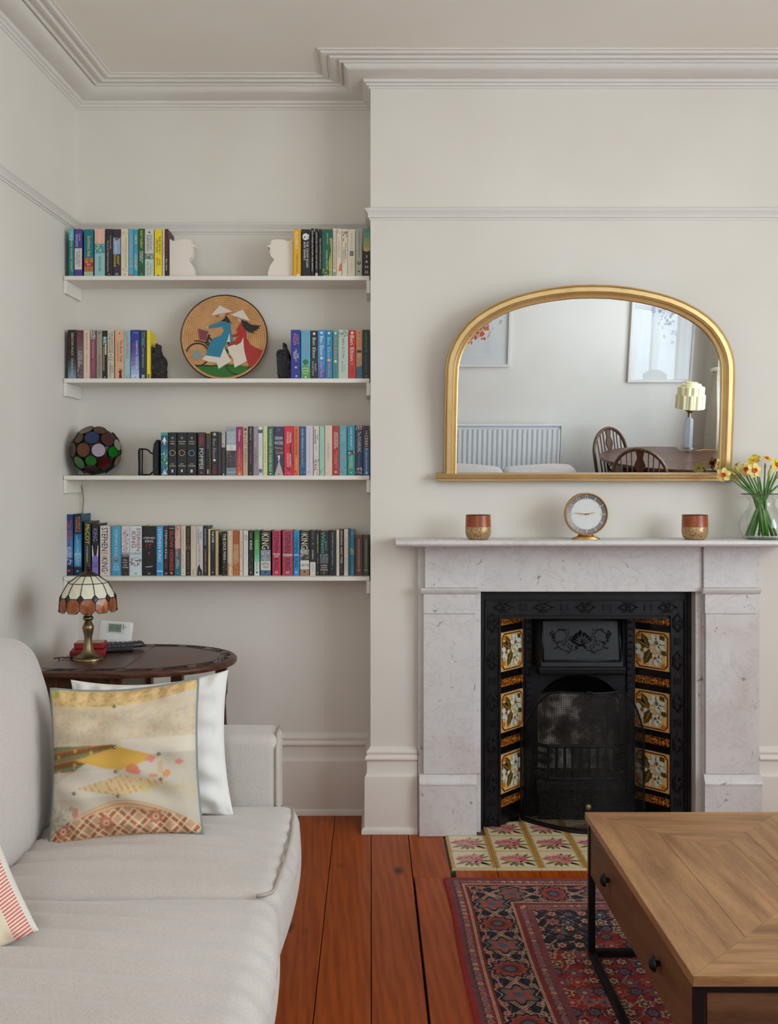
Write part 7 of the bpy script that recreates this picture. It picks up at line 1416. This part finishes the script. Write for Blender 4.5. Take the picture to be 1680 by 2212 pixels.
lp_ = [(0.022, 0.0005), (-0.016, 0.0005), (-0.019, 0.004), (-0.019, 0.008), (-0.023, 0.010), (-0.024, 0.014), (-0.021, 0.0165), (-0.021, 0.019), (-0.027, 0.021), (-0.028, 0.026), (-0.024, 0.029), (0.022, 0.029)]
ob('ledge', MB().prism(lp_, xa, xb, 'x'), M_GILT2, mir, smooth=30)

# ================================================================== MANTEL CLOCK, CANDLE CUPS, VASE
ky = 3.520; kx = X(1266.8, ky); kr = 0.0772
ck_ = thing('mantel_clock', 'round brass mantel clock with grey chapter ring and white dial', 'clock', (kx, ky, MT))
kz = Z(1110.5, ky)
def cyl(r0, y0, n=48): return [(kx + r0 * math.cos(a), y0, kz + r0 * math.sin(a)) for a in np.linspace(0, 2 * PI, n + 1)[:-1]]
ob('case', MB().grid([cyl(0.001, ky + 0.035), cyl(kr * 0.9, ky + 0.035), cyl(kr, ky + 0.028), cyl(kr, ky - 0.004), cyl(kr - 0.001, ky - 0.007), cyl(kr - 0.0035, ky - 0.007), cyl(kr - 0.0045, ky - 0.004), cyl(kr - 0.006, ky + 0.004)], False, True), M_BRASS2, ck_, smooth=30)
ob('chapter_ring', MB().grid([cyl(kr - 0.005, ky + 0.001), cyl(kr * 0.72, ky + 0.004)], False, True), mat('dial_grey', (132, 126, 126), 0.35, 0.3), ck_, smooth='all')
ob('dial', MB().disc((kx, ky + 0.0035, kz), kr * 0.725, (0, -1, 0), 48, 0.002), mat('dial_white', (214, 215, 212), 0.5), ck_)
nm = MB()
for i in range(1, 13):
    a = PI / 2 - i * PI / 6; e2 = Vector((math.cos(a), 0, math.sin(a))); e1 = Vector((math.sin(a), 0, -math.cos(a)))
    text_into(nm, str(i), tuple(Vector((kx, ky - 0.0005, kz)) + e2 * kr * 0.80), e1, e2, 0.006 if i < 10 else 0.009, kr * 0.21, 0, 1.0)
ob('numerals', nm, mat('numeral_cream', (224, 214, 198), 0.4), ck_)
ob('hour_dots', (lambda m_: [m_.ball((kx + kr * 0.68 * math.cos(i * PI / 6), ky + 0.003, kz + kr * 0.68 * math.sin(i * PI / 6)), 0.0014, 6, 4) for i in range(12)] and m_)(MB()), mat('dot_dark', (120, 112, 100), 0.4), ck_)
def hand(a, L, wd, name):
    d = Vector((math.cos(a), 0, math.sin(a))); n_ = Vector((-d.z, 0, d.x)); c0 = Vector((kx, ky - 0.001, kz))
    ob(name, MB().face([tuple(c0 - d * 0.008 + n_ * wd), tuple(c0 + d * L * 0.6 + n_ * wd), tuple(c0 + d * L), tuple(c0 + d * L * 0.6 - n_ * wd), tuple(c0 - d * 0.008 - n_ * wd)]), M_BRASS2, ck_)
hand(PI - 0.09, 0.052, 0.0016, 'minute_hand'); hand(0.16, 0.037, 0.0016, 'hour_hand'); ob('hand_boss', MB().ball((kx, ky - 0.0015, kz), 0.003, 8, 6), M_BRASS2, ck_)
bs = MB().lathe([(0.0001, MT + 0.0003), (0.052, MT + 0.0003), (0.0525, MT + 0.002), (0.050, MT + 0.005), (0.044, MT + 0.0065), (0.043, MT + 0.0085), (0.034, MT + 0.010), (0.031, MT + 0.012), (0.024, MT + 0.021), (0.018, MT + 0.024), (0.0001, MT + 0.024)], (0, 0), 32)
bs.v = [(kx + x, ky + 0.014 + y * 0.42, z) for x, y, z in bs.v]; ob('foot', bs, M_BRASS2, ck_, smooth=35)
ob('maker_mark', (lambda m_: (text_into(m_, 'Kienzle', (kx, ky + 0.0005, kz + 0.033), (1, 0, 0), (0, 0, 1), 0.012, 0.0025), m_)[1])(MB()), mat('mark_grey', (170, 168, 166), 0.6), ck_)
# glass candle cups
sp1 = N('speckled_gold', 0.35, 0.35); vv = sp1.co((1, 1, 1), 'Object', rand=True); sp1.col(sp1.ramp(sp1.noise(vv, 220, 4, 0.75), [(0.36, (96, 58, 24)), (0.48, (176, 138, 86)), (0.62, (216, 194, 158))])); M_SPK = sp1.m
rg = N('rust_glass', 0.32); vv = rg.co((1, 1, 1), 'Object'); rg.col(rg.ramp(rg.noise(vv, 12, 3), [(0.3, (158, 72, 26)), (0.7, (190, 98, 44))])); rg.set(rg.b, 'Transmission Weight', 0.25); M_RUST = rg.m
def cup(u, label, shift):
    x = X(u, ky); t = thing('candle_cup', label, 'candle holder', (x, ky, MT), group='rust and gold candle cups')
    r = 0.0465; hz = 0.0885
    ob('lower_band', MB().lathe([(0.0001, MT + 0.0004), (r * 0.66, MT + 0.0004), (r * 0.80, MT + 0.004), (r * 0.92, MT + 0.012), (r * 0.99, MT + 0.024), (r, MT + 0.034), (r * 0.995, MT + 0.046)], (x, ky), 36), M_SPK, t, smooth=60)
    ob('upper_band', MB().lathe([(r * 0.995, MT + 0.046), (r * 0.99, MT + 0.047), (r * 0.975, MT + 0.070), (r * 0.965, MT + hz), (r * 0.935, MT + hz), (r * 0.94, MT + 0.07), (r * 0.95, MT + 0.02), (0.0001, MT + 0.016)], (x, ky), 36), M_RUST, t, smooth=60)
    ob('rim', MB().tube([(x + r * 0.95 * math.cos(a), ky + r * 0.95 * math.sin(a), MT + hz) for a in np.linspace(0, 2 * PI, 37)[:-1]], 0.0014, 6, True), mat('rim_brown', (90, 62, 40), 0.35, 0.4), t, smooth='all')
    ob('wax', MB().lathe([(0.0001, MT + 0.045), (r * 0.90, MT + 0.045)], (x, ky), 24), mat('wax', (204, 190, 168), 0.5), t)
cup(1032.5, 'rust and gold glass candle cup on the left of the clock', 0); cup(1500.5, 'rust and gold glass candle cup between the clock and the vase', 1)
# vase
vy = 3.545; vx = X(1646, vy); vsc = vy / F
vt = thing('glass_vase', 'clear glass jug vase of water and daffodil stems on the mantel', 'vase', (vx, vy, MT))
gg = N('clear_glass', 0.0); gg.b.inputs['Base Color'].default_value = (0.985, 1, 0.99, 1); gg.set(gg.b, 'Transmission Weight', 1.0); gg.set(gg.b, 'IOR', 1.45)
tr2 = gg.n('ShaderNodeBsdfTransparent'); tr2.inputs[0].default_value = (0.97, 0.99, 0.98, 1); mx2 = gg.n('ShaderNodeMixShader'); fz_ = gg.n('ShaderNodeLayerWeight'); fz_.inputs[0].default_value = 0.25; gl2 = gg.n('ShaderNodeBsdfGlossy'); gl2.inputs['Roughness'].default_value = 0.02
gg.t.links.new(fz_.outputs['Facing'], mx2.inputs[0]); gg.t.links.new(tr2.outputs[0], mx2.inputs[1]); gg.t.links.new(gl2.outputs[0], mx2.inputs[2]); gg.t.links.new(mx2.outputs[0], gg.t.nodes['Material Output'].inputs[0]); M_GLASS = gg.m
VP = [(30, 0.3), (38, 3), (45, 11), (48, 22), (48, 32), (45, 44), (38, 56), (30, 66), (26, 74), (26.5, 82), (31, 90), (38, 95.5), (43, 97.5)]
ob('body', MB().lathe([(0.0001, MT + 0.001)] + [(r * vsc, MT + h_ * vsc) for r, h_ in VP], (vx, vy), 40), M_GLASS, vt, smooth='all')
ob('thick_base', MB().lathe([(0.0001, MT + 0.0006), (29 * vsc, MT + 0.0006), (33 * vsc, MT + 0.004), (26 * vsc, MT + 0.0075), (0.0001, MT + 0.0085)], (vx, vy), 32), mat('green_glass', (96, 140, 110), 0.1), vt, smooth=40)
ob('rim', MB().tube([(vx + 43 * vsc * math.cos(a), vy + 43 * vsc * math.sin(a), MT + 97.5 * vsc) for a in np.linspace(0, 2 * PI, 41)[:-1]], 0.0020, 6, True), mat('rim_glass', (88, 76, 60), 0.15), vt, smooth='all')
ob('handle', MB().tube([(vx + (36 + 0) * vsc, vy, MT + 88 * vsc), (vx + 58 * vsc, vy, MT + 84 * vsc), (vx + 66 * vsc, vy, MT + 66 * vsc), (vx + 60 * vsc, vy, MT + 44 * vsc), (vx + 46 * vsc, vy, MT + 34 * vsc)], 0.005, 8), M_GLASS, vt, smooth='all')
wm = N('water_surface', 0.0); t_ = wm.n('ShaderNodeBsdfTransparent'); t_.inputs[0].default_value = (0.93, 0.98, 0.94, 1); g_2 = wm.n('ShaderNodeBsdfGlossy'); m_2 = wm.n('ShaderNodeMixShader'); m_2.inputs[0].default_value = 0.12; g_2.inputs['Roughness'].default_value = 0.02
wm.t.links.new(t_.outputs[0], m_2.inputs[1]); wm.t.links.new(g_2.outputs[0], m_2.inputs[2]); wm.t.links.new(m_2.outputs[0], wm.t.nodes['Material Output'].inputs[0])
ob('water', MB().lathe([(0.0001, MT + 60 * vsc), (34.6 * vsc, MT + 60 * vsc)], (vx, vy), 32), wm.m, vt)
# daffodils
M_STEM = mat('daffodil_stem', (108, 156, 66), 0.45); M_STEM2 = mat('daffodil_stem_dark', (78, 128, 52), 0.45)
M_PET = mat('daffodil_petal', (238, 216, 132), 0.6); M_PET2 = mat('daffodil_petal_yellow', (236, 204, 70), 0.6); M_COR = mat('daffodil_corona', (228, 98, 20), 0.5); M_SPA = mat('daffodil_sheath', (150, 142, 74), 0.7); M_BUD = mat('daffodil_bud', (188, 190, 70), 0.6)
def petal_mesh(m_):
    P = []
    for t in np.linspace(0, 1, 7):
        wdt = 0.0115 * math.sin(PI * min(1, t * 0.86 + 0.1)) ** 0.8 * (1 if t < 0.98 else 0.2); z = 0.004 * math.sin(t * PI) - 0.004 * t
        P.append([(0.004 + 0.026 * t, wdt * k_, z + 0.0022 * (k_ * k_)) for k_ in (-1, -0.5, 0, 0.5, 1)])
    return MB().grid(P).mesh('petal', m_, 'all')
PM = [petal_mesh(M_PET), petal_mesh(M_PET2)]
cor_ = MB().lathe([(0.0025, -0.002), (0.0055, 0.001), (0.0075, 0.006), (0.0090, 0.0105), (0.0083, 0.0112), (0.0068, 0.006), (0.0001, 0.003)], (0, 0), 16, flute=lambda t, z: 1 + (0.10 * math.cos(8 * t) if z > 0.005 else 0)).mesh('corona', M_COR, 'all')
def daffodil(u, v, dy, face, label, root, bud=False, mi=0, scale=1.0):
    hx_, hy_, hz_ = X(u, vy + dy), vy + dy, Z(v, vy + dy)
    bx, by = vx + root[0] * 1.45 * vsc, vy + root[1] * 1.45 * vsc
    t = thing('daffodil', label, 'flower', (bx, by, MT + 0.012), group='daffodils in the glass vase')
    nx, ny = vx + (hx_ - vx) * 0.18 + root[0] * -0.10 * vsc, vy + (dy * 0.25)
    d = Vector(face).normalized()
    hd_ = Vector((hx_, hy_, hz_)); pa = [Vector((bx, by, MT + 0.012)), Vector((bx + (nx - bx) * 0.5, by + (ny - by) * 0.5, MT + 60 * vsc)), Vector((nx, ny, MT + 92 * vsc))]
    kn_ = hd_ - d * 0.022
    kn2 = Vector((nx, ny, MT + 92 * vsc)).lerp(kn_, 0.86)
    pa += [Vector((nx, ny, MT + 92 * vsc)).lerp(kn_, 0.45), kn2, kn_]
    ob('stem', MB().tube([tuple(p) for p in pa], [0.0044, 0.0044, 0.0040, 0.0032, 0.0024, 0.0018], 7), M_STEM if (int(u) % 2) else M_STEM2, t, smooth='all')
    org = ORG[t.name]
    if bud:
        ax = (hd_ - kn2).normalized(); q = ax.orthogonal().normalized()
        ob('bud', MB().tube([tuple(kn2), tuple(kn2 + ax * 0.012), tuple(kn2 + ax * 0.026), tuple(kn2 + ax * 0.040)], [0.002, 0.0055, 0.0052, 0.0006], 8), M_BUD, t, smooth='all'); return
    ob('sheath', MB().tube([tuple(kn2), tuple(kn2.lerp(kn_, 0.5)), tuple(kn_ + Vector((0, 0, 0.004)))], [0.0024, 0.0040, 0.0012], 6), M_SPA, t, smooth='all')
    Mx = d.to_track_quat('Z', 'Y').to_matrix().to_4x4()
    for i in range(6):
        o = ob('petal', PM[mi], None, t); o.matrix_local = Matrix.Translation(hd_ - Vector(org)) @ Mx @ Matrix.Rotation(i * PI / 3 + 0.3, 4, 'Z') @ Matrix.Translation((0, 0, 0.001 if i % 2 else -0.0005)) @ Matrix.Scale(scale, 4)
    o = ob('corona', cor_, None, t); o.matrix_local = Matrix.Translation(hd_ - Vector(org)) @ Mx @ Matrix.Scale(scale, 4)
daffodil(1562.5, 1025.5, -0.045, (-0.42, -1, -0.15), 'daffodil hanging out lowest on the left, across the mirror frame', (14, -6), scale=0.92)
daffodil(1628, 1016, -0.035, (0.12, -1, -0.05), 'wide open daffodil facing forward above the middle of the vase', (-10, 8), scale=0.98)
daffodil(1611, 1014, -0.01, (-0.5, -0.9, 0.05), 'daffodil just left of and behind the wide open one', (4, -10), scale=0.9)
daffodil(1628, 993, 0.012, (-0.1, 0.75, 0.6), 'topmost pale daffodil seen from behind', (18, 10), mi=1, scale=0.86)
daffodil(1656, 991, 0.0, (0.1, -0.5, 0.9), 'golden daffodil turned upwards right of the topmost pale one', (-18, -4), mi=1, scale=0.66)
daffodil(1592, 1006, 0.015, (-0.75, 0.4, 0.45), 'half hidden daffodil facing away on the left side', (22, 2), mi=1, scale=0.7)
daffodil(1676, 1004, -0.01, (0.5, -0.9, 0.2), 'daffodil at the right edge of the picture', (-22, 6), mi=1, scale=0.9)
daffodil(1700, 996, 0.01, (0.8, -0.6, 0.3), 'outermost daffodil leaning right', (-14, 14), mi=1, scale=0.9)
daffodil(1574, 1006, 0.01, (-0.6, 0.0, 0.5), 'green daffodil bud pointing up left above the low bloom', (10, 12), True)
daffodil(1586, 1005, -0.012, (-0.45, -0.2, 0.8), 'yellow-green daffodil bud beside the half hidden bloom', (-4, -14), True)
daffodil(1664, 1012, -0.02, (0.2, -0.2, 0.9), 'upright daffodil bud right of the wide open bloom', (-24, -8), True)
daffodil(1690, 1020, -0.02, (0.8, -0.2, 0.6), 'daffodil bud leaning far right', (2, 18), True)
daffodil(1549, 1003, 0.06, (-0.9, 0.5, 0.2), 'daffodil behind the vase turned towards the mirror', (8, 18), mi=0, scale=0.85)
# leaves
for i, (u, v, dy, rt) in enumerate(((1640, 1030, 0.02, (-8, -4)), (1690, 1040, -0.01, (-20, 0)), (1600, 1045, 0.0, (20, -8)), (1672, 1020, 0.01, (6, -16)))):
    bx, by = vx + rt[0] * vsc, vy + rt[1] * vsc; tp_ = Vector((X(u, vy + dy), vy + dy, Z(v, vy + dy))); nk = Vector((vx + (tp_.x - vx) * 0.2, vy, MT + 92 * vsc))
    lf = MB().tube([(bx, by, MT + 0.012), tuple(nk), tuple(nk.lerp(tp_, 0.6)), tuple(tp_)], [0.0045, 0.0045, 0.004, 0.0008], 5)
    single('daffodil_leaf', lf, M_STEM2, ['daffodil leaf blade rising from the middle of the vase', 'daffodil leaf blade fanning out right', 'daffodil leaf blade fanning out left', 'upright daffodil leaf blade right of centre'][i], 'leaf', (bx, by, MT + 0.012), 'leaves in the glass vase', smooth='all')

# ================================================================== THE REST OF THE ROOM (seen in the mirror)
# radiator
rd = thing('radiator', 'white ribbed panel radiator on the rear wall', 'radiator', (0.86, YR, 0.18))
RXa, RXb = 0.25, 1.53; M_RAD = mat('radiator_white', (226, 228, 228), 0.4)
wv_ = []; n_ = int((RXb - RXa) / 0.04)
for i in range(n_):
    x = RXa + i * 0.04; wv_ += [(x, YR + 0.085), (x + 0.012, YR + 0.085), (x + 0.018, YR + 0.098), (x + 0.034, YR + 0.098), (x + 0.039, YR + 0.085)]
ob('panel', MB().grid([[(x, y, z) for x, y in wv_] for z in (0.20, 0.85)]).box(RXa, RXb, YR + 0.07, YR + 0.083, 0.18, 0.88), M_RAD, rd)
ob('top_grille', MB().box(RXa, RXb, YR + 0.03, YR + 0.10, 0.880, 0.888), M_RAD, rd)
for x in (RXa - 0.004, RXb): ob('end_cover', MB().box(x, x + 0.004, YR + 0.03, YR + 0.10, 0.18, 0.888), M_RAD, rd)
ob('wall_bracket', MB().box(RXa + 0.1, RXb - 0.1, YR + 0.002, YR + 0.07, 0.4, 0.44), M_RAD, rd)
ob('valve_pipe', MB().tube([(RXb + 0.03, YR + 0.06, 0.0), (RXb + 0.03, YR + 0.06, 0.24), (RXb, YR + 0.06, 0.24)], 0.008, 8), M_RAD, rd)
# framed pictures
def picture(x0, x1, z0, z1, label, art):
    t = thing('framed_picture', label, 'picture', ((x0 + x1) / 2, YR, z0), group='white framed pictures'); w_ = 0.022; y = YR
    f_ = MB().box(x0, x0 + w_, y, y + 0.028, z0, z1).box(x1 - w_, x1, y, y + 0.028, z0, z1).box(x0 + w_, x1 - w_, y, y + 0.028, z0, z0 + w_).box(x0 + w_, x1 - w_, y, y + 0.028, z1 - w_, z1)
    ob('frame', f_, M_TRIM, t, bevel=0.002); ob('mount', MB().box(x0 + w_, x1 - w_, y, y + 0.012, z0 + w_, z1 - w_), mat('mount_white', (224, 224, 222), 0.6), t)
    m_ = MB(); rr = random.Random(label); cols = []
    for (cx, cz_, rx, rz_, c, n_) in art:
        if c not in cols: cols.append(c)
        for i in range(n_):
            a, q = rr.uniform(0, 2 * PI), math.sqrt(rr.random()); x, z = cx + rx * q * math.cos(a), cz_ + rz_ * q * math.sin(a); s = rr.uniform(0.004, 0.022) * (rx / 0.1) ** 0.5
            m_.face([(x + s * rr.uniform(.3, 1.2) * math.cos(b), y + 0.0125 + i * 1e-6, z + s * rr.uniform(.3, 1.3) * math.sin(b)) for b in np.linspace(0, 2 * PI, 9)[:-1]], cols.index(c))
    ob('print', m_, [flat(c, 0.6) for c in cols], t)
    ob('glazing', MB().box(x0 + w_, x1 - w_, y + 0.019, y + 0.021, z0 + w_, z1 - w_), M_PANE, t)
picture(2.06, 2.575, 1.222, 2.08, 'tall white framed print of a grey ink splash', [(2.27, 1.86, 0.11, 0.12, '#b4b4c4', 26), (2.32, 1.80, 0.10, 0.14, '#8c90a4', 16), (2.36, 1.74, 0.06, 0.08, '#6c7088', 12), (2.36, 1.60, 0.07, 0.10, '#a8acb8', 10)])
picture(0.42, 1.115, 1.3452, 2.24, 'white framed print of red and grey paint splashes', [(0.82, 1.62, 0.12, 0.10, '#d8501c', 34), (0.82, 1.74, 0.12, 0.10, '#6c6c5c', 26), (0.90, 1.68, 0.14, 0.12, '#c8b8a0', 16), (0.76, 1.58, 0.08, 0.06, '#c8301c', 20)])
# drop-leaf dining table
TZ2 = 0.750; dcx, dcy, dax, day = 2.22, 0.14, 0.52, 0.46
dt_ = thing('dining_table', 'dark oval drop-leaf dining table in the window corner', 'table', (dcx, dcy, 0))
for sgn, nm_ in ((-1, 'leaf'), (1, 'leaf')):
    pts = [(dcx + dax * math.cos(a), dcy + day * math.sin(a)) for a in np.linspace(0, 2 * PI, 73)[:-1]]
    pl_ = [(x, y) for x, y in pts if (y - dcy) * sgn > 0.17]; pl_ = sorted(pl_, key=lambda p: p[0]); 
    xr_ = dax * math.sqrt(1 - (0.171 / day) ** 2)
    poly = [(dcx - xr_, dcy + sgn * 0.171)] + pl_ + [(dcx + xr_, dcy + sgn * 0.171)]
    ob('leaf', MB().prism(poly, TZ2 - 0.022, TZ2), M_OAK, dt_, bevel=0.004)
pts = [(dcx + dax * math.cos(a), dcy + day * math.sin(a)) for a in np.linspace(-0.378, 0.378, 11)]
ob('centre_top', MB().prism(pts + [(2 * dcx - x, y) for x, y in pts[::-1]], TZ2 - 0.022, TZ2), M_OAK, dt_, bevel=0.003)
ob('apron', MB().box(dcx - 0.40, dcx + 0.40, dcy - 0.15, dcy + 0.15, TZ2 - 0.14, TZ2 - 0.022), M_OAK, dt_)
for x in (dcx - 0.38, dcx + 0.38):
    for y in (dcy - 0.13, dcy + 0.13): ob('leg', MB().lathe([(0.022, 0.0), (0.026, 0.05), (0.018, 0.12), (0.028, 0.30), (0.02, 0.5), (0.03, TZ2 - 0.13)], (x, y), 12), M_OAK, dt_, smooth=40)
# wheelback chairs
def wheelback(label, loc, rz):
    t = thing('wheelback_chair', label, 'chair', loc, (0, 0, rz), 'wheelback dining chairs')
    st = MB(); pts = [(0.20 * math.copysign(abs(math.cos(a)) ** 0.7, math.cos(a)), 0.20 * math.copysign(abs(math.sin(a)) ** 0.7, math.sin(a))) for a in np.linspace(0, 2 * PI, 33)[:-1]]
    ob('seat', st.prism(pts, 0.42, 0.455), M_CHAIR, t, bevel=0.008)
    def bk(x, z): return (x, -0.165 - (z - 0.45) * 0.24, z)      # back leans away, seat faces +y
    hoop = [bk(-0.17, 0.45), bk(-0.185, 0.58), bk(-0.185, 0.70)] + [bk(0.185 * -math.cos(a), 0.70 + 0.185 * math.sin(a)) for a in np.linspace(0.2, PI - 0.2, 12)] + [bk(0.185, 0.70), bk(0.185, 0.58), bk(0.17, 0.45)]
    ob('hoop', MB().tube(hoop, 0.013, 8), M_CHAIR, t, smooth='all')
    for x in (-0.135, -0.095, -0.06, 0.06, 0.095, 0.135):
        zt = 0.70 + math.sqrt(max(0, 0.18 ** 2 - x * x)); ob('spindle', MB().tube([bk(x * 0.85, 0.45), bk(x, zt)], [0.007, 0.005], 6), M_CHAIR, t, smooth='all')
    sl = [(-0.028, 0.45), (-0.022, 0.52), (-0.040, 0.57)]; sr_ = [(-x, z) for x, z in sl]
    def slab(pts2, nm2): ob(nm2, MB().add([tuple(Vector(bk(x, z)) + Vector((0, s_2, 0))) for s_2 in (-0.005, 0.005) for x, z in pts2], [list(range(len(pts2))), list(range(len(pts2), 2 * len(pts2)))[::-1]] + [(i, (i + 1) % len(pts2), len(pts2) + (i + 1) % len(pts2), len(pts2) + i) for i in range(len(pts2))]), M_CHAIR, t)
    slab([(-0.026, 0.45), (-0.018, 0.50), (-0.032, 0.555), (0.032, 0.555), (0.018, 0.50), (0.026, 0.45)], 'splat')
    slab([(-0.030, 0.675), (-0.018, 0.72), (-0.040, 0.77), (-0.020, 0.82), (-0.030, 0.872), (0.030, 0.872), (0.020, 0.82), (0.040, 0.77), (0.018, 0.72), (0.030, 0.675)], 'splat')
    ob('wheel', MB().tube([bk(0.052 * math.cos(a), 0.615 + 0.06 * math.sin(a)) for a in np.linspace(0, 2 * PI, 21)[:-1]], 0.009, 6, True), M_CHAIR, t, smooth='all')
    for i in range(6): a = i * PI / 3 + 0.52; ob('wheel_spoke', MB().tube([bk(0.008 * math.cos(a), 0.615 + 0.008 * math.sin(a)), bk(0.05 * math.cos(a), 0.615 + 0.057 * math.sin(a))], 0.006, 6), M_CHAIR, t)
    for sx in (-1, 1):
        for sy in (-1, 1): ob('leg', MB().tube([(sx * 0.13, sy * 0.12, 0.425), (sx * 0.17, sy * 0.16, 0.2), (sx * 0.195, sy * 0.19, 0.0)], [0.014, 0.019, 0.012], 8), M_CHAIR, t, smooth='all')
    for sx in (-1, 1): ob('stretcher', MB().tube([(sx * 0.17, -0.16, 0.2), (sx * 0.17, 0.16, 0.2)], 0.010, 6), M_CHAIR, t)
    ob('stretcher', MB().tube([(-0.17, 0, 0.2), (0.17, 0, 0.2)], 0.010, 6), M_CHAIR, t)
    return t
wheelback('wheelback chair on the far side of the dining table, nearer the radiator', (2.02, -0.16, 0), -0.62)
wheelback('wheelback chair with its back to the fireplace', (2.00, 0.33, 0), -2.62)
# table lamp with stepped shade
l2 = thing('deco_lamp', 'glass column table lamp with stepped cream shade on the dining table', 'lamp', (2.416, -0.12, TZ2))
lx2, ly2 = 2.416, -0.12
ob('foot', MB().lathe([(0.0001, TZ2 + 0.0005), (0.075, TZ2 + 0.0005), (0.075, TZ2 + 0.018), (0.055, TZ2 + 0.022), (0.05, TZ2 + 0.034), (0.0001, TZ2 + 0.034)], (lx2, ly2), 24), M_GLASS, l2, smooth=35)
ob('column', MB().lathe([(0.040, TZ2 + 0.034), (0.036, TZ2 + 0.20), (0.034, TZ2 + 0.24), (0.018, TZ2 + 0.262), (0.0001, TZ2 + 0.262)], (lx2, ly2), 8), mat('smoky_crystal', (176, 182, 186), 0.05, 0.0, Alpha=0.5), l2)
ob('fitting', MB().lathe([(0.012, TZ2 + 0.262), (0.012, TZ2 + 0.29), (0.024, TZ2 + 0.305), (0.052, TZ2 + 0.318), (0.052, TZ2 + 0.326), (0.0001, TZ2 + 0.326)], (lx2, ly2), 24), M_BRASS, l2, smooth=35)
M_CS = mat('cream_glass', (232, 222, 176), 0.35)
shd = MB(); zb = TZ2 + 0.326
for i in range(12):
    a = i * PI / 6; shd.lathe([(0.0001, zb), (0.026, zb), (0.026, zb + 0.165), (0.0001, zb + 0.165)], (lx2 + 0.075 * math.cos(a), ly2 + 0.075 * math.sin(a)), 10)
    a += PI / 12; shd.lathe([(0.0001, zb), (0.013, zb), (0.013, zb + 0.105), (0.0001, zb + 0.105)], (lx2 + 0.096 * math.cos(a), ly2 + 0.096 * math.sin(a)), 8)
shd.lathe([(0.08, zb), (0.08, zb + 0.172), (0.072, zb + 0.172), (0.072, zb + 0.187), (0.045, zb + 0.187), (0.045, zb + 0.20), (0.0001, zb + 0.20)], (lx2, ly2), 24)
ob('shade', shd, M_CS, l2, smooth=35)
ob('power_cord', MB().tube([(lx2 + 0.07, ly2, TZ2 + 0.004), (lx2 + 0.15, ly2 - 0.03, TZ2 + 0.004), (lx2 + 0.24, ly2 - 0.02, TZ2 + 0.003)], 0.003, 6), mat('gold_cord', (176, 140, 84), 0.7), l2)
# curtain with rope tie
cu = thing('curtain', 'cream curtain tied back with rope at the rear end of the window', 'curtain', (2.69, -0.36, 0.05))
k = N('curtain_cloth', 0.9); vv = k.co((1, 1, 1), 'Object'); k.col(k.ramp(k.noise(vv, 60, 3), [(0.3, (206, 196, 180)), (0.7, (222, 214, 200))])); M_CUR = k.m
P = []
for z in np.linspace(0.03, 2.62, 40):
    g_ = 1 - 0.62 * math.exp(-((z - 1.345) / 0.30) ** 2); row = []
    for s in np.linspace(0, 1, 61): row.append((2.715 - 0.012 + 0.034 * math.sin(s * 9 * 2 * PI) * (0.5 + 0.5 * g_), -0.52 + 0.10 * (1 - g_) + 0.30 * s * g_, z))
    P.append(row)
ob('cloth', MB().grid(P), M_CUR, cu, smooth='all')
ob('rope_tie', MB().tube([(2.705 + 0.055 * math.cos(a), -0.362 + 0.075 * math.sin(a), 1.345 + 0.02 * math.sin(a)) for a in np.linspace(0, 2 * PI, 25)[:-1]], 0.013, 8, True), mat('rope', (216, 206, 186), 0.9), cu, smooth='all')
ob('rail', MB().tube([(2.70, -0.58, 2.64), (2.70, 3.0, 2.64)], 0.012, 8), M_TRIM, cu)
make_sofa('sofa', 'second pale grey sofa facing the fireplace, seen in the mirror', (1.71, -0.33, 0), (0, 0, PI / 2), 1.40).scale = (1, 1, 0.69)
bpy.data.objects.remove(_dg_tmp)
